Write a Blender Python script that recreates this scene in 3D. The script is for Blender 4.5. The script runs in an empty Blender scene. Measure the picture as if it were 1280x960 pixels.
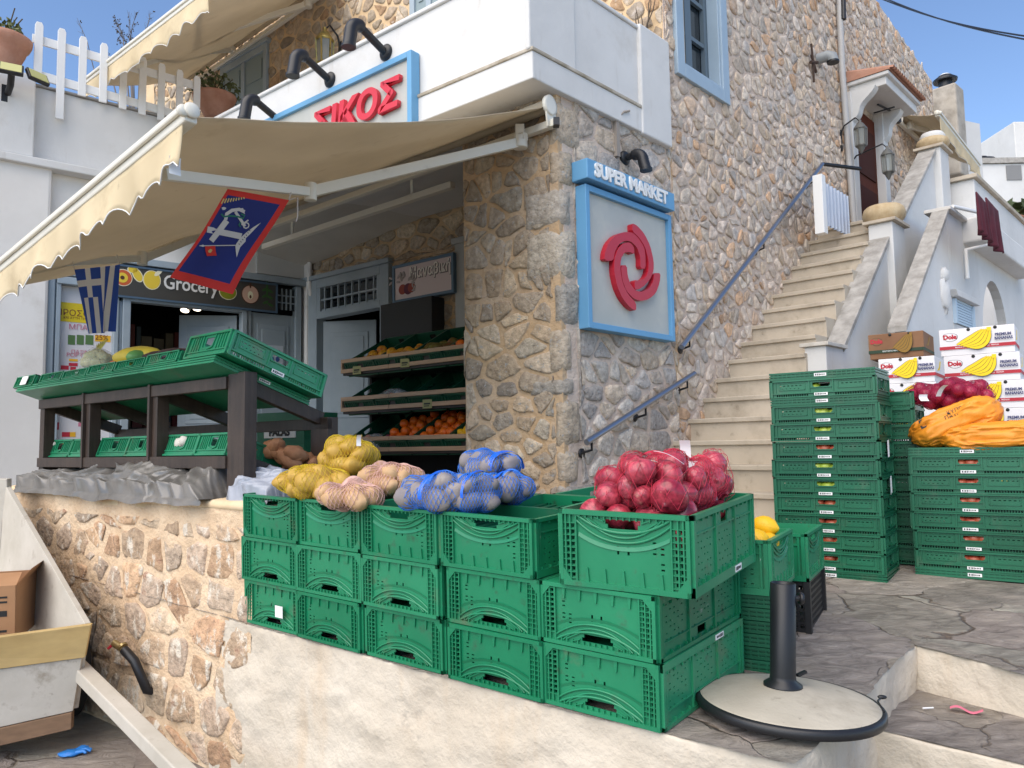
import bpy, bmesh, math, random
import numpy as np
from mathutils import Matrix, Vector, noise as mnoise
random.seed(7)
PI = math.pi
SC = bpy.context.scene
COL = SC.collection
H = 1.5                                   # eye height above the street

# ------------------------------------------------------------------ camera model
FPX, HOR, ROLL = 961.0, 558.0, 0.017
PIT = math.atan((HOR-480)/FPX)
cF = Vector((0, math.cos(PIT), math.sin(PIT)))
cU0 = Vector((0, -math.sin(PIT), math.cos(PIT)))
cR = Vector((1, 0, 0))*math.cos(ROLL) - cU0*math.sin(ROLL)
cU = cU0*math.cos(ROLL) + Vector((1, 0, 0))*math.sin(ROLL)
CP = Vector((0, 0, H))
def ray(x, y): return cF + cR*((x-640)/FPX) - cU*((y-480)/FPX)
def hit(P, n, x, y):                      # photo point -> point on a wall plane
    r = ray(x, y); return CP + r*((Vector(P)-CP).dot(n)/r.dot(n))
def atY(x, y, Y): r = ray(x, y); return CP + r*(Y/r.y)
def atZ(x, y, z): r = ray(x, y); return CP + r*((z-H)/r.z)
def hdir(vx):
    r = ray(vx, HOR-(vx-640)*ROLL); r.z = 0; return r.normalized()
UP = Vector((0, 0, 1))
d1 = hdir(-560); d2 = hdir(1560); dG = hdir(1790)
n1 = Vector((-d1.y, d1.x, 0)); n2 = Vector((d2.y, -d2.x, 0)); nG = Vector((dG.y, -dG.x, 0))
C0 = Vector((.326, 4.907, 0))             # street corner of the stone pier
RF0 = C0 + d2*1.35                        # line of the recessed front wall
K0 = hit(RF0, n1, 383, 560); K0.z = 0     # inner corner of the two shop fronts
def frame(O, u, n):                       # columns: u right, y into the wall (n points at the street), z up
    return Matrix(((u.x, -n.x, 0, O.x), (u.y, -n.y, 0, O.y), (u.z, -n.z, 1, O.z), (0, 0, 0, 1)))
F2 = frame(C0, d2, n2)                    # side wall beside the steps
F1 = frame(C0, -d1, n1)                   # front of pier and balcony (u negative to the left)
FR = frame(RF0, -d1, n1)                  # recessed front wall
FG = frame(K0, dG, nG)                    # grocery front (u negative to the left)
def loc(F, x, y, off=0):                  # photo point on plane v=off of a frame -> local (u, z)
    O = F.translation - F.to_3x3()@Vector((0, off, 0))
    p = F.inverted()@hit(O, F.to_3x3()@Vector((0, 1, 0)), x, y)
    return p.x, p.z
T = Matrix.Translation
def Rz(a): return Matrix.Rotation(a, 4, 'Z')
def Rx(a): return Matrix.Rotation(a, 4, 'X')
def Ry(a): return Matrix.Rotation(a, 4, 'Y')

# ------------------------------------------------------------------ mesh builder
class MB:
    def __init__(s): s.v = []; s.f = []; s.m = []; s.sm = []; s.c = None
    def add(s, vs, fs, M=None, mi=0, smooth=False):
        b = len(s.v)
        for p in vs:
            p = Vector(p); s.v.append(tuple(M@p) if M is not None else tuple(p))
        for f in fs: s.f.append([i+b for i in f]); s.m.append(mi); s.sm.append(smooth)
    def box(s, x0, x1, y0, y1, z0, z1, M=None, mi=0):
        s.add([(x0,y0,z0),(x1,y0,z0),(x1,y1,z0),(x0,y1,z0),(x0,y0,z1),(x1,y0,z1),(x1,y1,z1),(x0,y1,z1)],
              [(0,3,2,1),(4,5,6,7),(0,1,5,4),(1,2,6,5),(2,3,7,6),(3,0,4,7)], M, mi)
    def bar(s, a, b, w, h, M=None, mi=0, up=UP):      # square bar from a to b
        a = Vector(a); b = Vector(b); d = b-a; L = d.length; d.normalize()
        u = d.cross(Vector(up))
        if u.length < 1e-4: u = d.cross(Vector((1,0,0)))
        u.normalize(); n = u.cross(d)
        R = Matrix(((u.x,d.x,n.x,a.x),(u.y,d.y,n.y,a.y),(u.z,d.z,n.z,a.z),(0,0,0,1)))
        s.box(-w/2, w/2, 0, L, -h/2, h/2, (M@R) if M is not None else R, mi)
    def prism(s, poly, y0, y1, M=None, mi=0):         # poly in xz, extruded along y
        n = len(poly)
        a = sum(poly[i][0]*poly[(i+1)%n][1]-poly[(i+1)%n][0]*poly[i][1] for i in range(n))
        if a < 0: poly = poly[::-1]
        vs = [(x,y0,z) for x,z in poly]+[(x,y1,z) for x,z in poly]
        fs = [list(range(n)), list(range(2*n-1, n-1, -1))]
        for i in range(n):
            j = (i+1) % n; fs.append((j, i, n+i, n+j))
        s.add(vs, fs, M, mi)
    def tube(s, pts, r, n=8, M=None, mi=0, cap=True, smooth=True):
        pts = [Vector(p) for p in pts]; k = len(pts)
        rs = r if isinstance(r, (list, tuple)) else [r]*k
        vs = []; fs = []; ref = None
        for i, p in enumerate(pts):
            t = (pts[min(i+1,k-1)]-pts[max(i-1,0)]).normalized()
            if ref is None:
                ref = t.cross(UP)
                if ref.length < 1e-3: ref = t.cross(Vector((1,0,0)))
            ref = (ref - t*ref.dot(t)).normalized(); b = t.cross(ref)
            for j in range(n):
                a = 2*PI*j/n; vs.append(p+ref*(rs[i]*math.cos(a))+b*(rs[i]*math.sin(a)))
        for i in range(k-1):
            for j in range(n):
                j2 = (j+1) % n; fs.append((i*n+j, i*n+j2, (i+1)*n+j2, (i+1)*n+j))
        s.add(vs, fs, M, mi, smooth)
        if cap:
            s.add(vs[:n], [list(range(n-1,-1,-1))], M, mi); s.add(vs[-n:], [list(range(n))], M, mi)
    def lathe(s, prof, n=24, M=None, mi=0, smooth=True, wob=None):
        vs = []; fs = []; k = len(prof)
        for r, z in prof:
            for j in range(n):
                a = 2*PI*j/n; q = r*(1+(wob(a, z) if wob else 0)); vs.append((q*math.cos(a), q*math.sin(a), z))
        for i in range(k-1):
            for j in range(n):
                j2 = (j+1) % n; fs.append((i*n+j, i*n+j2, (i+1)*n+j2, (i+1)*n+j))
        s.add(vs, fs, M, mi, smooth)
        if prof[0][0] > 1e-4: s.add(vs[:n], [list(range(n-1,-1,-1))], M, mi)
        if prof[-1][0] > 1e-4: s.add(vs[-n:], [list(range(n))], M, mi)
    def grid(s, fn, nu, nv, M=None, mi=0, smooth=True, keep=None):
        vs = [fn(i/nu, j/nv) for j in range(nv+1) for i in range(nu+1)]
        fs = [(j*(nu+1)+i, j*(nu+1)+i+1, (j+1)*(nu+1)+i+1, (j+1)*(nu+1)+i) for j in range(nv) for i in range(nu)
              if keep is None or keep(i, j)]
        s.add(vs, fs, M, mi, smooth)
    def blob(s, rx, ry, rz, M=None, mi=0, nu=14, nv=9, amp=0., fr=3., seed=0):
        def fn(a, b):
            t = 2*PI*a; p = -PI/2+PI*b
            d = Vector((math.cos(p)*math.cos(t), math.cos(p)*math.sin(t), math.sin(p)))
            q = 1+amp*mnoise.noise(d*fr+Vector((seed*7.3, seed*3.1, seed))) if amp else 1
            return (d.x*rx*q, d.y*ry*q, d.z*rz*q)
        s.grid(fn, nu, nv, M, mi)
    def panel(s, w, h, t, holes, M=None, mi=0):       # xz sheet centred in x, z 0..h, y 0..t with square holes
        xs = sorted({-w/2, w/2}|{round(min(max(q, -w/2), w/2), 5) for a in holes for q in (a[0], a[1])})
        zs = sorted({0, h}|{round(min(max(q, 0), h), 5) for a in holes for q in (a[2], a[3])})
        nx, nz = len(xs)-1, len(zs)-1
        solid = [[True]*nx for _ in range(nz)]
        for a in holes:
            for j in range(nz):
                zc = (zs[j]+zs[j+1])/2
                if not a[2] < zc < a[3]: continue
                for i in range(nx):
                    if a[0] < (xs[i]+xs[i+1])/2 < a[1]: solid[j][i] = False
        def id(i, j, k): return (j*(nx+1)+i)*2+k
        vs = [(xs[i], k*t, zs[j]) for j in range(nz+1) for i in range(nx+1) for k in (0, 1)]
        fs = []
        for j in range(nz):
            for i in range(nx):
                if not solid[j][i]: continue
                fs.append((id(i,j,0), id(i+1,j,0), id(i+1,j+1,0), id(i,j+1,0)))
                fs.append((id(i,j,1), id(i,j+1,1), id(i+1,j+1,1), id(i+1,j,1)))
                if i == 0 or not solid[j][i-1]: fs.append((id(i,j,0), id(i,j+1,0), id(i,j+1,1), id(i,j,1)))
                if i == nx-1 or not solid[j][i+1]: fs.append((id(i+1,j,0), id(i+1,j,1), id(i+1,j+1,1), id(i+1,j+1,0)))
                if j == 0 or not solid[j-1][i]: fs.append((id(i,j,0), id(i,j,1), id(i+1,j,1), id(i+1,j,0)))
                if j == nz-1 or not solid[j+1][i]: fs.append((id(i,j+1,0), id(i+1,j+1,0), id(i+1,j+1,1), id(i,j+1,1)))
        s.add(vs, fs, M, mi)
    def mesh(s, name, mats):
        me = bpy.data.meshes.new(name); me.from_pydata(s.v, [], s.f)
        for m in (mats if isinstance(mats, (list, tuple)) else [mats]): me.materials.append(m)
        me.polygons.foreach_set('material_index', s.m); me.polygons.foreach_set('use_smooth', s.sm)
        if s.c is not None:
            at = me.color_attributes.new('Col', 'FLOAT_COLOR', 'POINT')
            at.data.foreach_set('color', np.array(s.c, dtype=np.float32).ravel())
        me.validate(); me.update(); return me

def link(o, parent=None, M=None):
    COL.objects.link(o)
    if parent is not None: o.parent = parent
    if M is not None: o.matrix_local = M
    return o
def obj(name, mb, mats, parent=None, M=None, bevel=0):
    o = bpy.data.objects.new(name, mb.mesh(name, mats) if isinstance(mb, MB) else mb)
    link(o, parent, M)
    if bevel:
        b = o.modifiers.new('Bevel', 'BEVEL'); b.width = bevel; b.segments = 2; b.limit_method = 'ANGLE'; b.angle_limit = .7
    return o
def tag(o, label=None, cat=None, group=None, kind=None):
    if label: o['label'] = label
    if cat: o['category'] = cat
    if group: o['group'] = group
    if kind: o['kind'] = kind
    return o
def thing(name, label, cat, M=None, group=None):
    o = bpy.data.objects.new(name, None); o.empty_display_size = .1; link(o, None, M)
    return tag(o, label, cat, group)
def dup(src, M, label=None, group=None):
    def cp(o, par):
        c = o.copy(); COL.objects.link(c); c.parent = par
        for ch in kids[o.name]: cp(ch, c)
        return c
    kids = {}
    def walk(o):
        kids[o.name] = list(o.children)
        for c in o.children: walk(c)
    walk(src); r = cp(src, None); r.matrix_local = M
    if label: r['label'] = label
    if group: r['group'] = group
    return r
def text_mesh(body, size, depth=.004, align='CENTER', font=None, bold=0., shear=0., sx=1.):
    cu = bpy.data.curves.new('t', 'FONT'); cu.body = body; cu.size = size; cu.extrude = depth/2
    cu.align_x = align; cu.align_y = 'CENTER'; cu.offset = bold; cu.shear = shear; cu.resolution_u = 3
    o = bpy.data.objects.new('t', cu); COL.objects.link(o)
    bpy.context.view_layer.update()
    me = bpy.data.meshes.new_from_object(o.evaluated_get(bpy.context.evaluated_depsgraph_get()))
    bpy.data.objects.remove(o); bpy.data.curves.remove(cu)
    me.transform(Matrix.Diagonal((sx, 1, 1, 1))@Rx(PI/2))      # stands in xz, faces -y
    return me
def text(name, body, size, mat, parent, M, **k):
    me = text_mesh(body, size, **k); me.materials.clear(); me.materials.append(mat)
    o = bpy.data.objects.new(name, me); return link(o, parent, M)

# ------------------------------------------------------------------ materials
MATS = {}
def mat(name, col, rough=.6, metal=0., col2=None, sc=4., det=4., bump=0., bsc=40., spec=.5, lo=.35, hi=.65,
        streak=None, attr=False, dirt=None, alpha=1., trans=0., coat=0., sss=0., bdist=.01, wave=None, vary=0.):
    m = bpy.data.materials.new(name); m.use_nodes = True; nt = m.node_tree; N = nt.nodes; L = nt.links
    b = N['Principled BSDF']; b.inputs['Roughness'].default_value = rough; b.inputs['Metallic'].default_value = metal
    b.inputs['Specular IOR Level'].default_value = spec
    if coat: b.inputs['Coat Weight'].default_value = coat; b.inputs['Coat Roughness'].default_value = .15
    if trans: b.inputs['Transmission Weight'].default_value = trans
    if sss: b.inputs['Subsurface Weight'].default_value = sss; b.inputs['Subsurface Radius'].default_value = (.02,.01,.005); b.inputs['Subsurface Scale'].default_value=.3
    if alpha < 1: b.inputs['Alpha'].default_value = alpha
    tc = N.new('ShaderNodeTexCoord'); co = tc.outputs['Object']
    if vary:                                           # wear falls differently on every object
        o_i = N.new('ShaderNodeObjectInfo'); m_a = N.new('ShaderNodeVectorMath'); m_a.operation = 'ADD'; m_s = N.new('ShaderNodeMath'); m_s.operation = 'MULTIPLY'; m_s.inputs[1].default_value = 37.
        L.new(o_i.outputs['Random'], m_s.inputs[0]); L.new(co, m_a.inputs[0]); L.new(m_s.outputs[0], m_a.inputs[1]); co = m_a.outputs[0]
    def mapped(s3):
        mp = N.new('ShaderNodeMapping'); mp.inputs['Scale'].default_value = s3
        L.new(co, mp.inputs['Vector']); return mp.outputs[0]
    def noise(scale, detail, vec=None, rgh=.6):
        n = N.new('ShaderNodeTexNoise'); n.inputs['Scale'].default_value = scale; n.inputs['Detail'].default_value = detail
        n.inputs['Roughness'].default_value = rgh; L.new(vec or co, n.inputs['Vector']); return n.outputs['Fac']
    def ramp(fac, a, c, lo, hi):
        r = N.new('ShaderNodeValToRGB'); r.color_ramp.elements[0].position = lo; r.color_ramp.elements[1].position = hi
        r.color_ramp.elements[0].color = (*a, 1); r.color_ramp.elements[1].color = (*c, 1); L.new(fac, r.inputs[0]); return r.outputs[0]
    def mix(fac, a, c, mode='MIX'):
        x = N.new('ShaderNodeMix'); x.data_type = 'RGBA'; x.blend_type = mode
        if isinstance(fac, float): x.inputs[0].default_value = fac
        else: L.new(fac, x.inputs[0])
        for s_, q in ((6, a), (7, c)):
            if isinstance(q, tuple): x.inputs[s_].default_value = (*q, 1)
            else: L.new(q, x.inputs[s_])
        return x.outputs[2]
    cout = None
    if attr:
        a = N.new('ShaderNodeVertexColor'); a.layer_name = 'Col'
        cout = a.outputs['Color']
        v = ramp(noise(sc, det), (.80,.78,.76), (1.32,1.31,1.29), lo, hi); cout = mix(1., cout, v, 'MULTIPLY')
    elif col2 is not None: cout = ramp(noise(sc, det), col, col2, lo, hi)
    if wave:                                           # wood grain: stretched noise
        g = ramp(noise(1., 5, mapped(wave[0])), (wave[1],)*3, (wave[2],)*3, .3, .7)
        cout = mix(1., cout if cout else tuple(col), g, 'MULTIPLY')
    for dd in (dirt or []):                            # (colour, scale, lo, hi, stretch)
        fac = ramp(noise(dd[1], 6, mapped(dd[4]) if len(dd) > 4 else None, .65), (0,0,0), (1,1,1), dd[2], dd[3])
        cout = mix(fac, cout if cout else tuple(col), dd[0])
    if vary:                                           # every object of a batch a little lighter or duller
        oi_ = N.new('ShaderNodeObjectInfo'); hs = N.new('ShaderNodeHueSaturation'); mr = N.new('ShaderNodeMapRange')
        mr.inputs['To Min'].default_value = 1-vary; mr.inputs['To Max'].default_value = 1+vary; L.new(oi_.outputs['Random'], mr.inputs['Value']); L.new(mr.outputs[0], hs.inputs['Value'])
        mr2 = N.new('ShaderNodeMapRange'); mr2.inputs['To Min'].default_value = 1.0; mr2.inputs['To Max'].default_value = 1-vary*.4; L.new(oi_.outputs['Random'], mr2.inputs['Value']); L.new(mr2.outputs[0], hs.inputs['Saturation'])
        L.new(cout, hs.inputs['Color']); cout = hs.outputs[0]
    if cout: L.new(cout, b.inputs['Base Color'])
    else: b.inputs['Base Color'].default_value = (*col, 1)
    if bump:
        bn = N.new('ShaderNodeBump'); bn.inputs['Strength'].default_value = bump; bn.inputs['Distance'].default_value = bdist
        L.new(noise(bsc, 5), bn.inputs['Height']); L.new(bn.outputs[0], b.inputs['Normal'])
    MATS[name] = m; return m

def srgb(r, g, b):
    f = lambda c: (c/255/12.92 if c/255 <= .04045 else ((c/255+.055)/1.055)**2.4)
    return (f(r), f(g), f(b))
white_plaster = mat('white_plaster', (.60,.595,.58), .85, col2=(.68,.675,.66), sc=1.2, bump=.35, bsc=11, dirt=[((.46,.43,.38), 1.6, .60, .95), ((.46,.43,.38), 9., .60, .86, (1,1,.18)), ((.40,.37,.33), 28., .70, .8)])
white_wash = mat('old_whitewash', (.54,.47,.375), .9, col2=(.62,.555,.46), sc=2., bump=.7, bsc=7, bdist=.035,
                 dirt=[((.52,.38,.24), 4., .55, .9, (1,1,.14)), ((.22,.20,.18), 2.2, .62, .70), ((.48,.38,.28), 3., .60, .9), ((.18,.13,.09), 6., .71, .78), ((.40,.36,.31), 40., .66, .75)])
white_paint = mat('white_paint', (.78,.78,.77), .45, bump=.05, bsc=20, dirt=[((.5,.48,.42), 5., .62, .9)])
cream_metal = mat('cream_metal', (.74,.71,.62), .4, dirt=[((.5,.46,.38), 6., .6, .9)])
blue_paint = mat('blue_paint', srgb(98,154,194), .5, col2=srgb(100,158,200), sc=3, bump=.06, bsc=30)
grey_blue = mat('grey_blue_wood', srgb(146,160,170), .55, col2=srgb(158,171,180), sc=3, bump=.08, bsc=40)
grey_paint = mat('pale_grey_paint', srgb(165,170,170), .55, col2=srgb(176,180,180), sc=3)
dark_wood = mat('dark_stained_wood', (.035,.023,.017), .5, col2=(.055,.036,.026), sc=3, wave=((40,40,3),.7,1.3), bump=.1, bsc=60)
pale_wood = mat('pale_oak', srgb(178,146,118), .55, wave=((3,40,40),.8,1.15))
green = mat('green_plastic', (.005,.182,.080), .36, col2=(.007,.22,.097), sc=3, spec=.5, bump=.06, bsc=60, vary=.17, dirt=[((.05,.18,.10), 9., .58, .92), ((.035,.06,.03), 18., .60, .80), ((.34,.42,.36), 26., .71, .75, (1,1,.35)), ((.15,.14,.09), 4., .60, .82), ((.30,.36,.30), 7., .735, .76, (.5,.5,1.6))])
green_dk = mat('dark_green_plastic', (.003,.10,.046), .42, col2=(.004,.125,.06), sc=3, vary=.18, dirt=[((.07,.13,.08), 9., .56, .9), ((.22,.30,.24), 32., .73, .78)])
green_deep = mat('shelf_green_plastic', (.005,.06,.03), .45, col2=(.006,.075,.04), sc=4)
black_p = mat('black_plastic', (.012,.012,.014), .42, bump=.05, bsc=90)
black_m = mat('black_metal', (.01,.011,.014), .45)
steel = mat('steel', (.45,.5,.58), .25, metal=1., dirt=[((.2,.2,.22), 12., .6, .85)])
red_p = mat('red_plastic', (.48,.012,.03), .4)
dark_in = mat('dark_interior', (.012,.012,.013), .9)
glass_dk = mat('window_glass', (.02,.028,.035), .06, spec=.8)
sticker = mat('white_sticker', (.8,.8,.8), .6)
ink = mat('black_ink', (.02,.02,.02), .7)
greybox = mat('silver_sign_face', srgb(172,175,170), .55, col2=srgb(182,184,180), sc=2, dirt=[(srgb(198,196,180), 2., .5, .8)])
concrete = mat('concrete', (.42,.41,.38), .9, col2=(.5,.49,.46), sc=5, bump=.3, bsc=50, dirt=[((.3,.28,.24), 7., .58, .85)])
canvas = mat('beige_canvas', srgb(200,188,166), .9, col2=srgb(210,198,176), sc=1.5, bump=.05, bsc=200, dirt=[(srgb(150,130,100), 2.2, .60, .9), (srgb(160,142,112), 9., .66, .9)])
canvas_v = mat('cream_valance', srgb(222,204,168), .9, col2=srgb(230,214,180), sc=2, dirt=[(srgb(180,156,116), 3., .55, .9), (srgb(160,140,104), 11., .66, .85)])
def translucent(m, f):                      # woven cloth: part of the light passes through
    nt = m.node_tree; b = nt.nodes['Principled BSDF']; out = nt.nodes['Material Output']
    t = nt.nodes.new('ShaderNodeBsdfTranslucent'); mx = nt.nodes.new('ShaderNodeMixShader'); mx.inputs[0].default_value = f
    src = b.inputs['Base Color'].links[0].from_socket; nt.links.new(src, t.inputs['Color'])
    nt.links.new(b.outputs[0], mx.inputs[1]); nt.links.new(t.outputs[0], mx.inputs[2]); nt.links.new(mx.outputs[0], out.inputs[0])
translucent(canvas, .40); translucent(canvas_v, .22)
stone_m = mat('rubble_stone', (.3,.3,.3), .9, attr=True, sc=16, det=8, bump=.9, bsc=24, bdist=.02,
              dirt=[((.52,.46,.41), 18., .58, .74), ((.17,.145,.125), 30., .67, .82)])
stone_pier = mat('grey_limestone', (.3,.3,.3), .9, attr=True, sc=22, det=8, bump=1., bsc=34, bdist=.02,
              dirt=[((.40,.39,.37), 30., .58, .66), ((.03,.03,.03), 45., .62, .72)])
stone_old = mat('flaking_old_stone', (.3,.3,.3), .92, attr=True, sc=18, det=8, bump=1., bsc=22, bdist=.03,
              dirt=[((.70,.62,.51), 13., .54, .60, (1,1,.5)), ((.36,.20,.13), 9., .58, .7), ((.10,.075,.06), 28., .64, .75)])
mortar_w = mat('pale_mortar', srgb(198,178,162), .95, col2=srgb(212,194,178), sc=4, bump=.8, bsc=35, bdist=.02, dirt=[(srgb(176,160,146), 3., .55, .8)])
mortar_p = mat('tan_mortar', srgb(190,160,124), .95, col2=srgb(206,180,148), sc=3, bump=.8, bsc=30, bdist=.02, dirt=[(srgb(186,172,156), 2., .5, .8)])
mortar_o = mat('peach_mortar', srgb(212,182,148), .95, col2=srgb(222,198,168), sc=3, bump=.9, bsc=18, bdist=.03, dirt=[(srgb(176,140,104), 2.5, .55, .85), (srgb(224,206,178), 5., .6, .8)])
limestep = mat('cream_limestone_steps', srgb(180,168,150), .8, col2=srgb(192,180,162), sc=2, bump=.2, bsc=30, dirt=[(srgb(138,126,108), 3., .5, .85), (srgb(120,108,92), 12., .62, .85), (srgb(200,188,170), 5., .62, .9)])
cap_grey = mat('grey_marble_cap', srgb(140,136,130), .8, col2=srgb(176,172,166), sc=9, det=8, bump=.4, bsc=30)
terracotta = mat('terracotta', (.42,.20,.13), .85, col2=(.50,.27,.19), sc=8, bump=.2, bsc=40)

# ------------------------------------------------------------------ rubble masonry
def cells(pts, poly, k=22):
    P = np.array(pts); out = []
    for i in range(len(P)):
        d = ((P-P[i])**2).sum(1); idx = np.argsort(d)[1:k]
        pg = list(poly)
        for j in idx:
            m = (P[i]+P[j])/2; n = P[j]-P[i]
            q = []; L = len(pg)
            for a in range(L):
                p0 = pg[a]; p1 = pg[(a+1) % L]
                s0 = (p0[0]-m[0])*n[0]+(p0[1]-m[1])*n[1]; s1 = (p1[0]-m[0])*n[0]+(p1[1]-m[1])*n[1]
                if s0 <= 0: q.append(p0)
                if (s0 < 0 < s1) or (s1 < 0 < s0):
                    t = s0/(s0-s1); q.append((p0[0]+t*(p1[0]-p0[0]), p0[1]+t*(p1[1]-p0[1])))
            pg = q
            if len(pg) < 3: break
        out.append(pg)
    return out
def chaikin(pg, n=2, w=.25):
    for _ in range(n):
        q = []; L = len(pg)
        for i in range(L):
            a = pg[i]; b = pg[(i+1) % L]
            q += [(a[0]+(b[0]-a[0])*w, a[1]+(b[1]-a[1])*w), (b[0]+(a[0]-b[0])*w, b[1]+(a[1]-b[1])*w)]
        pg = q
    return pg
def stones(mb, F, u0, u1, z0, z1, sw, sh, gap, palette, rng, dome=.014, jit=.42, ok=None, off=0., small=.25, chw=.25, edge=-.012, rough=.012):
    """courses of rough stones; every stone a rounded, domed lump of its own inside one masonry mesh"""
    pts = []; z = z0-sh*.3
    while z < z1+sh:
        h = sh*rng.uniform(.75, 1.3); u = u0-sw*rng.random()
        while u < u1+sw:
            w = sw*rng.uniform(.45, 1.6)
            pts.append((u+w/2+rng.uniform(-1, 1)*jit*w*.4, (z+h/2+rng.uniform(-1, 1)*jit*h)*sw/sh))
            if rng.random() < small: pts.append((u+w*rng.uniform(.8, 1.1), (z+h*rng.random())*sw/sh))
            u += w
        z += h
    k = sw/sh
    big = [(u0-1,(z0-1)*k),(u1+1,(z0-1)*k),(u1+1,(z1+1)*k),(u0-1,(z1+1)*k)]
    if mb.c is None: mb.c = []
    for pg in cells(pts, big):
        if len(pg) < 3: continue
        pg = [(min(max(x, u0+.004), u1-.004), min(max(y/k, z0+.004), z1-.004)) for x, y in pg]
        A = abs(sum(pg[i][0]*pg[(i+1)%len(pg)][1]-pg[(i+1)%len(pg)][0]*pg[i][1] for i in range(len(pg))))/2
        if A < .0015: continue
        cx = sum(p[0] for p in pg)/len(pg); cz = sum(p[1] for p in pg)/len(pg)
        if ok and not ok(cx, cz): continue
        g = gap*rng.uniform(.6, 1.5); pg2 = []
        for x, y in pg:
            d = math.hypot(x-cx, y-cz); f = max(.35, 1-g/max(d, .02)*1.2); pg2.append((cx+(x-cx)*f, cz+(y-cz)*f))
        pg2 = chaikin(pg2, 2, chw)
        if len(pg2) > 40: pg2 = pg2[::2]
        n = len(pg2); sd = rng.random()*100; hgt = dome*rng.uniform(.5, 1.5)
        tilt = (rng.uniform(-.06, .06), rng.uniform(-.06, .06))
        pc = palette[min(int(rng.random()*len(palette)), len(palette)-1)]; br = rng.uniform(.78, 1.22)
        c = (pc[0]*br, pc[1]*br, pc[2]*br, 1)
        vs = []
        for f, hh in ((1.0, -.012), (.95, .55), (.82, .92), (.45, 1.0)):
            for x, y in pg2:
                wx = x + rough*(mnoise.noise(Vector((x*10, y*10, sd)))+.6*mnoise.noise(Vector((x*27, y*27, sd))))*(1 if f > .9 else .5)
                wy = y + rough*(mnoise.noise(Vector((x*10, y*10, sd+9)))+.6*mnoise.noise(Vector((x*27, y*27, sd+9))))*(1 if f > .9 else .5)
                X = cx+(wx-cx)*f; Z = cz+(wy-cz)*f
                v = edge if hh < 0 else hgt*hh+(X-cx)*tilt[0]+(Z-cz)*tilt[1]+.007*mnoise.noise(Vector((X*22, Z*22, sd)))
                vs.append((X, -off-v, Z))
        vs.append((cx, -off-hgt, cz))
        fs = []
        for r_ in range(3):
            for i in range(n):
                j = (i+1) % n; fs.append((r_*n+i, r_*n+j, (r_+1)*n+j, (r_+1)*n+i))
        for i in range(n): fs.append((3*n+i, 3*n+(i+1) % n, 4*n))
        b = len(mb.v); mb.add(vs, fs, F, 0, True); mb.c += [c]*(len(mb.v)-b)
# ================================================================== GROUND
A0 = Vector((.4116, 2.2787, .6655)); dv = Vector((-.7823, .6229, 0)); dp = Vector((.6229, .7823, 0))
def PZ(x, y): return .6655 + .0249*((x-.4116)*dv.x+(y-2.2787)*dv.y) + .043*((x-.4116)*dp.x+(y-2.2787)*dp.y)
PN = Vector((-.0249*dv.x-.043*dp.x, -.0249*dv.y-.043*dp.y, 1))
def onP(x, y, dz=0): return hit(A0+UP*dz, PN, x, y)
def pl(s, t=0):                            # along the low wall (s to the far left), t inwards
    p = A0+dv*s+dp*t; return Vector((p.x, p.y, 0))
FV = frame(Vector((A0.x, A0.y, 0)), -dv, -dp)   # low wall frame: u = -s

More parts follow.
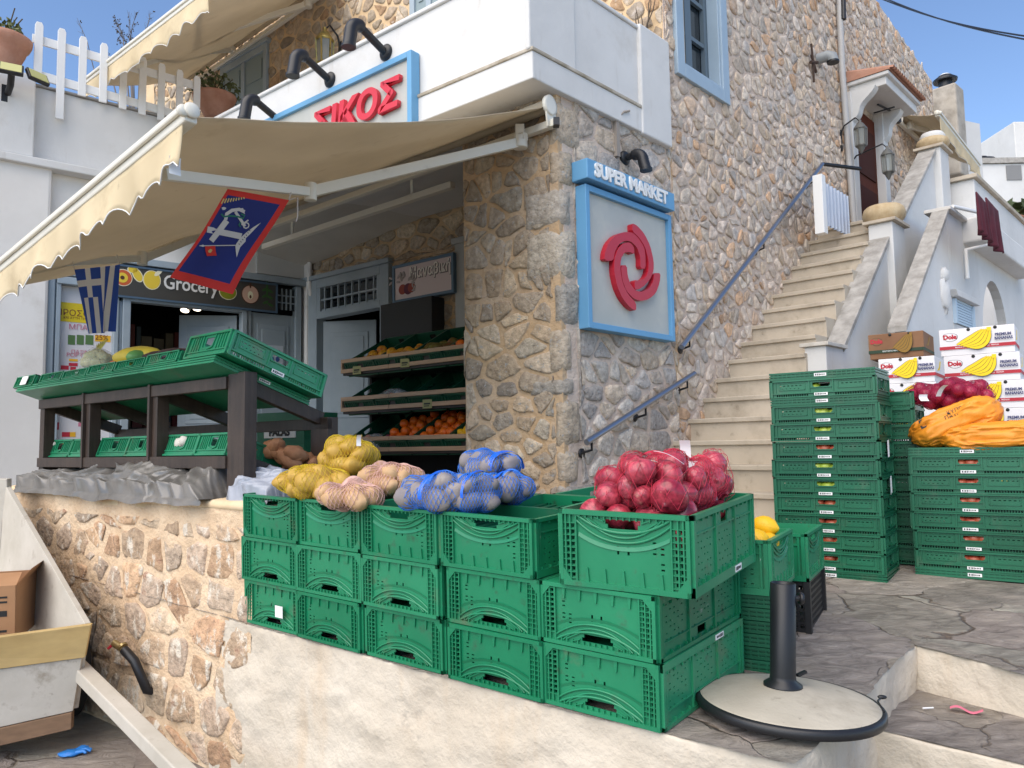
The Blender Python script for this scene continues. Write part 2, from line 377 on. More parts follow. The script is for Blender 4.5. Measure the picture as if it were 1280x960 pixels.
def slab_mat(name, c1, c2, crack, sc, big=1.):
    m = bpy.data.materials.new(name); m.use_nodes = True; nt = m.node_tree; N = nt.nodes; L = nt.links; b = N['Principled BSDF']
    b.inputs['Roughness'].default_value = .8
    tc = N.new('ShaderNodeTexCoord'); n1_ = N.new('ShaderNodeTexNoise'); n1_.inputs['Scale'].default_value = 1.5; n1_.inputs['Detail'].default_value = 8
    L.new(tc.outputs['Object'], n1_.inputs['Vector'])
    vm = N.new('ShaderNodeVectorMath'); vm.operation = 'MULTIPLY_ADD'; vm.inputs[1].default_value = (.75,.75,.75); L.new(n1_.outputs['Color'], vm.inputs[0]); L.new(tc.outputs['Object'], vm.inputs[2])
    v = N.new('ShaderNodeTexVoronoi'); v.feature = 'DISTANCE_TO_EDGE'; v.inputs['Scale'].default_value = sc; L.new(vm.outputs[0], v.inputs['Vector'])
    vc = N.new('ShaderNodeTexVoronoi'); vc.inputs['Scale'].default_value = sc; L.new(vm.outputs[0], vc.inputs['Vector'])
    # layered slate: stretched noise
    mp = N.new('ShaderNodeMapping'); mp.inputs['Scale'].default_value = (2.6, 4.6, 4.6); mp.inputs['Rotation'].default_value = (0, 0, -.75); L.new(tc.outputs['Object'], mp.inputs['Vector'])
    n2_ = N.new('ShaderNodeTexNoise'); n2_.inputs['Scale'].default_value = 3.4; n2_.inputs['Detail'].default_value = 12; n2_.inputs['Roughness'].default_value = .72; n2_.inputs['Distortion'].default_value = .8; L.new(mp.outputs[0], n2_.inputs['Vector'])
    r = N.new('ShaderNodeValToRGB'); r.color_ramp.elements[0].position = .34; r.color_ramp.elements[1].position = .68
    r.color_ramp.elements[0].color = (*c1, 1); r.color_ramp.elements[1].color = (*c2, 1); L.new(n2_.outputs['Fac'], r.inputs[0])
    mx = N.new('ShaderNodeMix'); mx.data_type = 'RGBA'; mx.blend_type = 'MULTIPLY'; mx.inputs[0].default_value = .45
    hs = N.new('ShaderNodeHueSaturation'); hs.inputs['Saturation'].default_value = .12; hs.inputs['Value'].default_value = 1.5; L.new(vc.outputs['Color'], hs.inputs['Color'])
    L.new(r.outputs[0], mx.inputs[6]); L.new(hs.outputs[0], mx.inputs[7])
    cr = N.new('ShaderNodeValToRGB'); cr.color_ramp.elements[0].position = .002; cr.color_ramp.elements[1].position = .016
    fx = N.new('ShaderNodeTexNoise'); fx.inputs['Scale'].default_value = 2.1; fx.inputs['Detail'].default_value = 4; L.new(tc.outputs['Object'], fx.inputs['Vector'])
    fm = N.new('ShaderNodeMapRange'); fm.inputs['From Min'].default_value = .42; fm.inputs['From Max'].default_value = .62; fm.inputs['To Min'].default_value = 0; fm.inputs['To Max'].default_value = .022; L.new(fx.outputs['Fac'], fm.inputs['Value'])
    fa_ = N.new('ShaderNodeMath'); fa_.operation = 'ADD'; L.new(v.outputs['Distance'], fa_.inputs[0]); L.new(fm.outputs[0], fa_.inputs[1]); L.new(fa_.outputs[0], cr.inputs[0])
    m2 = N.new('ShaderNodeMix'); m2.data_type = 'RGBA'; L.new(cr.outputs[0], m2.inputs[0]); m2.inputs[6].default_value = (*crack, 1); L.new(mx.outputs[2], m2.inputs[7])
    # dusty, worn patches
    n3 = N.new('ShaderNodeTexNoise'); n3.inputs['Scale'].default_value = 3.; n3.inputs['Detail'].default_value = 9; L.new(tc.outputs['Object'], n3.inputs['Vector'])
    r3 = N.new('ShaderNodeValToRGB'); r3.color_ramp.elements[0].position = .5; r3.color_ramp.elements[1].position = .75; L.new(n3.outputs['Fac'], r3.inputs[0])
    m3 = N.new('ShaderNodeMix'); m3.data_type = 'RGBA'; L.new(r3.outputs[0], m3.inputs[0]); L.new(m2.outputs[2], m3.inputs[6]); m3.inputs[7].default_value = (.42,.36,.30, 1)
    L.new(m3.outputs[2], b.inputs['Base Color'])
    ad = N.new('ShaderNodeMath'); ad.operation = 'MULTIPLY_ADD'; ad.inputs[1].default_value = .6; L.new(cr.outputs[0], ad.inputs[0]); L.new(n2_.outputs['Fac'], ad.inputs[2])
    bn = N.new('ShaderNodeBump'); bn.inputs['Strength'].default_value = 1.; bn.inputs['Distance'].default_value = .05; L.new(ad.outputs[0], bn.inputs['Height']); L.new(bn.outputs[0], b.inputs['Normal'])
    return m
slate = slab_mat('slate_paving', (.20,.172,.147), (.49,.435,.375), (.17,.125,.09), 1.5)
street_m = slab_mat('dusty_street', (.26,.225,.19), (.36,.32,.275), (.2,.16,.12), .9)

g = MB(); g.add([(-120,-120,0),(120,-120,0),(120,160,0),(-120,160,0)], [(0,1,2,3)])
tag(obj('street', g, street_m), kind='structure')

E0 = onP(990, 955); N0 = onP(1143, 806); R1 = onP(1280, 842)
rdir = (R1-N0); rdir.z = 0; rdir.normalize()
edge_pts = [pl(5.2), pl(3), pl(1.5), pl(.3)] + [onP(*q) for q in ((990,955),(1014,936),(1080,868),(1117,827),(1143,806))]
edge_pts = [Vector((p.x, p.y, 0)) for p in edge_pts]
E0 = edge_pts[4]; N0 = edge_pts[8]; RE = N0+rdir*3.2
poly = edge_pts + [RE, Vector((16, RE.y+1, 0)), Vector((16, 18, 0)), Vector((-9, 18, 0)), Vector((-9, 9, 0))]
jag = []
for i in range(len(edge_pts)):
    a_, b_ = edge_pts[i], (edge_pts+[RE])[i+1]
    for k in range(max(1, int((b_-a_).length/.02))):
        q = a_.lerp(b_, k/max(1, int((b_-a_).length/.02))); t_ = (b_-a_).normalized(); o_ = .010+.014*mnoise.noise(q*9)+.008*mnoise.noise(q*31)
        jag.append(q+Vector((t_.y, -t_.x, 0))*o_)
pm = MB(); poly = jag+poly[len(edge_pts):]; pm.add([(p.x, p.y, PZ(p.x, p.y)+.003) for p in poly], [list(range(len(poly)))])
tag(obj('paved_terrace', pm, slate), kind='structure')

def sweep(mb, path, bot, top, lip=.05, nz=22, amp=.010, seed=0, keep=None, M=None, step=.03, pz=None, rnd=.025):
    """rough whitewashed wall face along a path (outside on the right hand), its top edge rounded over"""
    pts = []
    for a, b in zip(path[:-1], path[1:]):
        n = max(1, int((b-a).length/step))
        for i in range(n): pts.append(a.lerp(b, i/n))
    pts.append(path[-1])
    for _ in range(3):                      # soften corners
        pts = [pts[0]]+[(pts[i-1]+pts[i]*2+pts[i+1])/4 for i in range(1, len(pts)-1)]+[pts[-1]]
    k = len(pts); prof = []
    for j in range(nz+1): prof.append((0, j/nz))
    vs = []; rows = nz+1+4
    for i, p in enumerate(pts):
        t = (pts[min(i+1,k-1)]-pts[max(i-1,0)]).normalized(); n = Vector((t.y, -t.x, 0))
        zt = pz(p) if pz else top
        for j in range(rows):
            if j <= nz:
                z = bot+(zt-rnd-bot)*j/nz; o = 0
            else:
                a = (j-nz)/3*PI/2 if j-nz <= 3 else PI/2
                z = zt-rnd+rnd*math.sin(a); o = -rnd*(1-math.cos(a))-(lip if j-nz == 4 else 0)
            q = Vector((p.x, p.y, z))
            d = amp*(mnoise.noise(q*4.5+Vector((seed,0,0)))+.6*mnoise.noise(q*13)+.3*mnoise.noise(q*37))
            e = .35*amp*mnoise.noise(q*6+Vector((0,seed,7)))
            vs.append((q.x+n.x*(o+d), q.y+n.y*(o+d), z+(e if j > nz-3 else 0)))
    fs = []
    for i in range(k-1):
        for j in range(rows-1):
            if keep and not keep(pts[i], vs[i*rows+j][2]): continue
            fs.append((i*rows+j, (i+1)*rows+j, (i+1)*rows+j+1, i*rows+j+1))
    mb.add(vs, fs, M, 0, True)
wall = thing('retaining_wall', 'low whitewashed retaining wall under the front row of green crates', 'wall', T((A0.x, A0.y, 0)))
wm = MB()
def kp(p, z):
    s = (p-pl(0)).dot(dv)
    lim = 2.26+.13*max(0, (.75-z)/.75)+.03*mnoise.noise(Vector((z*9, 0, 3)))+.015*mnoise.noise(Vector((z*30, 0, 3)))
    return s < lim
sweep(wm, [pl(2.6)-dp*.012, pl(1.5), pl(.3)]+edge_pts[4:9], -.02, 0, pz=lambda p: PZ(p.x, p.y)-.001, keep=kp, nz=30, lip=.03, amp=.016, rnd=.010)
obj('plastered_face', wm, white_wash, wall, T((-A0.x, -A0.y, 0)))

st = MB(); rn = Vector((rdir.y, -rdir.x, 0)); zN = PZ(N0.x, N0.y)
sweep(st, [N0-rdir*.1, N0+rdir*3.2], zN-.30, 0, pz=lambda p: PZ(p.x, p.y)-.001, seed=4, nz=8, lip=.03, amp=.014, rnd=.010)
z1 = zN-.165
sw1 = atZ(1124, 918, z1); sw2 = atZ(1280, 950, z1); t1 = (sw2-sw1); t1.z = 0; t1.normalize(); t1 = (t1*.7+rdir*.3).normalized(); STEPZ = z1
sw1.z = 0
sweep(st, [sw1-t1*.25, sw1+t1*2.2], -.02, 0, pz=lambda p: z1-.004, seed=9, nz=16, lip=.03, amp=.014, rnd=.010)
st.add([(*(N0+rn*-.05-rdir*.4).xy, z1), (*(sw1-t1*.3).xy, z1), (*(sw1+t1*2.2).xy, z1), (*(N0+rdir*2.4-rn*.05).xy, z1)], [(0,1,2,3)], None, 1)
z2 = z1-.17
st.add([(*(sw1-t1*.6).xy, z2), (*(sw1-t1*.3+rn*.9).xy, z2), (*(sw1+t1*2.2+rn*.9).xy, z2), (*(sw1+t1*2.2-rn*.02).xy, z2)], [(0,1,2,3)], None, 1)
tag(obj('lower_steps', st, [white_wash, slate]), kind='structure')

# ================================================================== STONE PLANTER WALL ON THE LEFT
plant = thing('stone_wall', 'old rubble wall with peach mortar carrying the dark wooden fruit stand', 'wall', FV)
pb = MB()
def zp(s): return 1.264+(s-2.07)*.006
# body with an uneven mortar face
def pf(a, b):
    s = 2.06+a*3.0; z = -.03+b*(zp(s)-.04+.03)
    q = Vector((s, z, 0)); d = .012*mnoise.noise(q*3)+.006*mnoise.noise(q*11)
    return (-s, -d, z)
pb.grid(lambda a, b: pf(1-a, b), 90, 40)
pb.box(-5.06, -2.06, .02, .62, -.03, 1.23)
obj('mortar_body', pb, mortar_o, plant, Matrix())
sm = MB(); rng = random.Random(3)
pal_o = [(.52,.38,.26),(.50,.32,.20),(.54,.42,.30),(.46,.36,.27),(.52,.35,.22),(.48,.37,.28)]
stones(sm, None, -5.05, -2.07, .0, 1.16, .29, .20, .022, pal_o, rng, dome=.006, jit=.22, off=.003, small=.25, chw=.12, edge=-.004, rough=.018)
obj('stones', sm, stone_old, plant, Matrix())
cp = MB()
def capf(a, b):
    s = 2.04+a*3.04
    prof = [(.012,-.05),(-.012,-.035),(-.014,-.012),(.0,0),(.1,.004),(.3,.002),(.62,.0)]
    y, z = prof[int(round(b*6))]
    q = Vector((s*2.2, b*3, 1)); return (-s, y+.008*mnoise.noise(q*3), zp(s)+z+.006*mnoise.noise(q*2.3))
cp.grid(lambda a, b: capf(1-a, b), 80, 6)
cp.box(-5.08, -2.03, .0, .62, 1.205, 1.245)
obj('plaster_cap', cp, mat('pale_cap_plaster', srgb(226,205,172), .9, col2=srgb(214,186,146), sc=4, bump=.6, bsc=16), plant, Matrix())

# ================================================================== THE STONE BUILDING
bld = thing('stone_building', 'two storey rubble stone shop building with a white corner balcony', 'building', T(C0))
IB = T(-C0)
def bpart(name, mb, m, F, bevel=0): return obj(name, mb, m, bld, IB@F, bevel)
ZB = 3.815                                    # underside of the balcony
# --- pier
pr = MB(); pr.box(-.843, -.004, .004, 1.2, .5, ZB+.3, F1); pr2 = MB(); pr2.box(.05, 1.36, .003, .5, .5, ZB+.3, F2)
obj('pier_core', pr, mortar_p, bld, IB); obj('pier_side_core', pr2, mortar_w, bld, IB)  # browner front core: awning shade and warm bounce are put into its colour
rng = random.Random(11)
pal_p = [(0.441, 0.36, 0.273), (0.348, 0.29, 0.226), (0.487, 0.406, 0.307), (0.383, 0.331, 0.261), (0.476, 0.371, 0.261), (0.429, 0.348, 0.261), (0.522, 0.418, 0.296), (0.325, 0.278, 0.226)]  # brown tint of bounced light under the awning is mixed into these
pal_s = [(0.456, 0.421, 0.377), (0.513, 0.464, 0.408), (0.41, 0.378, 0.352), (0.502, 0.432, 0.357), (0.456, 0.389, 0.326), (0.524, 0.432, 0.337), (0.376, 0.346, 0.321)]
p_ = MB(); stones(p_, F1, -.845, -.06, .55, ZB+.02, .24, .165, .014, pal_p, rng, dome=.012, jit=.3, small=.6, chw=.15, edge=-.006, rough=.016)
stones(p_, F2, .16, 1.38, .55, ZB+.02, .23, .165, .014, pal_s, rng, dome=.012, jit=.34, small=.6, chw=.16, edge=-.006, rough=.016)
# corner blocks wrap the arris
def quoin(z0, z1, lu, ls, c):
    N_ = 7; vs = []; sd = rng.random()*50; rows = 7
    b0 = len(p_.v)
    tot = lu+ls
    for j in range(rows+1):
        z = z0+(z1-z0)*j/rows
        for i in range(13):
            q = i/12*tot-lu                     # <0 on the front, >0 on the side
            ex = min(1, min((q+lu), (ls-q))/.045)**.5 if 0 < min(q+lu, ls-q) else 0
            ez = min(1, min(z-z0, z1-z)/.035)**.5 if 0 < min(z-z0, z1-z) else 0
            o = -.014+.032*min(ex, ez)+.010*mnoise.noise(Vector((q*11, z*11, sd)))+.006*mnoise.noise(Vector((q*29, z*29, sd)))
            zz = z+.022*mnoise.noise(Vector((q*7, z*5, sd+5)))
            r = .05                              # rounded arris
            if q < -r: p = C0+d1*(-q)+n1*o
            elif q > r: p = C0+d2*q+n2*o
            else:
                f = (q+r)/(2*r); a = C0+d1*r*(1-f)**2+d2*r*f**2
                nn = (n1*(1-f)+n2*f).normalized(); p = a+nn*(o-.0)
            vs.append((p.x, p.y, zz))
    fs = [(j*13+i, j*13+i+1, (j+1)*13+i+1, (j+1)*13+i) for j in range(rows) for i in range(12)]
    p_.add(vs, fs, None, 0, True); p_.c += [(*c, 1)]*(len(p_.v)-b0)
z = .6; k = 0
while z < ZB-.03:
    h = rng.uniform(.13, .36); h = min(h, ZB-.01-z)
    c = rng.choice([(.40,.36,.31),(.34,.31,.27),(.44,.39,.32),(.31,.285,.25),(.40,.33,.25),(.42,.35,.27)])
    if rng.random() < .5: quoin(z+.010, z+h-.010, rng.uniform(.05,.12), rng.uniform(.14,.34), c)
    else: quoin(z+.010, z+h-.010, rng.uniform(.06,.32), rng.uniform(.06,.18), c)
    z += h; k += 1
obj('pier_stones', p_, stone_pier, bld, IB)
# --- side wall beside the steps and its window
ZR = 7.22
wu0, wz0 = loc(F2, 844, 92); wu1, _ = loc(F2, 909.7, 135)
WZ0, WZ1 = wz0+.0, wz0+1.75
cw = MB(); M2 = F2
for x0, x1, a, b in ((1.36, wu0+.03, .5, ZR+.3), (wu1-.03, 9.0, .5, ZR-.25), (wu0+.03, wu1-.03, .5, WZ0+.03), (wu0+.03, wu1-.03, WZ1-.03, ZR+.2)):
    cw.box(x0, x1, .006, .45, a, b, F2)
cw.box(9.0, 9.05, .006, .4, .5, ZR-.3, F2)
obj('side_wall_core', cw, mortar_w, bld, IB)
def roofz(u): return 7.30-.115*(u-6.37)
def okside(u, zz):
    if wu0-.02 < u < wu1+.02 and WZ0-.02 < zz < WZ1+.02: return False
    if u < 1.36: return False
    return zz < roofz(u)-.02
pal_w = [(0.528, 0.44, 0.363), (0.55, 0.462, 0.38), (0.583, 0.506, 0.424), (0.473, 0.413, 0.352), (0.572, 0.462, 0.352), (0.517, 0.451, 0.391), (0.561, 0.473, 0.396), (0.528, 0.429, 0.33), (0.55, 0.363, 0.231), (0.539, 0.451, 0.38), (0.44, 0.402, 0.369), (0.55, 0.407, 0.297)]
s_ = MB(); stones(s_, F2, 1.37, 9.0, .6, 7.6, .165, .15, .015, pal_w, rng, dome=.007, jit=.5, ok=okside, small=.75, chw=.2, edge=-.004, rough=.013)
obj('side_wall_stones', s_, stone_m, bld, IB)
gp = MB(); gp.prism([(4.5, ZR-.27), (9.04, ZR-.3), (9.04, roofz(9)), (6.37, roofz(6.37)), (4.5, roofz(4.5))], .004, .4, F2)
gp.box(1.36, 4.5, .004, .4, ZR+.1, 7.7, F2)
obj('side_wall_top', gp, mortar_w, bld, IB)
# window
wf = MB(); fw = .115
wf.box(wu0, wu0+fw, -.03, .12, WZ0, WZ1); wf.box(wu1-fw, wu1, -.03, .12, WZ0, WZ1)
wf.box(wu0+fw, wu1-fw, -.03, .12, WZ0, WZ0+fw); wf.box(wu0+fw, wu1-fw, -.03, .12, WZ1-fw, WZ1)
for q in (.025,):
    wf.box(wu0+fw, wu0+fw+q, -.012, .1, WZ0+fw, WZ1-fw); wf.box(wu1-fw-q, wu1-fw, -.012, .1, WZ0+fw, WZ1-fw); wf.box(wu0+fw+q, wu1-fw-q, -.012, .1, WZ0+fw, WZ0+fw+q)
W_ = bpart('window', wf, mat('pale_blue_window', srgb(152,172,188), .5, col2=srgb(160,180,196), sc=3), F2, .006)
sh = MB(); wm_ = (wu0+wu1)/2
for a, b in ((wu0+fw+.025, wm_-.03), (wm_-.03, wu1-fw-.025)):
    sh.box(a, a+.05, .10, .14, WZ0+fw+.025, WZ1-fw); sh.box(b-.05, b, .10, .14, WZ0+fw+.025, WZ1-fw)
    for i in range(5):
        zc = WZ0+fw+.03+i*.36; sh.box(a+.05, b-.05, .105, .135, zc, zc+.035)
obj('sash', sh, mat('grey_sash', srgb(96,112,124), .5), W_, Matrix())
gl = MB(); gl.box(wu0+fw, wu1-fw, .145, .15, WZ0+fw, WZ1-fw); obj('glass', gl, glass_dk, W_, Matrix())
bk = MB(); bk.box(wu0+.03, wu1-.03, .30, .45, WZ0, WZ1); obj('reveal', bk, dark_in, W_, Matrix())
# --- upper front wall (recessed behind the balcony) with shutters
uw = MB(); uw.box(-8.8, -.012, .006, .4, 3.5, 7.9, FR); obj('upper_wall_core', uw, mat('warm_mortar', srgb(206,178,140), .95, col2=srgb(214,188,152), sc=4, bump=.7, bsc=30), bld, IB)
pal_u = [(.46,.37,.27),(.50,.41,.30),(.43,.36,.28),(.36,.28,.20),(.40,.31,.22),(.33,.27,.20),(.38,.30,.22),(.30,.25,.20),(.37,.24,.14)]
SH = [loc(FR, 278, 110)+loc(FR, 336, 84), loc(FR, 515, 20)+loc(FR, 562, 0)]
sA = (SH[0][0], SH[0][2]); sB = (SH[1][0], SH[1][2])
def okup(u, zz): return not ((sA[0]-.06 < u < sA[1]+.06 and zz < SH[0][1]+.32) or (sB[0]-.06 < u < sB[1]+.06 and 4.2 < zz < 6.6))
u_ = MB(); stones(u_, FR, -8.4, 0, 4.3, 7.7, .20, .17, .014, pal_u, rng, dome=.007, jit=.5, ok=okup, small=.5, edge=-.005)
obj('upper_wall_stones', u_, stone_m, bld, IB)
def shutter(u0, u1, z0, z1):
    f = MB(); f.box(u0, u0+.07, -.04, .02, z0, z1); f.box(u1-.07, u1, -.04, .02, z0, z1); f.box(u0+.07, u1-.07, -.04, .02, z1-.09, z1); f.box(u0-.04, u1+.04, -.06, .02, z1, z1+.05)
    f.box((u0+u1)/2-.035, (u0+u1)/2+.035, -.034, .02, z0, z1-.09)
    w = bpart('window', f, grey_blue, FR, .005)
    p = MB()
    for a, b in ((u0+.07, (u0+u1)/2-.035), ((u0+u1)/2+.035, u1-.07)):
        p.box(a, b, -.015, .01, z0, z1-.09)
        for q in (.5, .1):
            p.box(a+.05, b-.05, -.026, -.015, z1-.2-q-.3 if q > .2 else z1-.42, z1-.12-q if q > .2 else z1-.16)
    obj('shutter', p, mat('shutter_paint', srgb(132,148,152), .55), w, Matrix())
shutter(sA[0], sA[1], 4.2, SH[0][1]+.25)
shutter(sB[0], sB[1], 4.2, 6.5)
# --- balcony
bo = .262; BF = F1@T((0, -bo, 0))
sk = .023                                     # side faces lie a little proud of the side wall
def bal_poly(o, so, s1):                       # plan of the slab: front line and side line
    q0 = C0+n1*(bo+o); a = q0+d1*5.6; r = RF0-n1*.05
    c_ = hit(C0+n2*(sk+so), n2, 640, 500)      # any point on the side plane
    # intersection of front line and side plane
    t = (C0+n2*(sk+so)-q0).dot(n2)/(-d1).dot(n2); b = q0-d1*t
    e = C0+d2*s1+n2*(sk+so); f = C0+d2*s1-n2*.2; g_ = RF0+d1*5.6
    return [a, b, e, f, g_]
def slabm(mb, pg, z0, z1):
    n = len(pg); vs = [(p.x, p.y, z0) for p in pg]+[(p.x, p.y, z1) for p in pg]
    fs = [list(range(n-1, -1, -1)), list(range(n, 2*n))]+[(i, (i+1)%n, n+(i+1)%n, n+i) for i in range(n)]
    mb.add(vs, fs)
bm_ = MB(); slabm(bm_, bal_poly(.02, .02, 1.33), ZB, ZB+.185)
bal = obj('balcony', bm_, white_plaster, bld, IB, .008)
b2 = MB(); slabm(b2, bal_poly(-.002, .0, 1.325), ZB+.185, 4.62); obj('parapet', b2, white_plaster, bal, Matrix(), .006)
b3 = MB(); b3.box(.93, 1.335, -sk-.032, .1, ZB-.012, 4.66, F2); obj('end_pillar', b3, white_plaster, bal, Matrix(), .012); b3 = MB(); b3.box(-.30, .17, -sk-.016, .0, ZB+.19, 4.63, F2); obj('corner_pillar', b3, white_plaster, bal, Matrix(), .012)
b4 = MB(); slabm(b4, bal_poly(.03, .03, .93), ZB+.18, ZB+.205); obj('string_course', b4, mat('stained_ledge', srgb(150,140,122), .9, col2=srgb(190,182,168), sc=6), bal, Matrix(), .006)
b5 = MB(); slabm(b5, bal_poly(.02, .015, 1.33), 4.62, 4.65); obj('coping', b5, white_plaster, bal, Matrix(), .008)
# --- soffit over the shop front
so = MB()
def sof(a, b):
    u = -5.2+5.2*a; p0 = F1@Vector((u, .0, 0)); p1 = FR@Vector((u+.0, -.005, 0)); p = p0.lerp(p1, b)
    za = ZB+.01; zb = 3.88+.109*(u+2.146) if u < -2.146 else 3.88
    zz = za*(1-b)+min(zb, 3.9)*b
    return (p.x, p.y, zz+.004*mnoise.noise(p*5))
so.grid(lambda a, b: sof(1-a, b), 30, 8); obj('soffit', so, mat('grey_soffit', srgb(196,194,188), .9, col2=srgb(206,204,198), sc=2, bump=.2, bsc=12), bld, IB)
# --- recessed ground floor front: stone above and right of the shop front
lu0, lz = loc(FR, 383, 356); lu1, _ = loc(FR, 490, 330); LZ = 3.42
ru, _ = loc(FR, 575, 330)
rc = MB(); rc.box(lu0, 0, .006, .3, LZ, 4.2, FR); rc.box(lu1, 0, .006, .3, .7, LZ, FR); obj('shop_wall_core', rc, mortar_p, bld, IB)
r_ = MB(); stones(r_, FR, lu0, -.9, LZ+.01, 3.95, .24, .16, .013, pal_p, rng, dome=.014, jit=.3, small=.3, chw=.17)
stones(r_, FR, lu1+.02, -.9, .8, LZ, .24, .16, .013, pal_p, rng, dome=.014, jit=.3, small=.3, chw=.17)
obj('shop_wall_stones', r_, stone_pier, bld, IB)
# --- greengrocer's door front
dj0, _ = loc(FR, 383, 400); dj1, _ = loc(FR, 400, 400); dj2, _ = loc(FR, 479, 400); dj3, _ = loc(FR, 490, 400)
_, tz0 = loc(FR, 440, 374); zf = .95
f = MB(); f.box(dj0, dj1, -.05, .08, zf, LZ); f.box(dj2, dj3, -.05, .08, zf, LZ); f.box(dj1, dj2, -.05, .08, LZ-.10, LZ); f.box(dj1, dj2, -.05, .08, 2.97, 3.05)
f.box(dj0-.03, dj3+.03, -.08, .0, LZ, LZ+.05)
sf = bpart('shop_door_frame', f, grey_blue, FR, .006)
gr = MB(); n = 9
for i in range(1, n): u = dj1+(dj2-dj1)*i/n; gr.box(u-.008, u+.008, -.03, -.01, 3.05, LZ-.10)
gr.box(dj1, dj2, -.035, -.015, 3.17, 3.188); gr.box(dj1, dj2, -.02, .02, 3.05, 3.075); gr.box(dj1, dj1+.06, -.045, .02, 3.05, LZ-.1); gr.box(dj2-.05, dj2, -.045, .02, 3.05, LZ-.1)
obj('transom_grille', gr, grey_blue, sf, Matrix())
gg = MB(); gg.box(dj1, dj2, .03, .036, 3.05, LZ-.1); obj('transom_glass', gg, glass_dk, sf, Matrix())
lf = MB(); LW = .62                            # leaf swung inwards
lf.box(0, LW, 0, .045, zf, 2.95); 
for z0, z1 in ((zf+.15, zf+.75), (zf+.9, 2.82)):
    lf.box(.09, LW-.09, -.012, 0, z0, z1); lf.box(.14, LW-.14, -.022, -.012, z0+.05, z1-.05)
obj('door_leaf', lf, grey_blue, sf, T((dj1+.02, .03, 0))@Rz(.55), .004)
ji = MB(); a, _ = loc(FR, 573, 340); b, _ = loc(FR, 584, 340); ji.box(a, b+.06, -.05, .1, .9, 3.46); ji.box(a-.03, b+.08, -.07, .1, 3.44, 3.50); bpart('door_jamb', ji, grey_paint, FR, .005)
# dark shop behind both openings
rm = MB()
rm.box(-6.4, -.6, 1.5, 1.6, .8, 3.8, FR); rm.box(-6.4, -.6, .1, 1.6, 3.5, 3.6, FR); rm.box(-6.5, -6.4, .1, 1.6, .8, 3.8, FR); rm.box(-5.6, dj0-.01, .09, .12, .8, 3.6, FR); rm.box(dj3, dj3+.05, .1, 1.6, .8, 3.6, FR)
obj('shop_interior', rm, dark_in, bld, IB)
sp_ = MB(); sp_.lathe([(.0,0),(.035,.0),(.035,.08),(.0,.08)], 12); e = mat('lamp_glow', (1,.9,.75), .5)
e.node_tree.nodes['Principled BSDF'].inputs['Emission Color'].default_value = (1,.85,.65,1); e.node_tree.nodes['Principled BSDF'].inputs['Emission Strength'].default_value = 3
# ================================================================== CRATES
def end_panel(W, h, mb_ribs=True):
    b = MB(); holes = [(-.056,.056,h-.032,h-.020), (-.048,.048,h-.043,h-.032), (-.020,-.013,h*.45,h*.56), (.013,.020,h*.45,h*.56)]
    for sx in (1,):
        for r_ in range(3):
            for c_ in range(2): holes.append((.092+.024*c_, .103+.024*c_, h*.62-.013*r_, h*.62-.013*r_+.0045))
    holes += [(.116,.127,h*.36,h*.36+.0045), (.116,.127,h*.29,h*.29+.0045)]
    n = int((h-.045)/.0155)
    for s in (-1, 1):
        for k in range(n):
            z = .022+k*.0155
            for a in (.160, .1755): x0, x1 = sorted((s*a, s*(a+.0095))); holes.append((x0, x1, z, z+.0095))
    for k in (-3,-1,1,3): holes.append((k*.028-.012, k*.028+.012, .0035, .0085))
    b.panel(W, h, .005, holes)
    def rib(x0, x1, z0, z1, p): b.box(x0, x1, -p, 0, z0, z1)
    rib(-W/2, W/2, h-.012, h, .011); rib(-W/2, W/2, 0, .013, .011)
    for k in range(14): rib(-.14+k*.0205, -.1365+k*.0205, h-.021, h-.012, .008)
    for s in (-1, 1):
        for a in (.151, .171, .1865): rib(s*a-.0022, s*a+.0022, .013, h-.012, .008)
        rib(min(s*.195, s*W/2), max(s*.195, s*W/2), 0, h, .011)
        for k in range(n+1): z = .0185+k*.0155; rib(min(s*.15, s*.196), max(s*.15, s*.196), z-.0011, z+.0011, .0065)
        b.prism([(s*.2, .012), (s*.165, .012), (s*.2, .05)], -.0105, 0)
    for k, x in enumerate((-.118,-.06,0,.06,.118)):
        b.prism([(x-.0065,.013), (x+.0065,.013), (x+.003,.048), (x-.003,.048)], -.006, 0)
    def arc(w, zt, zb, r, n_=18, k=2.2):
        return [(-w+2*w*i/n_, -.003, zb+(zt-zb)*abs(-1+2*i/n_)**k) for i in range(n_+1)]
    b.tube(arc(.148, h-.014, h-.052, .004), .0042, 6); b.tube(arc(.125, h-.014, h-.064, .004), .0030, 6)
    b.tube(arc(.150, h-.028, h-.076, .004), .0035, 6)
    for s in (-1, 1):
        b.bar((s*.06,-.003,h-.046), (s*.112,-.003,h-.020), .006, .004); b.bar((s*.06,-.003,h-.026), (s*.09,-.003,h-.016), .006, .003)
    # softly raised field below the handle
    f = lambda x: h-.086+.03*abs(x/.145)**2.2
    N_ = 16; xs = [-.145+.29*i/N_ for i in range(N_+1)]
    for (za, zb, y0, y1) in ((0, -.010, 0, -.0035),):
        vs = [(x, y0, f(x)+za) for x in xs]+[(x, y1, f(x)+zb) for x in xs]
        b.add(vs, [(i, i+1, N_+1+i+1, N_+1+i) for i in range(N_)][::1] if False else [(N_+1+i, N_+1+i+1, i+1, i) for i in range(N_)], None, 0, True)
    return b
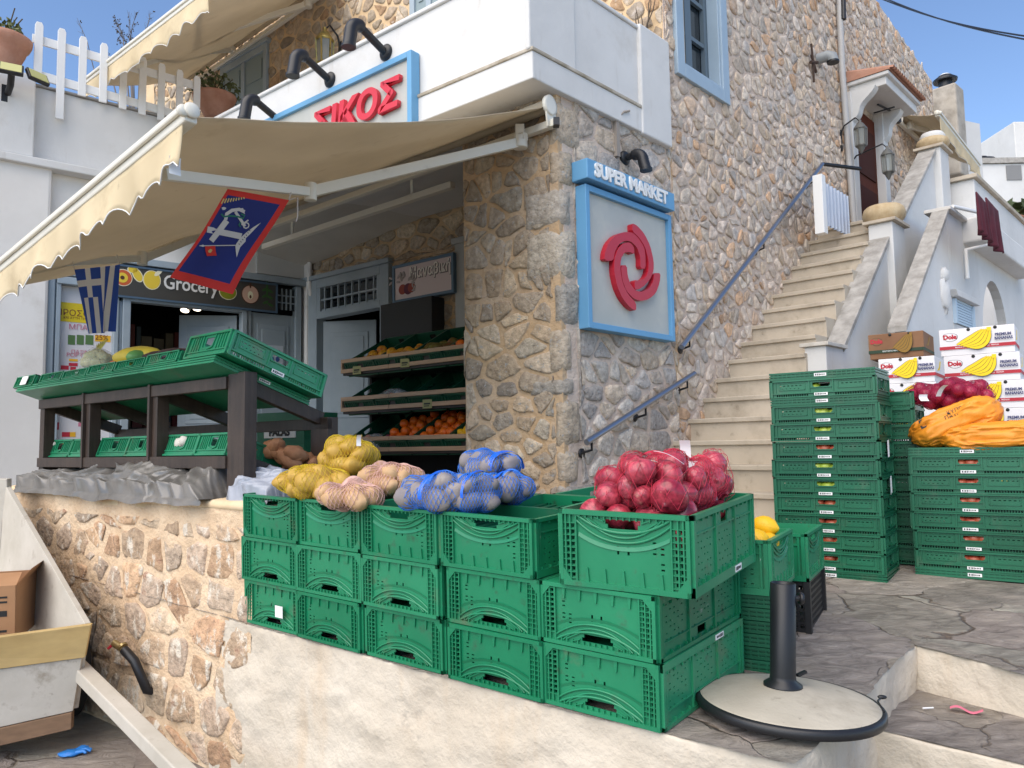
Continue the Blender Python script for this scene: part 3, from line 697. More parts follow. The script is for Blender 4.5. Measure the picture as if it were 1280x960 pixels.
def side_panel(L, h, tray=False):
    b = MB(); rz = random.Random(4)
    holes = [(-.032,.032,h-.045,h-.018)]
    for zone in (-1, 0, 1):
        for r_ in range(7):
            for c_ in range(5):
                if (r_+c_+zone) % 3 == 0: continue
                x = zone*.19+(c_-2)*.026; z = .035+r_*.017
                if z > h-.06 and abs(x) < .05: continue
                holes.append((x-.0048, x+.0048, z, z+.0042))
    b.panel(L, h, .005, holes)
    def rib(x0, x1, z0, z1, p): b.box(x0, x1, -p, 0, z0, z1)
    rib(-L/2, L/2, h-.012, h, .010); rib(-L/2, L/2, 0, .024, .009); rib(-L/2+.02, L/2-.02, h-.05, h-.046, .005)
    for x in (-.095, .095): rib(x-.005, x+.005, .024, h-.012, .007)
    for x in (-.275, .275): rib(x-.004, x+.004, .024, h-.012, .007)
    for k in range(12): x = -.27+k*.049; rib(x-.0015, x+.0015, .024, .034, .010); rib(x-.0015, x+.0015, h-.02, h-.012, .008)
    rib(-L/2, -L/2+.014, 0, h, .010); rib(L/2-.014, L/2, 0, h, .010)
    return b
def base_panel(W, L):
    b = MB(); b.box(-W/2+.006, W/2-.006, -L/2+.006, L/2-.006, .002, .007)
    for k in range(7): x = -W/2+.03+k*(W-.06)/6; b.box(x-.002, x+.002, -L/2+.01, L/2-.01, .007, .011)
    for k in range(9): y = -L/2+.04+k*(L-.08)/8; b.box(-W/2+.01, W/2-.01, y-.002, y+.002, .007, .0105)
    return b
def label_mb():
    b = MB(); b.box(-.032, .032, -.0012, 0, 0, .017)
    rl = random.Random(2); x = -.027
    while x < .026:
        w = rl.uniform(.002, .006); b.box(x, min(x+w, .028), -.0016, -.0012, .0035 if x < -.005 else .005, .0135 if x < -.005 else .012, None, 1); x += w+rl.uniform(.0015, .003)
    return b
CW, CL, CH = .412, .60, .192
ep = end_panel(CW, CH).mesh('end_panel', green); spn = side_panel(CL, CH).mesh('side_panel', green); bpn = base_panel(CW, CL).mesh('base', green)
lb = label_mb().mesh('sticker', [sticker, ink])
def crate_kit(root, epm, spm, bpm, W, L, lab=True, flip=False):
    o = obj('base', bpm, None, root, Matrix())
    obj('end_panel', epm, None, root, T((0,-L/2,0))); obj('end_panel', epm, None, root, Rz(PI)@T((0,-L/2,0)))
    obj('side_panel', spm, None, root, Rz(PI/2)@T((0,-W/2,0))); obj('side_panel', spm, None, root, Rz(-PI/2)@T((0,-W/2,0)))
    if lab:
        obj('sticker', lb, None, root, Rz(PI/2)@T((.1,-W/2-.0095,.004)))
        obj('sticker', lb, None, root, Rz(-PI/2)@T((-.1,-W/2-.0095,.004)))
def plat(x, y, rot=0, dz=0):
    """local axes sitting on the sloping terrace; x to the right along the wall"""
    z = PN.normalized(); X = Rz(rot)@(-dv); X = (X - z*X.dot(z)).normalized(); Y = z.cross(X); p = Vector((x, y, PZ(x, y)))+z*(dz+.006)
    return Matrix(((X.x,Y.x,z.x,p.x),(X.y,Y.y,z.y,p.y),(X.z,Y.z,z.z,p.z),(0,0,0,1)))
UPSIDE = T((0,0,CH))@Ry(PI)
proto_crate = None
cols = [(.185, 'under the heap of red onions'), (.62, 'in the column topped by the emptied crate'), (1.075, 'in the column of the blue net potatoes'), (1.50, 'in the column of the pale net potatoes'), (1.905, 'in the column of the yellow net potatoes')]
rc_ = random.Random(5)
crate_top = {}
for ci, (s, where) in enumerate(cols):
    for row in range(3):
        ds = {0: (.026, .030, -.036), 1: (0, .004, .022), 2: (0, .006, -.006), 3: (0, -.004, .003), 4: (0, .004, -.012)}[ci][row]+rc_.uniform(-.004, .004)
        ds2 = ds
        rot = rc_.uniform(-.012, .012)+(.095 if ci == 0 and row == 2 else 0)
        t = .305+rc_.uniform(-.008, .008)
        p = pl(s+ds2, t)
        M = plat(p.x, p.y, rot, row*(CH+.003))
        if row < 2: M = M@UPSIDE
        elif ci == 0: M = M@Matrix.Diagonal((1.03,1.0,1.22,1))
        lab = ['upturned green plastic crate, lowest ', 'upturned green plastic crate, middle one ', 'upright open green crate, topmost '][row]+where
        if ci == 0: lab = ['upturned green crate with scratched face at the bottom right corner of the row', 'upturned green crate directly below the crate of red onions', 'upright green crate heaped with red onions'][row]
        if row == 2 and ci == 1: lab = 'upright nearly empty green crate left of the red onions'
        if proto_crate is None:
            proto_crate = thing('crate', lab, 'crate', M, 'green crates stacked along the wall edge'); crate_kit(proto_crate, ep, spn, bpn, CW, CL)
        else: dup(proto_crate, M, lab)
        if row == 2: crate_top[ci] = M if ci else plat(p.x, p.y, rot, row*(CH+.003)+.040)
# crates behind the front row
for k, (s, t, lab) in enumerate(((.60, .93, 'second row green crate behind the nearly empty crate'),)):
    for row in range(3):
        p = pl(s, t); M = plat(p.x, p.y, rc_.uniform(-.02,.02), row*(CH+.003))
        if row < 2: M = M@UPSIDE
        dup(proto_crate, M, ['lowest ', 'middle ', 'top '][row]+lab, 'green crates standing behind the front row')
# a paper tag on the far left bottom crate
p = pl(1.83, -.012); b = MB(); b.box(-.027,.027,-.0015,.0,-.025,.025)
tag(obj('paper_tag', b, sticker, None, plat(p.x, p.y, 0, .085)), 'small square white paper stuck on the far left bottom crate', 'label')
# ------------------------------------------------------------------ flat trays
def tray_front(L, h):
    b = MB(); holes = [(-.040,.040,h*.56,h*.80), (-.046,.046,h*.62,h*.80)]
    for s in (-1, 1):
        for k in range(6): x = s*(.11+.022*k); holes.append((x-.006, x+.006, h*.66, h*.66+.004))
        for k in range(5): x = s*(.12+.022*k); holes.append((x-.004, x+.004, h*.50, h*.50+.003)) if s < 0 else None
        for k in range(14): x = s*(.075+.0125*k); holes.append((x-.004, x+.004, .006, .018))
    b.panel(L, h, .005, holes)
    def rib(x0, x1, z0, z1, p): b.box(x0, x1, -p, 0, z0, z1)
    rib(-L/2, L/2, h-.009, h, .010); rib(-L/2, L/2, .020, .026, .008); rib(-L/2, L/2, 0, .005, .008)
    for s in (-1, 1):
        x0, x1 = sorted((s*.085, s*.225)); rib(x0, x1, h*.42, h*.46, .004); rib(x0, x1, h*.82, h*.85, .004); rib(x0, x0+.004, h*.42, h*.85, .004); rib(x1-.004, x1, h*.42, h*.85, .004)
        rib(min(s*(L/2-.012), s*L/2), max(s*(L/2-.012), s*L/2), 0, h, .010); rib(s*.062-.003, s*.062+.003, .02, h-.009, .006)
        rib(s*.245-.002, s*.245+.002, .02, h-.009, .006)
    rib(-.055, .055, h*.50, h*.54, .006)
    return b
def tray_end(W, h):
    b = MB(); holes = [(-.034,.034,h*.50,h*.82), (-.026,.026,h*.44,h*.50)]
    b.panel(W, h, .005, holes)
    def rib(x0, x1, z0, z1, p): b.box(x0, x1, -p, 0, z0, z1)
    rib(-W/2, W/2, h-.009, h, .010); rib(-W/2, W/2, 0, .008, .010); rib(-W/2, W/2, .022, .027, .006)
    for s in (-1, 1):
        rib(min(s*(W/2-.012), s*W/2), max(s*(W/2-.012), s*W/2), 0, h, .010)
        b.bar((s*.052,-.003,h*.92), (s*.045,-.003,h*.40), .007, .005); b.bar((s*.045,-.003,h*.40), (0,-.003,h*.30), .007, .005)
        for k in range(4): x = s*(.075+.022*k); rib(x-.002, x+.002, .027, h-.009, .005)
    return b
TL, TW, TH = .545, .365, .098
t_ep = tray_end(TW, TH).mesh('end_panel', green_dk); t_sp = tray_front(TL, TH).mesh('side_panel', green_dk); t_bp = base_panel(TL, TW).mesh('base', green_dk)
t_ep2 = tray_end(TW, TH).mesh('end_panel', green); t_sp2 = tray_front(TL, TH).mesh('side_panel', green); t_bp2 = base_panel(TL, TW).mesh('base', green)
def tray_kit(root, bright=False, lab=True):
    e_, s__, b_ = (t_ep2, t_sp2, t_bp2) if bright else (t_ep, t_sp, t_bp)
    obj('base', b_, None, root, Matrix())
    obj('side_panel', s__, None, root, T((0,-TW/2,0))); obj('side_panel', s__, None, root, Rz(PI)@T((0,-TW/2,0)))
    obj('end_panel', e_, None, root, Rz(PI/2)@T((0,-TL/2,0))); obj('end_panel', e_, None, root, Rz(-PI/2)@T((0,-TL/2,0)))
    if lab: obj('sticker', lb, None, root, T((.0,-TW/2-.0105,.006))@Matrix.Diagonal((1.1,1,.9,1)))
# folded crate: a flat ribbed pack
def folded_kit(root, m):
    b = MB(); h = .042; b.box(-TL/2, TL/2, -TW/2, TW/2, .004, h-.004)
    for z0, z1 in ((0,.012), (.017,.026), (.032,h)): b.box(-TL/2-.006, TL/2+.006, -TW/2-.006, TW/2+.006, z0, z1)
    for k in range(22): x = -TL/2+.02+k*.0242; b.box(x-.003, x+.003, -TW/2-.0055, TW/2+.0055, .006, h-.004)
    obj('folded_body', b, m, root, Matrix())
    obj('sticker', lb, None, root, T((.0,-TW/2-.007,.012)))
ordn = ['topmost', 'second from the top', 'third from the top', 'fourth from the top', 'fifth from the top', 'sixth from the top', 'seventh from the top', 'eighth from the top', 'ninth from the top', 'lowest']
# fruit glimpsed through the handles
def lathe_fruit(prof, n, m, name, wob=None):
    b = MB(); b.lathe(prof, n, wob=wob); return b.mesh(name, m)
apple_prof = [(.0,-.030),(.012,-.034),(.024,-.030),(.035,-.012),(.038,.004),(.034,.022),(.022,.032),(.010,.031),(.003,.026),(.0,.024)]
ap_g = mat('green_apple_skin', srgb(150,180,50), .35, col2=srgb(185,200,80), sc=8); ap_r = mat('red_apple_skin', (.33,.025,.02), .35, col2=(.5,.12,.05), sc=10)
m_ag = lathe_fruit(apple_prof, 16, ap_g, 'apple'); m_ar = lathe_fruit(apple_prof, 16, ap_r, 'apple')
def place_fruit(me, name, label, cat, M, group):
    o = bpy.data.objects.new(name, me); link(o, None, M); return tag(o, label, cat, group)
def stack_axes(px_, py_, dirx, dz=0):
    p = onP(px_, py_); z = UP; X = Vector(dirx); X.z = 0; X.normalize(); Y = z.cross(X)
    return p, X, Y
proto_tray = None
def put_tray(M, lab, group, bright=False):
    global proto_tray
    key = 'b' if bright else 'd'
    if TP.get(key) is None:
        TP[key] = thing('tray', lab, 'tray', M, group); tray_kit(TP[key], bright); return TP[key]
    return dup(TP[key], M, lab, group)
TP = {}; FP = {}
def put_folded(M, lab, group, m=green_dk):
    if FP.get(m.name) is None: FP[m.name] = thing('folded_crate', lab, 'crate', M, group); folded_kit(FP[m.name], m); return FP[m.name]
    return dup(FP[m.name], M, lab, group)
def mat_of(p, X, Y): return Matrix(((X.x,Y.x,0,p.x),(X.y,Y.y,0,p.y),(X.z,Y.z,1,p.z),(0,0,0,1)))
pA, XA, YA = stack_axes(1108, 729, (.815,-.58,0))
cA = pA - XA*TL/2 + YA*TW/2
z = .0; names = list(reversed(ordn))
fill = ['r','r','r','r','g','g','r','g','g','n']
put_folded(mat_of(cA+UP*z, XA, YA), 'folded green crate flat on the paving under the tall tray stack', 'flat folded green crates'); z += .042
for k in range(10):
    if k == 9:
        put_folded(mat_of(cA+UP*z, XA, YA)@Rz(.004), 'folded green crate between the two topmost trays of the tall stack', 'flat folded green crates'); z += .044
    jr = random.uniform(-.012,.012); M = mat_of(cA+UP*z+XA*random.uniform(-.005,.005), XA, YA)@Rz(jr)
    what = {'r': 'red fruit', 'g': 'green apples', 'n': 'dark fruit'}[fill[k]]
    put_tray(M, f'flat green tray showing {what}, {names[k]} of the tall stack', 'green trays in the tall stack before the steps')
    for q in range(3):
        rr = random.Random(k*7+q); f_ = fill[k] if fill[k] != 'n' else 'g'
        if k == 9 and q: continue
        place_fruit(m_ag if f_ == 'g' else m_ar, 'apple', 'green apple seen through a tray handle hole' if f_ == 'g' else 'red apple seen through a tray handle hole', 'apple',
                    M@T((-.05+.05*q+rr.uniform(-.012,.012), -TW/2+.05, .050+rr.uniform(-.006,.008)))@Rx(rr.uniform(-.6,.6)), 'apples behind tray handles, '+('green' if f_ == 'g' else 'red'))
    z += TH+.0015
put_folded(mat_of(cA+UP*z, XA, YA)@Rz(-.006), 'folded green crate lying on top of the tall tray stack', 'flat folded green crates')
# paper slips on the ends of two trays of the tall stack
for k, zz in ((0, .735), (1, .535)):
    b = MB(); b.grid(lambda a, c: ((a-.5)*.075, -.004*math.sin(a*5+k), -.09+c*.09+.008*a), 6, 6)
    tag(obj('paper_slip', b, sticker, None, mat_of(cA+XA*(TL/2+.014)+YA*(.0)+UP*zz, XA, YA)@Rz(PI/2)@T((.0,-.003,0))), ['white paper slip hanging on a tray end, upper one', 'white paper slip hanging on a tray end, lower one'][k], 'paper', 'paper slips on tray ends')
# right stack
pB, XB, YB = stack_axes(1146, 718, (.80,-.60,0)); cB = pB + XB*TL/2 + YB*TW/2
z = .0
put_folded(mat_of(cB+UP*z, XB, YB), 'folded green crate on the paving under the stack at the right edge', 'flat folded green crates'); z += .042
for k in range(6):
    M = mat_of(cB+UP*z+XB*random.uniform(-.006,.006), XB, YB)@Rz(random.uniform(-.012,.012))
    put_tray(M, f'flat green tray with red fruit, {["lowest","second","third","fourth","fifth","topmost"][k]}{" from below" if 0<k<5 else ""} in the right edge stack', 'green trays in the stack at the right edge')
    for q in range(3):
        rr = random.Random(k*5+q+90)
        place_fruit(m_ar, 'apple', 'red apple seen through a tray handle hole', 'apple', M@T((-.05+.05*q+rr.uniform(-.012,.012), -TW/2+.05, .050+rr.uniform(-.006,.008)))@Rx(rr.uniform(-.6,.6)), 'apples behind tray handles, red')
    z += TH+.0015
for k in range(1):
    put_folded(mat_of(cB+UP*z, XB, YB), 'folded green crate on top of the right hand stack under the orange bags', 'flat folded green crates'); z += .042
zB = z
# low pair of trays between the stacks
pC = cA + XA*.10 + YA*.50
z = .0
for k in range(10):
    put_tray(mat_of(Vector((pC.x, pC.y, PZ(pC.x, pC.y)))+UP*z, XA, YA), f'flat green tray half hidden between the two stacks, {["lowest","second","third","fourth","fifth","sixth","seventh","eighth","ninth","topmost"][k]}{" from below" if 0<k<9 else ""}', 'green trays standing between the two stacks'); z += TH
# ------------------------------------------------------------------ lemon stack and its neighbour
pL = onP(967, 843); dL = Vector((.5,.866,0)); XL = Vector((.866,-.5,0))
Mx = mat_of(pL - XL*.30 + dL*.2, XL, dL)
zz = 0
for k in range(6):
    put_folded(Mx@T((0,0,zz))@Matrix.Diagonal((1.09,1.09,1,1)), f'folded green crate {["at the bottom of","second in","third in","fourth in","fifth in","uppermost in"][k]} the lemon crate pile', 'folded crates under the lemons'); zz += .045
dup(proto_crate, Mx@T((0,0,zz))@Rz(PI/2), 'green crate of lemons behind the umbrella stand', 'green crates by the umbrella stand')
M_lem = Mx@T((0,0,zz))
pM = onP(1015, 793); Mb = mat_of(pM - XL*.31 + dL*.2, XL, dL)
bc = thing('black_crate', 'black plastic lattice crate on the paving behind the umbrella stand', 'crate', Mb)
bm2 = MB()
for s in (-1, 1):
    bm2.panel(.40, .21, .006, [(-.18+i*.026, -.164+i*.026, .02+j*.026, .036+j*.026) for i in range(14) for j in range(7)], (Rz(PI/2) if s < 0 else Rz(-PI/2))@T((0,-.30,0)))
    bm2.panel(.60, .21, .006, [(-.28+i*.026, -.264+i*.026, .02+j*.026, .036+j*.026) for i in range(22) for j in range(7)], (Rz(0) if s < 0 else Rz(PI))@T((0,-.20,0)))
    for q in (-1, 1): bm2.box(s*.30-.012, s*.30+.012, q*.2-.012, q*.2+.012, 0, .21)
obj('lattice_sides', bm2, black_p, bc, Matrix()); obj('base', base_panel(.6,.4), black_p, bc, Matrix())
dup(proto_crate, Mb@T((0,0,.212))@Rz(PI/2), 'empty green crate on the black crate behind the lemons', 'green crates by the umbrella stand')

# ================================================================== PRODUCE
onion_m = mat('red_onion_skin', (.29,.012,.036), .28, col2=(.52,.050,.080), sc=10, spec=.55, vary=.25, wave=((75,75,5),.45,1.5), bump=.12, bsc=60, dirt=[((.60,.30,.22), 16., .60, .82), ((.15,.008,.03), 6., .55, .78), ((.62,.36,.26), 45., .68, .76)])
onion_prof = [(.0,-.044),(.006,-.045),(.014,-.043),(.032,-.034),(.046,-.017),(.050,.002),(.047,.020),(.036,.034),(.020,.042),(.010,.0455),(.006,.050),(.004,.055),(.0,.056)]
onions = []
for k in range(3):
    b = MB(); b.lathe([(r*(1+.04*k), z*(1-.07*k)) for r, z in onion_prof], 22, wob=lambda a, z: .03*math.sin(a*3+k)+.015*math.sin(a*7+k*2)); 
    for q in range(5): a = q*1.3+k; b.tube([(.004*math.cos(a),.004*math.sin(a),-.047),(.010*math.cos(a),.010*math.sin(a),-.053)], .0012, 4)
    onions.append(b.mesh('onion', onion_m))
def pile(n, r0, r1, region, zbase, rng, tries=40, zmax=9, score=None):
    """spheres dropped one by one into a heap"""
    out = []
    for _ in range(n):
        best = None; r = rng.uniform(r0, r1)
        for _t in range(tries):
            x, y = region(rng); z = zbase(x, y)+r
            for (a, b, c, q) in out:
                d2_ = (x-a)**2+(y-b)**2; R = (r+q)*.87
                if d2_ < R*R: z = max(z, c+math.sqrt(R*R-d2_))
            if z > zmax: continue
            k = score(x, y, z) if score else z
            if best is None or k < best[0]: best = (k, x, y, z)
        if best: out.append((best[1], best[2], best[3], r))
    return out
rng = random.Random(21)
Mo = crate_top[0]
heap = pile(80, .036, .056, lambda g_: (g_.uniform(-.148,.148), g_.uniform(-.235,.235)), lambda x, y: .05, rng, 60, score=lambda x, y, z: z+.22*(x*x+.40*(y+.02)**2)**.5)
for k, (x, y, z, r) in enumerate(heap):
    if z < .12 and y > -.20: continue
    R = Matrix.Rotation(rng.uniform(.4,2.9), 4, Vector((rng.uniform(-1,1), rng.uniform(-1,1), .2)))@Rz(rng.uniform(0,6))
    place_fruit(onions[k % 3], 'red_onion', 'shiny red onion in the heap on the front green crate', 'onion', Mo@T((x,y,z))@R@Matrix.Scale(r/.051, 4), 'red onions heaped in the front crate')
def net_bag(name, label, cat, balls, m, group=None, M=None, nu=44, nv=22, th=.0011, neck=None, film=None):
    """diamond netting pulled over a cluster of balls (centre, radii)"""
    c = sum((Vector(b[:3]) for b in balls), Vector())/len(balls)
    def rad(d):
        best = .02
        for b in balls:
            p = Vector(b[:3])-c; r = b[3]*1.13; q = p.dot(d); disc = r*r-(p.length_squared-q*q)
            if disc > 0: best = max(best, q+math.sqrt(disc))
        return best
    R = [[0]*(nu) for _ in range(nv+1)]; D = [[None]*nu for _ in range(nv+1)]
    for j in range(nv+1):
        ph = -PI/2+PI*(j/nv)*.999+.0005
        for i in range(nu):
            a = 2*PI*(i+.5*(j % 2))/nu; d = Vector((math.cos(ph)*math.cos(a), math.cos(ph)*math.sin(a), math.sin(ph))); D[j][i] = d; R[j][i] = rad(d)
    for _ in range(2):
        R2 = [r[:] for r in R]
        for j in range(1, nv):
            for i in range(nu): R2[j][i] = max(R[j][i], (R[j][i-1]+R[j][(i+1)%nu]+R[j-1][i]+R[j+1][i])/4)
        R = R2
    P = [[c+D[j][i]*(R[j][i]+.0015) for i in range(nu)] for j in range(nv+1)]
    b = MB()
    def seg(a, e): b.tube([a, e], th, 3, cap=False)
    for j in range(nv):
        for i in range(nu):
            if j % 2 == 0: seg(P[j][i], P[j+1][i]); seg(P[j][i], P[j+1][i-1])
            else: seg(P[j][i], P[j+1][i]); seg(P[j][i], P[j+1][(i+1) % nu])
    root = thing(name, label, cat, T(c), group)
    obj('netting', b, m, root, T(-c))
    if neck:
        nb = MB(); e = Vector(neck); a0 = c+(e-c)*.55
        for q in range(9):
            an = q*2*PI/9; o = Vector((math.cos(an), math.sin(an), .3*math.sin(an*2)))*.035
            nb.tube([a0+o, a0.lerp(e, .6)+o*.35, e+o*.12, e+(e-a0)*.25+o*.5], .0016, 4)
        obj('gathered_neck', nb, m, root, T(-c))
    if film: obj('plastic_band', film, FILM, root, T(-c))
    return root, P, c
# --- tags of the onion nets
def paper_tag(p, ang, tilt, w=.032, l=.085, label='white paper tag', art=False):
    b = MB(); b.grid(lambda a, c: ((a-.5)*w, .012*math.sin(c*2.6), (c-.5)*l), 4, 8)
    o = thing('price_tag', label, 'tag', T(p)@Rz(ang)@Rx(tilt))
    obj('paper', b, sticker, o, Matrix())
    if art:
        a = MB(); rt = random.Random(5)
        for q in range(7): zc = -.03+q*.009; a.box(-.010, .010*rt.uniform(.2,1), -.002+.012*math.sin((zc/l+.5)*2.6)-.001, .012*math.sin((zc/l+.5)*2.6)-.0005, zc, zc+.006, None, q % 2)
        obj('print', a, [mat('tag_orange', srgb(220,120,40), .6), mat('tag_green', srgb(60,110,50), .6)], o, Matrix())
    return o
net_red = mat('red_netting', (.60,.03,.07), .5)
for k, q in enumerate(((785,596), (852,592), (820,628))):
    c_ = atY(q[0], q[1], 2.42+.05*k)
cl = [[], [], []]
for (x, y, z, r) in heap:
    if z > .18:
        i = 0 if x < -.05 and z > .2 else (1 if x > .06 else 2); w_ = Mo@Vector((x,y,z)); cl[i].append((w_.x, w_.y, w_.z, r))
for i, l in enumerate(cl):
    if l: net_bag('net_bag', ['fine red net over the left part of the onion heap', 'fine red net over the right part of the onion heap', 'fine red net over the front of the onion heap'][i], 'net bag', l, net_red, 'red onion nets', nu=38, nv=19, th=.0008)
def heap_top(x, y):
    b_ = .1
    for (a, c, z, r) in heap:
        d_ = (x-a)**2+(y-c)**2
        if d_ < r*r: b_ = max(b_, z+math.sqrt(r*r-d_))
    return b_
MoR = Mo.copy(); MoR.translation = (0,0,0)
for (x, y, dz, R_, art, w_, l_, lb_) in ((-.07,-.02,.014,Rz(1.0)@Rx(1.25),True,.034,.09,'white printed paper tag on top of the onion heap'), (.045,.12,.030,Rz(.2)@Rx(.25),False,.036,.075,'plain white paper tag standing up at the back of the onion heap'),
        (.135,-.03,-.012,Rz(.5)@Rx(-.55),False,.036,.09,'plain white paper tag hanging at the right of the onion heap'), (.05,-.12,.010,Rz(-1.1)@Rx(1.1),True,.03,.075,'small printed paper tag lying in the middle of the onion heap'), (.10,-.17,.008,Rz(-1.2)@Rx(1.2),False,.022,.10,'long white paper strip across the low right onions')):
    paper_tag(Mo@Vector((x, y, heap_top(x, y)+dz)), 0, 0, w_, l_, label=lb_, art=art).matrix_local = T(Mo@Vector((x, y, heap_top(x, y)+dz)))@MoR.to_quaternion().to_matrix().to_4x4()@R_
# --- potatoes in nets
pot_y = mat('washed_potato_skin', srgb(176,138,52), .6, col2=srgb(196,160,74), sc=14, bump=.15, bsc=50, dirt=[(srgb(110,80,40), 30., .66, .8)])
pot_b = mat('pale_potato_skin', srgb(184,146,104), .65, col2=srgb(196,162,122), sc=14, bump=.15, bsc=50, dirt=[(srgb(120,90,60), 30., .66, .8)])
pot_d = mat('earthy_potato_skin', srgb(122,116,120), .75, col2=srgb(146,138,132), sc=14, bump=.2, bsc=50, dirt=[(srgb(80,70,62), 22., .6, .8)])
def potatoes(m):
    r_ = []
    for k in range(3):
        b = MB(); b.blob(.060, .043, .040, None, 0, 18, 12, .14, 1.6, k+2); r_.append(b.mesh('potato', m))
    return r_
PT = {'y': potatoes(pot_y), 'b': potatoes(pot_b), 'd': potatoes(pot_d)}
net_y = mat('yellow_netting', srgb(206,178,30), .5); net_p = mat('pinkish_netting', srgb(210,170,160), .6); net_b = mat('blue_netting', srgb(52,122,222), .5)
FILM = mat('blue_film', srgb(24,98,215), .3, spec=.6)
def clust(cx, cy, Y, rx, ry, rz, n, rng, r0=.038, r1=.05):
    c = atY(cx, cy, Y); out = []
    for _ in range(6000):
        if len(out) >= n: break
        d = Vector((rng.gauss(0,1), rng.gauss(0,1), rng.gauss(0,1))).normalized()*rng.random()**.25
        r = rng.uniform(r0, r1); p = c+(-dv)*d.x*(rx-r)+dp*d.y*(ry-r)+UP*d.z*(rz-r)
        if all((p-Vector(o[:3])).length > (r+o[3])*.66 for o in out): out.append((p.x, p.y, p.z, r))
    return out
netspec = [('y', 436, 574, 3.55, .155, .13, .135, 24, net_y, 'yellow net bag of potatoes standing on the pile, upper one', (447,548)),
           ('y', 394, 603, 3.38, .21, .15, .085, 26, net_y, 'yellow net bag of potatoes lying along the left crates', None),
           ('b', 490, 602, 3.32, .16, .14, .09, 18, net_p, 'pinkish net bag of pale potatoes, the higher right one', None),
           ('b', 436, 620, 3.10, .16, .12, .075, 17, net_p, 'pinkish net bag of pale potatoes sunk into the crate', None),
           ('d', 612, 584, 3.12, .165, .13, .075, 20, net_b, 'blue net bag of earthy potatoes, upper one of the pile', None),
           ('d', 545, 617, 2.85, .17, .13, .085, 22, net_b, 'blue net bag of earthy potatoes at the front left of the pile', None),
           ('d', 630, 610, 3.0, .125, .12, .07, 13, net_b, 'blue net bag of earthy potatoes at the right of the pile', None),
           ('d', 592, 616, 2.80, .12, .10, .08, 13, net_b, 'blue net bag of earthy potatoes at the front middle of the pile', None)]
rng = random.Random(31)
for kk, (ty, cx, cy, Y, rx, ry, rz, n, m, lab, nk) in enumerate(netspec):
    bl = clust(cx, cy, Y, rx, ry, rz, n, rng)
    sx = {'y': 1.0, 'b': 1.0, 'd': .9}[ty]
    for (x, y, z, r) in bl:
        R = Matrix.Rotation(rng.uniform(0, 6.3), 4, Vector((rng.uniform(-.5,.5), rng.uniform(-.5,.5), 1)))@Rx(rng.uniform(-.5,.5))
        place_fruit(PT[ty][int(rng.random()*3)], 'potato', 'potato inside the '+lab, 'potato', T((x,y,z))@R@Matrix.Scale(r/.042, 4), 'potatoes in the '+lab)
    film = None
    if ty == 'd':
        c = atY(cx, cy, Y); film = MB()
        rx2, ry2, rz2 = rx*.98, ry*1.0, rz*1.02
        for (a0, a1) in ((.60, .645),) if kk != 4 else ((.74, .80),):
            def fn(a, b_, a0=a0, a1=a1):
                x = (a0+(a1-a0)*a)*2-1; w_ = math.sqrt(max(.02, 1-x*x)); t_ = PI*(b_*1.1-.05)
                q = 1+.05*mnoise.noise(Vector((a*9, b_*12, kk)))
                return c+(-dv)*x*rx2+dp*(-math.cos(t_))*ry2*w_*q+UP*math.sin(t_)*rz2*w_*q
            film.grid(fn, 6, 24)
    net_bag('net_bag', lab, 'net bag', bl, m, None, nu=46, nv=22, th={'y':.0010,'b':.0013,'d':.0011}[ty], neck=tuple(atY(nk[0], nk[1], Y-.05)) if nk else None, film=film)
paper_tag(atY(449,551,3.42), .4, .4, .02, .05, label='small white tag at the neck of the yellow net')
paper_tag(atY(603,597,2.72), 1.2, .9, .022, .075, label='white plastic tag on the blue potato nets')
# a potato left in the nearly empty crate and lemons
b_ = crate_top[1]
place_fruit(PT['b'][0], 'potato', 'single potato in the back of the nearly empty crate', 'potato', b_@T((.14,.20,.165))@Rz(.6), None)
pk = MB(); pk.box(-.19, .19, -.27, .27, .0, .012); pk.box(-.19, .19, -.05, -.03, .012, .06); 
for kx in range(8): pk.box(-.185+kx*.05, -.165+kx*.05, -.27, .27, .012, .018)
fo = thing('folded_crate', 'folded dark green crate lying inside the nearly empty crate', 'crate', b_@T((0,0,.13))@Rx(.03)); obj('folded_body', pk, green_dk, fo, Matrix())
lem_m = mat('lemon_skin', srgb(232,176,12), .45, col2=srgb(240,192,30), sc=6, bump=.25, bsc=160)
b = MB(); b.lathe([(0,-.050),(.006,-.048),(.012,-.043),(.028,-.030),(.036,-.010),(.036,.010),(.028,.030),(.013,.042),(.006,.047),(0,.049)], 18); lem = b.mesh('lemon', lem_m)
rng = random.Random(3)
for (x, y, z, r) in pile(26, .036, .046, lambda g_: (g_.uniform(-.24,.24), g_.uniform(-.15,.15)), lambda x, y: .125, rng, 20):
    place_fruit(lem, 'lemon', 'ripe yellow lemon in the crate behind the umbrella stand', 'lemon', M_lem@T((x,y,z))@Rz(rng.uniform(0,6))@Rx(rng.uniform(-1.5,1.5))@Matrix.Scale(r/.038,4), 'lemons in the crate by the umbrella stand')
place_fruit(lem, 'lemon', 'yellow lemon showing through the handle hole of the lemon crate', 'lemon', M_lem@T((.262,-.0,.160))@Rx(1.4)@Matrix.Scale(1.0,4), None)
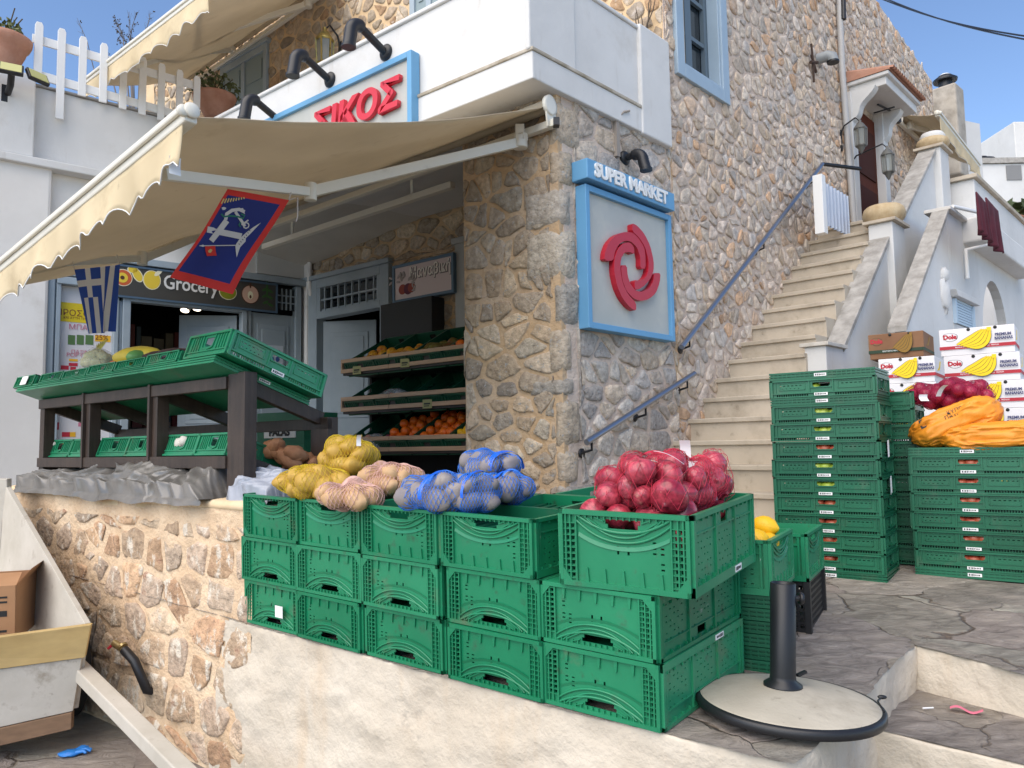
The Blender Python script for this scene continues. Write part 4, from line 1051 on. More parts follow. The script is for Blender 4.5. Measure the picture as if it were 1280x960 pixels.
# ================================================================== WHITE SHOP BUILDING WITH THE GROCERY FRONT
shop = thing('white_building', 'white plastered shop building with blue grey shop front and roof terrace', 'building', FG)
def gx(x, y=480, off=0): return loc(FG, x, y, off)[0]
def gz(x, y, off=0): return loc(FG, x, y, off)[1]
def spart(name, mb, m, bevel=0, par=None): return obj(name, mb, m, par or shop, Matrix(), bevel)
uL = gx(55); uK = .0; zt = 4.97
warmw = mat('warm_white_plaster', srgb(222,218,212), .9, col2=srgb(230,227,222), sc=1.5, bump=.25, bsc=14, dirt=[(srgb(190,182,170), 1.6, .6, .9)])  # warm off-white plaster, mottled at random
w_ = MB(); w_.box(-7.5, uL, -.10, .3, -.1, 4.24); spart('side_pier', w_, warmw, .03)
w_ = MB(); w_.box(uL, .3, .0, .3, 3.42, 4.24); spart('upper_wall', w_, warmw)
w_ = MB(); w_.box(-7.5, .3, .0, .22, 4.24, zt); spart('parapet', w_, white_plaster, .012)
w_ = MB(); w_.box(-7.5, gx(42,120), -.12, .0, 4.24, zt+.06); spart('parapet_pillar', w_, white_plaster, .012)
w_ = MB(); w_.box(-7.5, .25, -.16, .0, 4.16, 4.235); spart('ledge', w_, white_plaster, .01)
w_ = MB(); w_.box(-7.5, .3, -.03, .25, zt+.001, zt+.02); spart('coping', w_, mat('grey_coping', srgb(150,146,142), .9), .004)
# plaster band boards above the sign
w_ = MB(); w_.box(gx(320,300), .0, -.03, .0, 3.46, 4.14); w_.box(gx(320,300), .0, -.045, .0, 3.78, 3.80); spart('boarded_band', w_, mat('grey_white_boards', srgb(205,204,200), .8), .004)
zf = .9
px_ = lambda a, b: (gx(a), gx(b))
fr = MB()
for a, b in ((55,64),(66,72),(139,145),(150,160),(300,306),(367,374)): fr.box(*px_(a,b), -.05, .06, zf, 3.36)
fr.box(gx(145), gx(150), -.02, .06, zf, 3.0); fr.box(gx(64), gx(66), -.02, .05, zf, 3.36)
fr.box(gx(160), gx(300), -.05, .06, 3.0, 3.07); fr.box(gx(306), gx(312), -.03, .06, zf, 3.36)
fr.box(gx(55), gx(378), -.09, .02, 3.37, 3.44); fr.box(gx(72), gx(139), -.03, .06, 3.19, 3.36); fr.box(gx(66), gx(141), -.07, .03, 3.10, 3.17)
F_ = spart('shop_front', fr, grey_blue, .006)
w_ = MB(); w_.box(gx(378), .04, -.10, .05, zf, 3.9); spart('corner_post', w_, white_paint, .01)
w_ = MB(); w_.tube([(gx(380),-.13,3.9),(gx(380),-.13,3.35),(gx(382),-.13,3.27),(gx(386),-.12,3.24),(gx(388),-.10,3.15),(gx(388),-.10,zf)], .028, 8); spart('downpipe', w_, white_paint)
dr = MB(); a, b = gx(312), gx(367); dr.box(a, b, -.01, .03, zf, 3.02)
for z0, z1 in ((zf+.12, zf+.75), (zf+.9, 2.9)):
    dr.box(a+.07, b-.07, -.022, -.01, z0, z1); dr.box(a+.12, b-.12, -.032, -.022, z0+.06, z1-.06)
obj('door_panel', dr, grey_blue, F_, Matrix(), .004)
nt_ = MB(); nt_.box(gx(325), gx(352), -.036, -.033, gz(338,468), gz(338,432)); obj('notice', nt_, mat('pale_notice', srgb(190,200,210), .6), F_, Matrix())
n2_ = MB()
for k, xx in enumerate((331,338,345)): q = gx(xx); n2_.prism([(q+.025*math.cos(t*PI/4), gz(338,449)+.03*math.sin(t*PI/4)) for t in range(8)], -.038, -.036)
n2_.box(gx(329), gx(348), -.038, -.036, gz(338,441), gz(338,438)); obj('notice_print', n2_, mat('blue_print', srgb(60,90,150), .6), F_, Matrix())
tg = MB(); a, b = gx(345), gx(367); tg.box(a, b, -.01, 0, 3.08, 3.32, None, 1)
for k in range(1, 4): q = a+(b-a)*k/4; tg.box(q-.007, q+.007, -.03, -.01, 3.08, 3.32)
for z in (3.16, 3.24): tg.box(a, b, -.028, -.012, z-.006, z+.006)
obj('transom_window', tg, [grey_blue, glass_dk], F_, Matrix())
lf = MB(); lf.box(-.6, 0, 0, .045, zf, 2.98); lf.box(-.52, -.08, -.012, 0, zf+.9, 2.86); lf.box(-.47, -.13, -.02, -.012, zf+.95, 2.81); lf.box(-.52, -.08, -.012, 0, zf+.1, zf+.75)
obj('door_leaf', lf, grey_blue, F_, T((gx(298), .07, 0))@Rz(-.55), .004)
# poster window
P0, P1 = gx(72), gx(139)
po = thing('poster', 'tall white and yellow offers poster behind the shop window', 'poster', FG)
b = MB(); b.box(P0, P1, .03, .035, zf, 3.10); obj('sheet', b, mat('poster_white', srgb(214,212,214), .5), po, Matrix())
b = MB(); b.box(P0+.01, P1-.01, .026, .03, gz(90,402), gz(90,378)); obj('yellow_band', b, mat('poster_yellow', srgb(222,196,20), .5), po, Matrix())
pk_ = mat('poster_pink', srgb(200,120,140), .6); pr_ = mat('poster_red', srgb(190,40,60), .6); po_ = mat('poster_orange', srgb(232,178,40), .6); pg_ = mat('poster_green', srgb(86,120,70), .6); pb_ = mat('poster_brown', srgb(130,70,40), .6)
pc_ = (P0+P1)/2
def ptxt(s, size, m, x, z, al='CENTER'): text('lettering', s, size, m, po, T((x, .024, z)), align=al, depth=.001)
ptxt('ΠΡΟΣΦΟΡΕΣ', .082, pb_, pc_, gz(90,391)); ptxt('ΚΑΙ ΑΥΤΗ ΤΗΝ ΕΒΔΟΜΑΔΑ', .03, pb_, pc_, gz(90,397))
ptxt('ΜΠΑΡΕΣ', .07, pk_, pc_, gz(100,409)); ptxt('25%', .07, pb_, P1-.09, gz(130,422)); ptxt('ΠΑΞΙΜΑΔΙ', .05, pk_, pc_, gz(100,440)); ptxt('POP CUISINE', .055, pk_, pc_, gz(100,444))
for (x0, x1, y0, y1, m) in ((118,138,418,426,po_),(84,93,418,430,pg_),(95,104,418,430,pg_),(106,116,418,430,pg_),(86,97,448,451,po_),(86,97,453,457,pr_),(76,86,458,463,pr_),(88,95,458,463,pr_),
        (70,76,528,537,pr_),(80,90,540,546,pr_),(90,97,540,546,po_),(100,108,528,533,pk_),(108,122,540,548,pr_),(72,84,552,560,po_),(92,110,556,566,pg_)):
    b = MB(); z0, z1 = sorted((gz(x0+36 if x0 < 80 else x0, y0), gz(x0+36 if x0 < 80 else x0, y1))); b.box(max(gx(x0), P0+.01), min(gx(x1), P1-.01), .0265, .0295, z0, z1); obj('print_block', b, m, po, Matrix())
# dark inside with a few shelves
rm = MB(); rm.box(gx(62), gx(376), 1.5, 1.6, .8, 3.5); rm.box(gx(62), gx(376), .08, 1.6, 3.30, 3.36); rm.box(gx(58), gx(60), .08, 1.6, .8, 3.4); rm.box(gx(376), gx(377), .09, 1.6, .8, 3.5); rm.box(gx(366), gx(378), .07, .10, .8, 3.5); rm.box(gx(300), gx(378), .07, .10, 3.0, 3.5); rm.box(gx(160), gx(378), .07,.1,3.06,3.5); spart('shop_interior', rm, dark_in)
rs = MB()
for z in (1.3,1.75,2.2,2.65): rs.box(gx(166), gx(290), 1.0, 1.45, z, z+.03)
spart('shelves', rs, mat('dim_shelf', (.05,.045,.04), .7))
rr = random.Random(8); gds = [MB(), MB(), MB()]
for z in (1.33,1.78,2.23,2.68):
    x = gx(166)
    while x < gx(288):
        w = rr.uniform(.05,.13); gds[int(rr.random()*3)].box(x, x+w*.85, 1.02, 1.2, z, z+rr.uniform(.1,.28)); x += w
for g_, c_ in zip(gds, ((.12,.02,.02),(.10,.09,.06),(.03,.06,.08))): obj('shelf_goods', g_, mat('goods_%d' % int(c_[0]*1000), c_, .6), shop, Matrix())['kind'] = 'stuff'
for xx, yy in ((208,381),(231,388),(246,386)):
    b = MB(); b.lathe([(0,0),(.05,0),(.055,.05),(.03,.11),(0,.12)], 14); b.lathe([(0,-.004),(.045,-.004),(.045,-.001),(0,-.001)], 14, None, 1)
    p = FG@Vector((gx(xx, yy, -.6), .6, gz(xx, yy, -.6)))
    tag(obj('ceiling_spotlight', b, [white_paint, e], None, T(p)@Rx(-.4 if xx > 220 else 0)), 'lit white spotlight inside the dark shop doorway', 'lamp', 'spotlights inside the shop')
# grocery sign
GS = thing('shop_sign', 'long dark grey Grocery sign with painted fruit above the shop door', 'sign', FG@T((0,-.06,0)))
def sx_(x, y): return loc(FG, x, y, .075)
a0, zt0 = sx_(128, 331); a1, zt1 = sx_(345, 357); zb1 = sx_(345, 389)[1]
b = MB(); b.box(a0, a1, -.012, 0, zb1, zt1); obj('board', b, mat('slate_sign', (.045,.045,.042), .6, col2=(.06,.058,.05), sc=3), GS, Matrix())
b = MB()
for q in ((a0,a1,zt1,zt1+.02),(a0,a1,zb1-.02,zb1),(a1,a1+.02,zb1-.02,zt1+.02)): b.box(q[0],q[1],-.02,.01,q[2],q[3])
obj('frame', b, mat('dark_blue_frame', srgb(72,96,118), .6), GS, Matrix())
x0, z0 = sx_(239, 357)
text('lettering', 'Grocery', .20, mat('sign_white', (.72,.72,.70), .6), GS, T((x0, -.018, z0)), bold=.003, sx=.80)
def disc(mb, cx, cz, rx, rz, y0, y1, mi=0, n=20, f=None, rot=0):
    pg = []
    for i in range(n):
        t = 2*PI*i/n; q = f(t) if f else 1; x = rx*q*math.cos(t); z = rz*q*math.sin(t); pg.append((cx+x*math.cos(rot)-z*math.sin(rot), cz+x*math.sin(rot)+z*math.cos(rot)))
    mb.prism(pg, y0, y1, None, mi)
fy = [mat('fruit_'+n_, c_, .6) for n_, c_ in (('orange',srgb(196,92,46)),('lemon',srgb(226,196,60)),('pale',srgb(232,226,196)),('lime',srgb(136,140,30)),('leaf',srgb(52,92,42)),('pinkpale',srgb(206,170,150)),('brown',srgb(80,44,26)))]
def fruit(pts, name):
    b = MB()
    for (px1, py1, rx, rz, mi, lvl, *r_) in pts:
        q, z = sx_(px1, py1); disc(b, q, z, rx, rz, -.014-.001*lvl-.001, -.013, mi, rot=r_[0] if r_ else 0)
    obj(name, b, fy, GS, Matrix())
fruit([(154,347,.085,.085,2,0),(154,347,.078,.078,0,1),(153,347,.05,.05,1,2),(153,347,.02,.02,6,3)], 'painted_pomegranate')
fruit([(166,337,.05,.04,2,0),(166,337,.042,.032,1,1),(172,344,.045,.075,2,0,.5),(172,344,.037,.064,1,1,.5)], 'painted_lemon_slices')
fruit([(190,350,.085,.100,2,0),(190,350,.078,.092,1,1),(198,341,.05,.02,2,2,.8)], 'painted_lemon')
fruit([(285,365,.095,.085,2,0),(285,365,.088,.078,3,1)], 'painted_lime')
fruit([(313,368,.10,.105,6,0),(313,368,.09,.096,5,1),(313,369,.03,.045,2,2),(313,371,.012,.02,6,3),(313,357,.01,.03,6,3)], 'painted_apple')
fruit([(334,361,.012,.11,4,0),(331,362,.035,.014,4,1,.5),(338,364,.035,.014,4,1,-.5),(331,370,.035,.014,4,1,.5),(338,372,.035,.014,4,1,-.5),(332,378,.035,.014,4,1,.5),(338,381,.035,.014,4,1,-.4)], 'painted_herb')
# roof terrace fence
pk = thing('picket_fence', 'white wooden picket fence on the roof terrace parapet', 'fence', FG)
PK = [(49,28.6,104),(77.4,36.6,150),(104,46.7,121),(130,55,129),(154.6,64,137),(178.7,72,144),(202,80,151),(224.5,88,152),(246,96,135)]
ends = []
for k, (x, y0, y1) in enumerate(PK):
    q, z1_ = loc(FG, x, y0, .05); zz0 = loc(FG, x, y1, .05)[1]; hw = .034
    b = MB(); b.prism([(q-hw, zz0), (q+hw, zz0), (q+hw, z1_-.03), (q+hw*.6, z1_), (q-hw*.6, z1_), (q-hw, z1_-.03)], -.05-.022, -.05); obj('picket', b, white_paint, pk, Matrix(), .003)
    ends.append((q, z1_))
for (xa, ya, xb, yb, h) in ((40,48,246,108,.085),(40,92,246,151,.085)):
    qa, za = loc(FG, xa, ya, .03); qb, zb = loc(FG, xb, yb, .03); b = MB(); b.bar((qa,-.035,za),(qb,-.035,zb), .022, h); obj('rail', b, white_paint, pk, Matrix(), .003)
# terracotta pots with plants
def leafy(mb, c, r, n, rng, size=.05, zs=.8, mi=0):
    for _ in range(n):
        d = Vector((rng.gauss(0,1), rng.gauss(0,1), abs(rng.gauss(0,1))*zs)).normalized()*r*rng.random()**.4
        p = Vector(c)+d; a = Vector((rng.gauss(0,1), rng.gauss(0,1), rng.gauss(0,1)+.6)).normalized(); u = a.orthogonal().normalized(); v = a.cross(u); s = size*rng.uniform(.6,1.3)
        mb.add([p-u*s*.3, p+v*s*.5, p+u*s*.3+a*s*.1, p-v*s*.5], [(0,1,2,3)], None, mi)
leaf1 = mat('dull_leaf', (.06,.085,.025), .6, col2=(.10,.12,.05), sc=20); leaf2 = mat('pale_leaf', (.10,.13,.04), .6, col2=(.16,.17,.07), sc=20)
def pot(name, label, p, r, h, lm, seed, rib=True, plant_r=1.):
    o = thing(name, label, 'plant pot', T(p)); rg = random.Random(seed)
    b = MB(); b.lathe([(r*.45,0),(r*.5,h*.06),(r*.62,h*.25),(r*.82,h*.55),(r*.86,h*.66),(r*.98,h*.74),(r*1.06,h*.86),(r*1.08,h*.97),(r*1.0,h),(r*.9,h*.95),(0,h*.93)], 36, wob=(lambda a, z: .035*math.sin(a*14) if z < h*.55 and rib else 0)); obj('pot', b, terracotta, o, Matrix())
    f = MB(); leafy(f, (0,0,h), r*1.05*plant_r, 260, rg, r*.28); obj('foliage', f, lm, o, Matrix())
    s = MB()
    for k in range(9): a = rg.uniform(0,6.3); s.tube([(0,0,h*.9),(r*.3*math.cos(a),r*.3*math.sin(a),h*1.3),(r*.8*plant_r*math.cos(a),r*.8*plant_r*math.sin(a),h*rg.uniform(1.3,1.9))], .006, 4)
    obj('stem', s, mat('stem_'+str(seed), (.08,.06,.03), .8), o, Matrix())
p = FG@Vector((gx(6,62,.05), .0, zt+.06)); pot('plant_pot', 'ribbed terracotta pot with a leafy plant on the corner pillar', p, .21, .33, leaf2, 3, plant_r=.8)
p = hit(FG@Vector((0,.35,0)), nG, 268, 135); pot('plant_pot', 'terracotta pot with a dry bush beside the end of the picket fence', p-UP*.12, .22, .26, leaf1, 9, False, 1.3)
# solar flood light on the pillar
fl = thing('floodlight', 'black solar floodlight with three tilted heads on the white pillar', 'lamp', T(hit(FG@Vector((0,-.3,0)), nG, 14, 92)))
yl = mat('led_panel', srgb(186,184,120), .4)
b = MB(); b.tube([(0,.25,-.12),(0,.02,-.10),(0,-.02,-.02)], .028, 8); b.box(-.05,.05,.18,.26,-.2,-.04); obj('arm', b, black_p, fl, Rz(.7))
for k, (a, dx) in enumerate(((-.55,-.19),(0,0),(.6,.20))):
    b = MB(); b.box(-.095,.095,-.02,.02,-.06,.06); h_ = obj('lamp_head', b, black_p, fl, Rz(.55)@T((dx, -.05+.06*abs(k-1), .02))@Rz(a)@Rx(-.5), .008)
    b = MB(); b.box(-.08,.08,-.024,-.02,-.048,.048); obj('led_panel', b, yl, h_, Matrix())
# berry tree behind the terrace
bt = thing('berry_tree', 'bare twiggy tree with dark berries behind the roof terrace', 'tree', T(atY(170,180,9.6)))
tw = MB(); br = MB(); rg = random.Random(12); ob = bt.matrix_local.translation
tw.tube([(0,0,-4.5),(0,0,-1.2),(0,.02,-.3)], [.06,.05,.03], 6)
def twig(x0, y0, x1, y1, Y, berries, nb):
    a = atY(x0,y0,Y)-ob; b_ = atY(x1,y1,Y+rg.uniform(-.4,.4))-ob; m = a.lerp(b_,.5)+Vector((rg.uniform(-.06,.06),0,rg.uniform(-.05,.05)))
    tw.tube([(0,0,-.3),a*.4+Vector((0,0,-.2)),a], [.022,.016,.012], 5); tw.tube([a,m,b_], [.012,.009,.004], 5)
    for k in range(nb):
        t = rg.random(); p = a.lerp(b_,t)+Vector((rg.gauss(0,.05),rg.gauss(0,.08),rg.gauss(0,.05)))
        s = a.lerp(b_, max(0,t-.12)); tw.tube([s,p], [.004,.0025], 3)
        if rg.random() < berries: 
            for _ in range(rg.choice((1,2,3))): br.blob(.016,.016,.017, T(p+Vector((rg.gauss(0,.018),rg.gauss(0,.02),rg.gauss(0,.02)))), 0, 6, 4)
for q in ((150,90,112,0,.8,26),(135,60,118,20,.9,20),(160,120,150,-10,.25,22),(152,60,168,-8,.6,26),(190,40,202,-10,.25,18),(200,110,120,60,.75,22),(185,150,165,70,.9,40),(120,150,85,75,.8,26),(190,140,215,100,.9,34),(215,140,232,100,.6,18),(100,130,60,95,.3,10),(175,150,150,110,.9,34),(60,130,20,5,.2,10)): twig(q[0],q[1],q[2],q[3],9.6,q[4],q[5])
obj('branches', tw, mat('grey_twig', (.12,.10,.085), .9), bt, Matrix()); obj('berries', br, mat('dark_berry', (.03,.022,.02), .5), bt, Matrix())['kind'] = 'stuff'

# ================================================================== AWNINGS
def awning(label, RT, RL, BR, BL, val, sag, arms, ncsc, seed, roller_r=.045):
    o = thing('awning', label, 'awning', T(RT)); I = T(-Vector(RT))
    RT, RL, BR, BL = map(Vector, (RT, RL, BR, BL))
    f = MB()
    def fn(a, b):
        p = RT.lerp(RL, a).lerp(BR.lerp(BL, a), b); q = p.copy(); q.z -= sag*math.sin(PI*b)*(1+.25*math.sin(a*5+seed))+.010*mnoise.noise(Vector((a*5,b*6,seed)))+.006*math.sin(b*26+a*2)*(b*(1-b))*2
        return q
    f.grid(fn, 36, 24); ob_ = obj('canopy', f, canvas, o, I); sl_ = ob_.modifiers.new('Solidify','SOLIDIFY'); sl_.thickness = .004
    v = MB(); bd = (BL-BR); Lb = bd.length; n = 120
    outw = (BR-RT); outw.z = 0; outw.normalize()
    vs = []
    for i in range(n+1):
        a = i/n; p = BR.lerp(BL, a); s = a*Lb
        ph = (s/ncsc) % 1; d = val-.05*abs(math.sin(PI*ph))**.7+.02
        if s < .04: d *= .9
        w = .018*math.sin(s*9+seed)
        for j in range(7):
            t = j/6; vs.append(p+outw*(.02+w*t*t+.012*math.sin(s*23)*t)-UP*(.03+d*t))
    v.add(vs, [(i*7+j, (i+1)*7+j, (i+1)*7+j+1, i*7+j+1) for i in range(n) for j in range(6)], None, 0, True)
    ob_ = obj('valance', v, canvas_v, o, I); sl_ = ob_.modifiers.new('Solidify','SOLIDIFY'); sl_.thickness = .003
    hm = MB(); hm.tube([vs[i*7+6] for i in range(n+1)], .0035, 5); obj('valance_hem', hm, white_paint, o, I)
    b = MB(); e_ = bd.normalized()*.03; b.bar(BR-e_, BL+e_, .055, .075); b.bar(BR-e_+outw*.036+UP*.012, BL+e_+outw*.036+UP*.012, .018, .03); obj('front_bar', b, cream_metal, o, I, .008)
    b = MB(); b.lathe([(0,-.008),(.030,-.008),(.034,0),(.030,.008),(0,.008)], 16, T(BR-e_*1.3+UP*.01)@bd.to_track_quat('Z','Y').to_matrix().to_4x4()); b.lathe([(0,-.008),(.024,-.008),(.024,.008),(0,.008)], 12, T(BR-e_*1.1+outw*.036)@bd.to_track_quat('Z','Y').to_matrix().to_4x4()); obj('end_cap', b, cream_metal, o, I)
    b = MB(); b.tube([RT, RL], roller_r, 16); obj('roller', b, canvas, o, I)
    rd = (RL-RT).normalized()
    b = MB(); b.bar(RT-UP*.12-outw*.02-rd*.06, RL-UP*.12-outw*.02, .05, .05); obj('mounting_bar', b, cream_metal, o, I, .005)
    for k, (S, Ee, Fp) in enumerate(arms):
        S, Ee, Fp = map(Vector, (S, Ee, Fp))
        b = MB(); b.bar(S, Ee, .045, .062); b.bar(Ee, Fp, .038, .05)
        b.lathe([(0,-.05),(.036,-.05),(.036,.05),(0,.05)], 14, T(Ee)); 
        obj('folding_arm', b, cream_metal, o, I, .004)
        b = MB(); b.lathe([(0,-.04),(.05,-.04),(.05,.04),(0,.04)], 16, T(S)); b.bar(S, S+UP*.12, .05, .06); b.bar(S+UP*.03-rd*.05, S+UP*.03+rd*.05, .05, .05)
        for q in (-.03,.03): b.tube([S+outw*.02+Vector((0,0,q))-UP*.0, S+outw*.052+Vector((0,0,q))], .012, 8)
        obj('arm_bracket', b, cream_metal, o, I, .004)
    b = MB(); b.lathe([(roller_r*1.1,-.012),(roller_r*1.5,-.012),(roller_r*1.5,.012),(roller_r*1.1,.012)], 20, T(RT-rd*.02)@rd.to_track_quat('Z','Y').to_matrix().to_4x4())
    b.bar(RT-rd*.02-UP*.0, RT-rd*.02-UP*.14-outw*.02, .012, .10); obj('end_bracket', b, cream_metal, o, I)
    b = MB(); b.box(-.02,.02,-.03,.03,-.025,.025, T(RT-rd*.07-UP*.13)); obj('bar_end_plug', b, black_p, o, I)
    return o, fn
AO = lambda x, y, off: hit(C0+n1*off, n1, x, y)
RT = AO(684,133,.07); RL = AO(252,297,.07); BRp = atY(234,146,3.0); B0 = atY(0,338,4.29); BLp = BRp+(B0-BRp)*1.24
arm1 = (AO(650,178,.10), atY(388,240,4.25), atY(205,218,3.28)); arm2 = (atY(330,262,7.3), atY(178,323,5.6), atY(-40,334,4.35))
aw, awf = awning('large beige shop awning with scalloped cream valance over the fruit stand', RT, RL, BRp, BLp, .185, .05, [arm1, arm2], .165, 1)
RO = lambda x, y, off: hit(RF0+n1*off, n1, x, y)
uRT = RO(420,-34,.08); uRL = RO(232,99,.08); uBR = RO(262,-16,2.1); uBL = RO(104,106,2.1)
awning('upper beige awning over the roof terrace', uRT, uRL, uBR, uBL, .20, .05, [(RO(385,5,.10), RO(239,52,1.1), RO(248,-4,2.0)), (RO(290,62,.10), RO(222,67,1.0), RO(172,82,1.9))], .24, 5)
b = MB(); b.grid(lambda a, c: ((a-.5)*.05, .004*math.sin(c*4), -c*.075), 3, 4)
tag(obj('care_tag', b, sticker, None, T(atY(219,196,3.02))@Rz(.9)), 'small white care tag hanging from the valance end', 'tag')
# --- Hydra style flag
TLf, TRf, BRf, BLf = atY(284,236,3.70), atY(361,250,4.05), atY(288,367,3.90), atY(213,347,3.60)
fo_n = (TRf-TLf).cross(BLf-TLf).normalized()
if fo_n.y > 0: fo_n = -fo_n
def flagp(a, b, lift=0):
    p = TLf.lerp(TRf, a).lerp(BLf.lerp(BRf, a), b)
    w = .018*math.sin(b*4.5+a*2.2)*b+.012*math.sin(a*6+1)*(.3+b); return p+fo_n*(w+lift)
Q0, Q1, Q2, Q3 = (505,95),(965,185),(530,880),(80,765)
def uv(x, y):                                  # photo crop -> flag coordinates
    a, b = .5, .5
    for _ in range(12):
        X = (1-b)*((1-a)*Q0[0]+a*Q1[0])+b*((1-a)*Q3[0]+a*Q2[0])-x; Y = (1-b)*((1-a)*Q0[1]+a*Q1[1])+b*((1-a)*Q3[1]+a*Q2[1])-y
        xa = (1-b)*(Q1[0]-Q0[0])+b*(Q2[0]-Q3[0]); xb = (1-a)*(Q3[0]-Q0[0])+a*(Q2[0]-Q1[0]); ya = (1-b)*(Q1[1]-Q0[1])+b*(Q2[1]-Q3[1]); yb = (1-a)*(Q3[1]-Q0[1])+a*(Q2[1]-Q1[1])
        d = xa*yb-xb*ya; a -= (X*yb-xb*Y)/d; b -= (xa*Y-X*ya)/d
    return a, b
hf = thing('flag', 'blue flag with red border, cross and anchor hanging from the awning arm', 'flag', T(TLf)); If = T(-TLf)
fl_r = mat('flag_red', srgb(200,44,34), .8, bump=.1, bsc=300); fl_b = mat('flag_blue', srgb(24,36,104), .8, bump=.1, bsc=300); fl_w = mat('flag_white', srgb(196,190,184), .8); fl_g = mat('flag_green', srgb(40,110,90), .8); fl_y = mat('flag_yellow', srgb(196,172,110), .8)
b = MB(); nu_, nv_ = 40, 48
vsx = [flagp(i/nu_, j/nv_) for j in range(nv_+1) for i in range(nu_+1)]
for j in range(nv_):
    for i in range(nu_):
        a, c = (i+.5)/nu_, (j+.5)/nv_; rd_ = a < .06 or a > .91 or c < .055 or c > .925
        b.f.append([j*(nu_+1)+i, j*(nu_+1)+i+1, (j+1)*(nu_+1)+i+1, (j+1)*(nu_+1)+i]); b.m.append(0 if rd_ else 1); b.sm.append(True)
b.v = [tuple(p) for p in vsx]; obj('cloth', b, [fl_r, fl_b], hf, If)
def emblem(name, polys, m, lift=.003):
    e_ = MB()
    for pg in polys:
        q = []
        for (x0, y0), (x1, y1) in zip(pg, pg[1:]+pg[:1]):
            for t in (0,.5): q.append((x0+(x1-x0)*t, y0+(y1-y0)*t))
        e_.add([flagp(*uv(x, y), lift) for x, y in q], [list(range(len(q)))])
    bmx = bmesh.new(); me = e_.mesh(name, m); bmx.from_mesh(me); bmesh.ops.triangulate(bmx, faces=bmx.faces[:]); bmx.to_mesh(me); bmx.free()
    obj(name, me, None, hf, If)
def thick(pts, w):
    L_ = []; R_ = []
    for i, p in enumerate(pts):
        p0 = pts[max(i-1,0)]; p1 = pts[min(i+1,len(pts)-1)]; dx, dy = p1[0]-p0[0], p1[1]-p0[1]; l = math.hypot(dx,dy); nx, ny = -dy/l*w/2, dx/l*w/2
        L_.append((p[0]+nx,p[1]+ny)); R_.append((p[0]-nx,p[1]-ny))
    return [[L_[i],L_[i+1],R_[i+1],R_[i]] for i in range(len(pts)-1)]
emblem('cross', thick([(478,336),(362,490)], 46)+thick([(332,402),(606,462)], 46), fl_w)
emblem('crescent', [[(745,358),(690,392),(640,432),(596,476)],[(745,358),(596,476),(640,500),(640,476),(670,444)],[(596,476),(566,530),(580,622),(602,546),(640,500)]], fl_w, .0035)
emblem('anchor', thick([(468,330),(478,285),(520,258),(575,252),(618,272)], 26)+thick([(545,270),(626,385)], 22)+thick([(598,372),(650,336)], 12)+thick([(635+22*math.cos(t*PI/4), 378+22*math.sin(t*PI/4)) for t in range(9)], 9)+[[(575,245),(605,242),(622,290),(590,270)]], fl_w, .0038)
emblem('serpent', thick([(438,285),(455,306),(500,300),(560,306),(608,322),(618,300),(590,288)], 13)+thick([(590,350),(575,372),(592,388)], 10), fl_g, .0045)
emblem('sun_rays', [l for k in range(9) for l in thick([(470+18*k, 170-1.5*k), (448+21*k, 208-4.5*k)], 9)], fl_y)
emblem('dove', [[(445,238),(462,232),(480,240),(468,254),(452,256)]], fl_w)
emblem('small_red_flag', [[(316,530),(400,528),(412,570),(428,606),(344,606),(326,570)]], fl_r, .0035)
emblem('flag_staff', thick([(275,525),(565,530)], 7)+[[(275,525),(300,516),(315,528),(300,534)]], fl_w, .004)
emblem('small_badge', [[(345,565),(362,550),(382,560),(372,580),(352,580)]], fl_y, .0045)
emblem('motto', [l for k in range(7) for l in thick([(588+12*k, 516-17*k), (596+12*k, 524-17*k)], 5)], ink, .0055)
b = MB(); b.tube([TLf, TLf+UP*.03+Vector((.0,.02,0)), atY(283,222,3.66)], .003, 5); b.tube([TRf, atY(364,240,4.06)], .003, 5)
b.tube([TRf, atY(372,247,4.06), atY(372,270,4.06), atY(370,277,4.06)], .004, 5); obj('tie', b, fl_w, hf, If)
# --- Greek flag
gTL, gTR, gBL, gBR = atY(93,337,4.9), atY(150,331,5.1), atY(111,418,4.9), atY(141,414,5.05)
g_n = Vector((-.4,-.9,0)).normalized()
gf = thing('flag', 'blue and white striped Greek flag hanging from the awning arm', 'flag', T(gTL)); b = MB(); nu_, nv_ = 45, 40
for j in range(nv_+1):
    for i in range(nu_+1):
        a, c = i/nu_, j/nv_; f_ = max(0, a-.62)/.38
        p = gTL.lerp(gTR, a).lerp(gBL.lerp(gBR, a), c)+g_n*(.03*math.sin(f_*5)*c+.016*math.sin(a*9)*c)+Vector((-.02*f_*c*math.sin(f_*3.2), 0, 0))
        b.v.append(tuple(p-gTL))
for j in range(nv_):
    for i in range(nu_):
        a, c = (i+.5)/nu_, (j+.5)/nv_; k = int(a*9)
        if k < 5 and c < .46: wh = (k == 2) or (.18 < c < .27)
        else: wh = k % 2 == 1
        b.f.append([j*(nu_+1)+i, j*(nu_+1)+i+1, (j+1)*(nu_+1)+i+1, (j+1)*(nu_+1)+i]); b.m.append(1 if wh else 0); b.sm.append(True)
obj('cloth', b, [mat('greek_blue', srgb(44,80,168), .8, bump=.1, bsc=300), mat('greek_white', srgb(222,220,218), .8)], gf, Matrix())
b = MB(); b.tube([gTL-gTL, atY(89,318,4.9)-gTL], .003, 5); obj('cord', b, fl_w, gf, Matrix()); b = MB(); b.tube([gTR-gTL, atY(146,318,5.1)-gTL], .003, 5); obj('cord', b, fl_w, gf, Matrix())

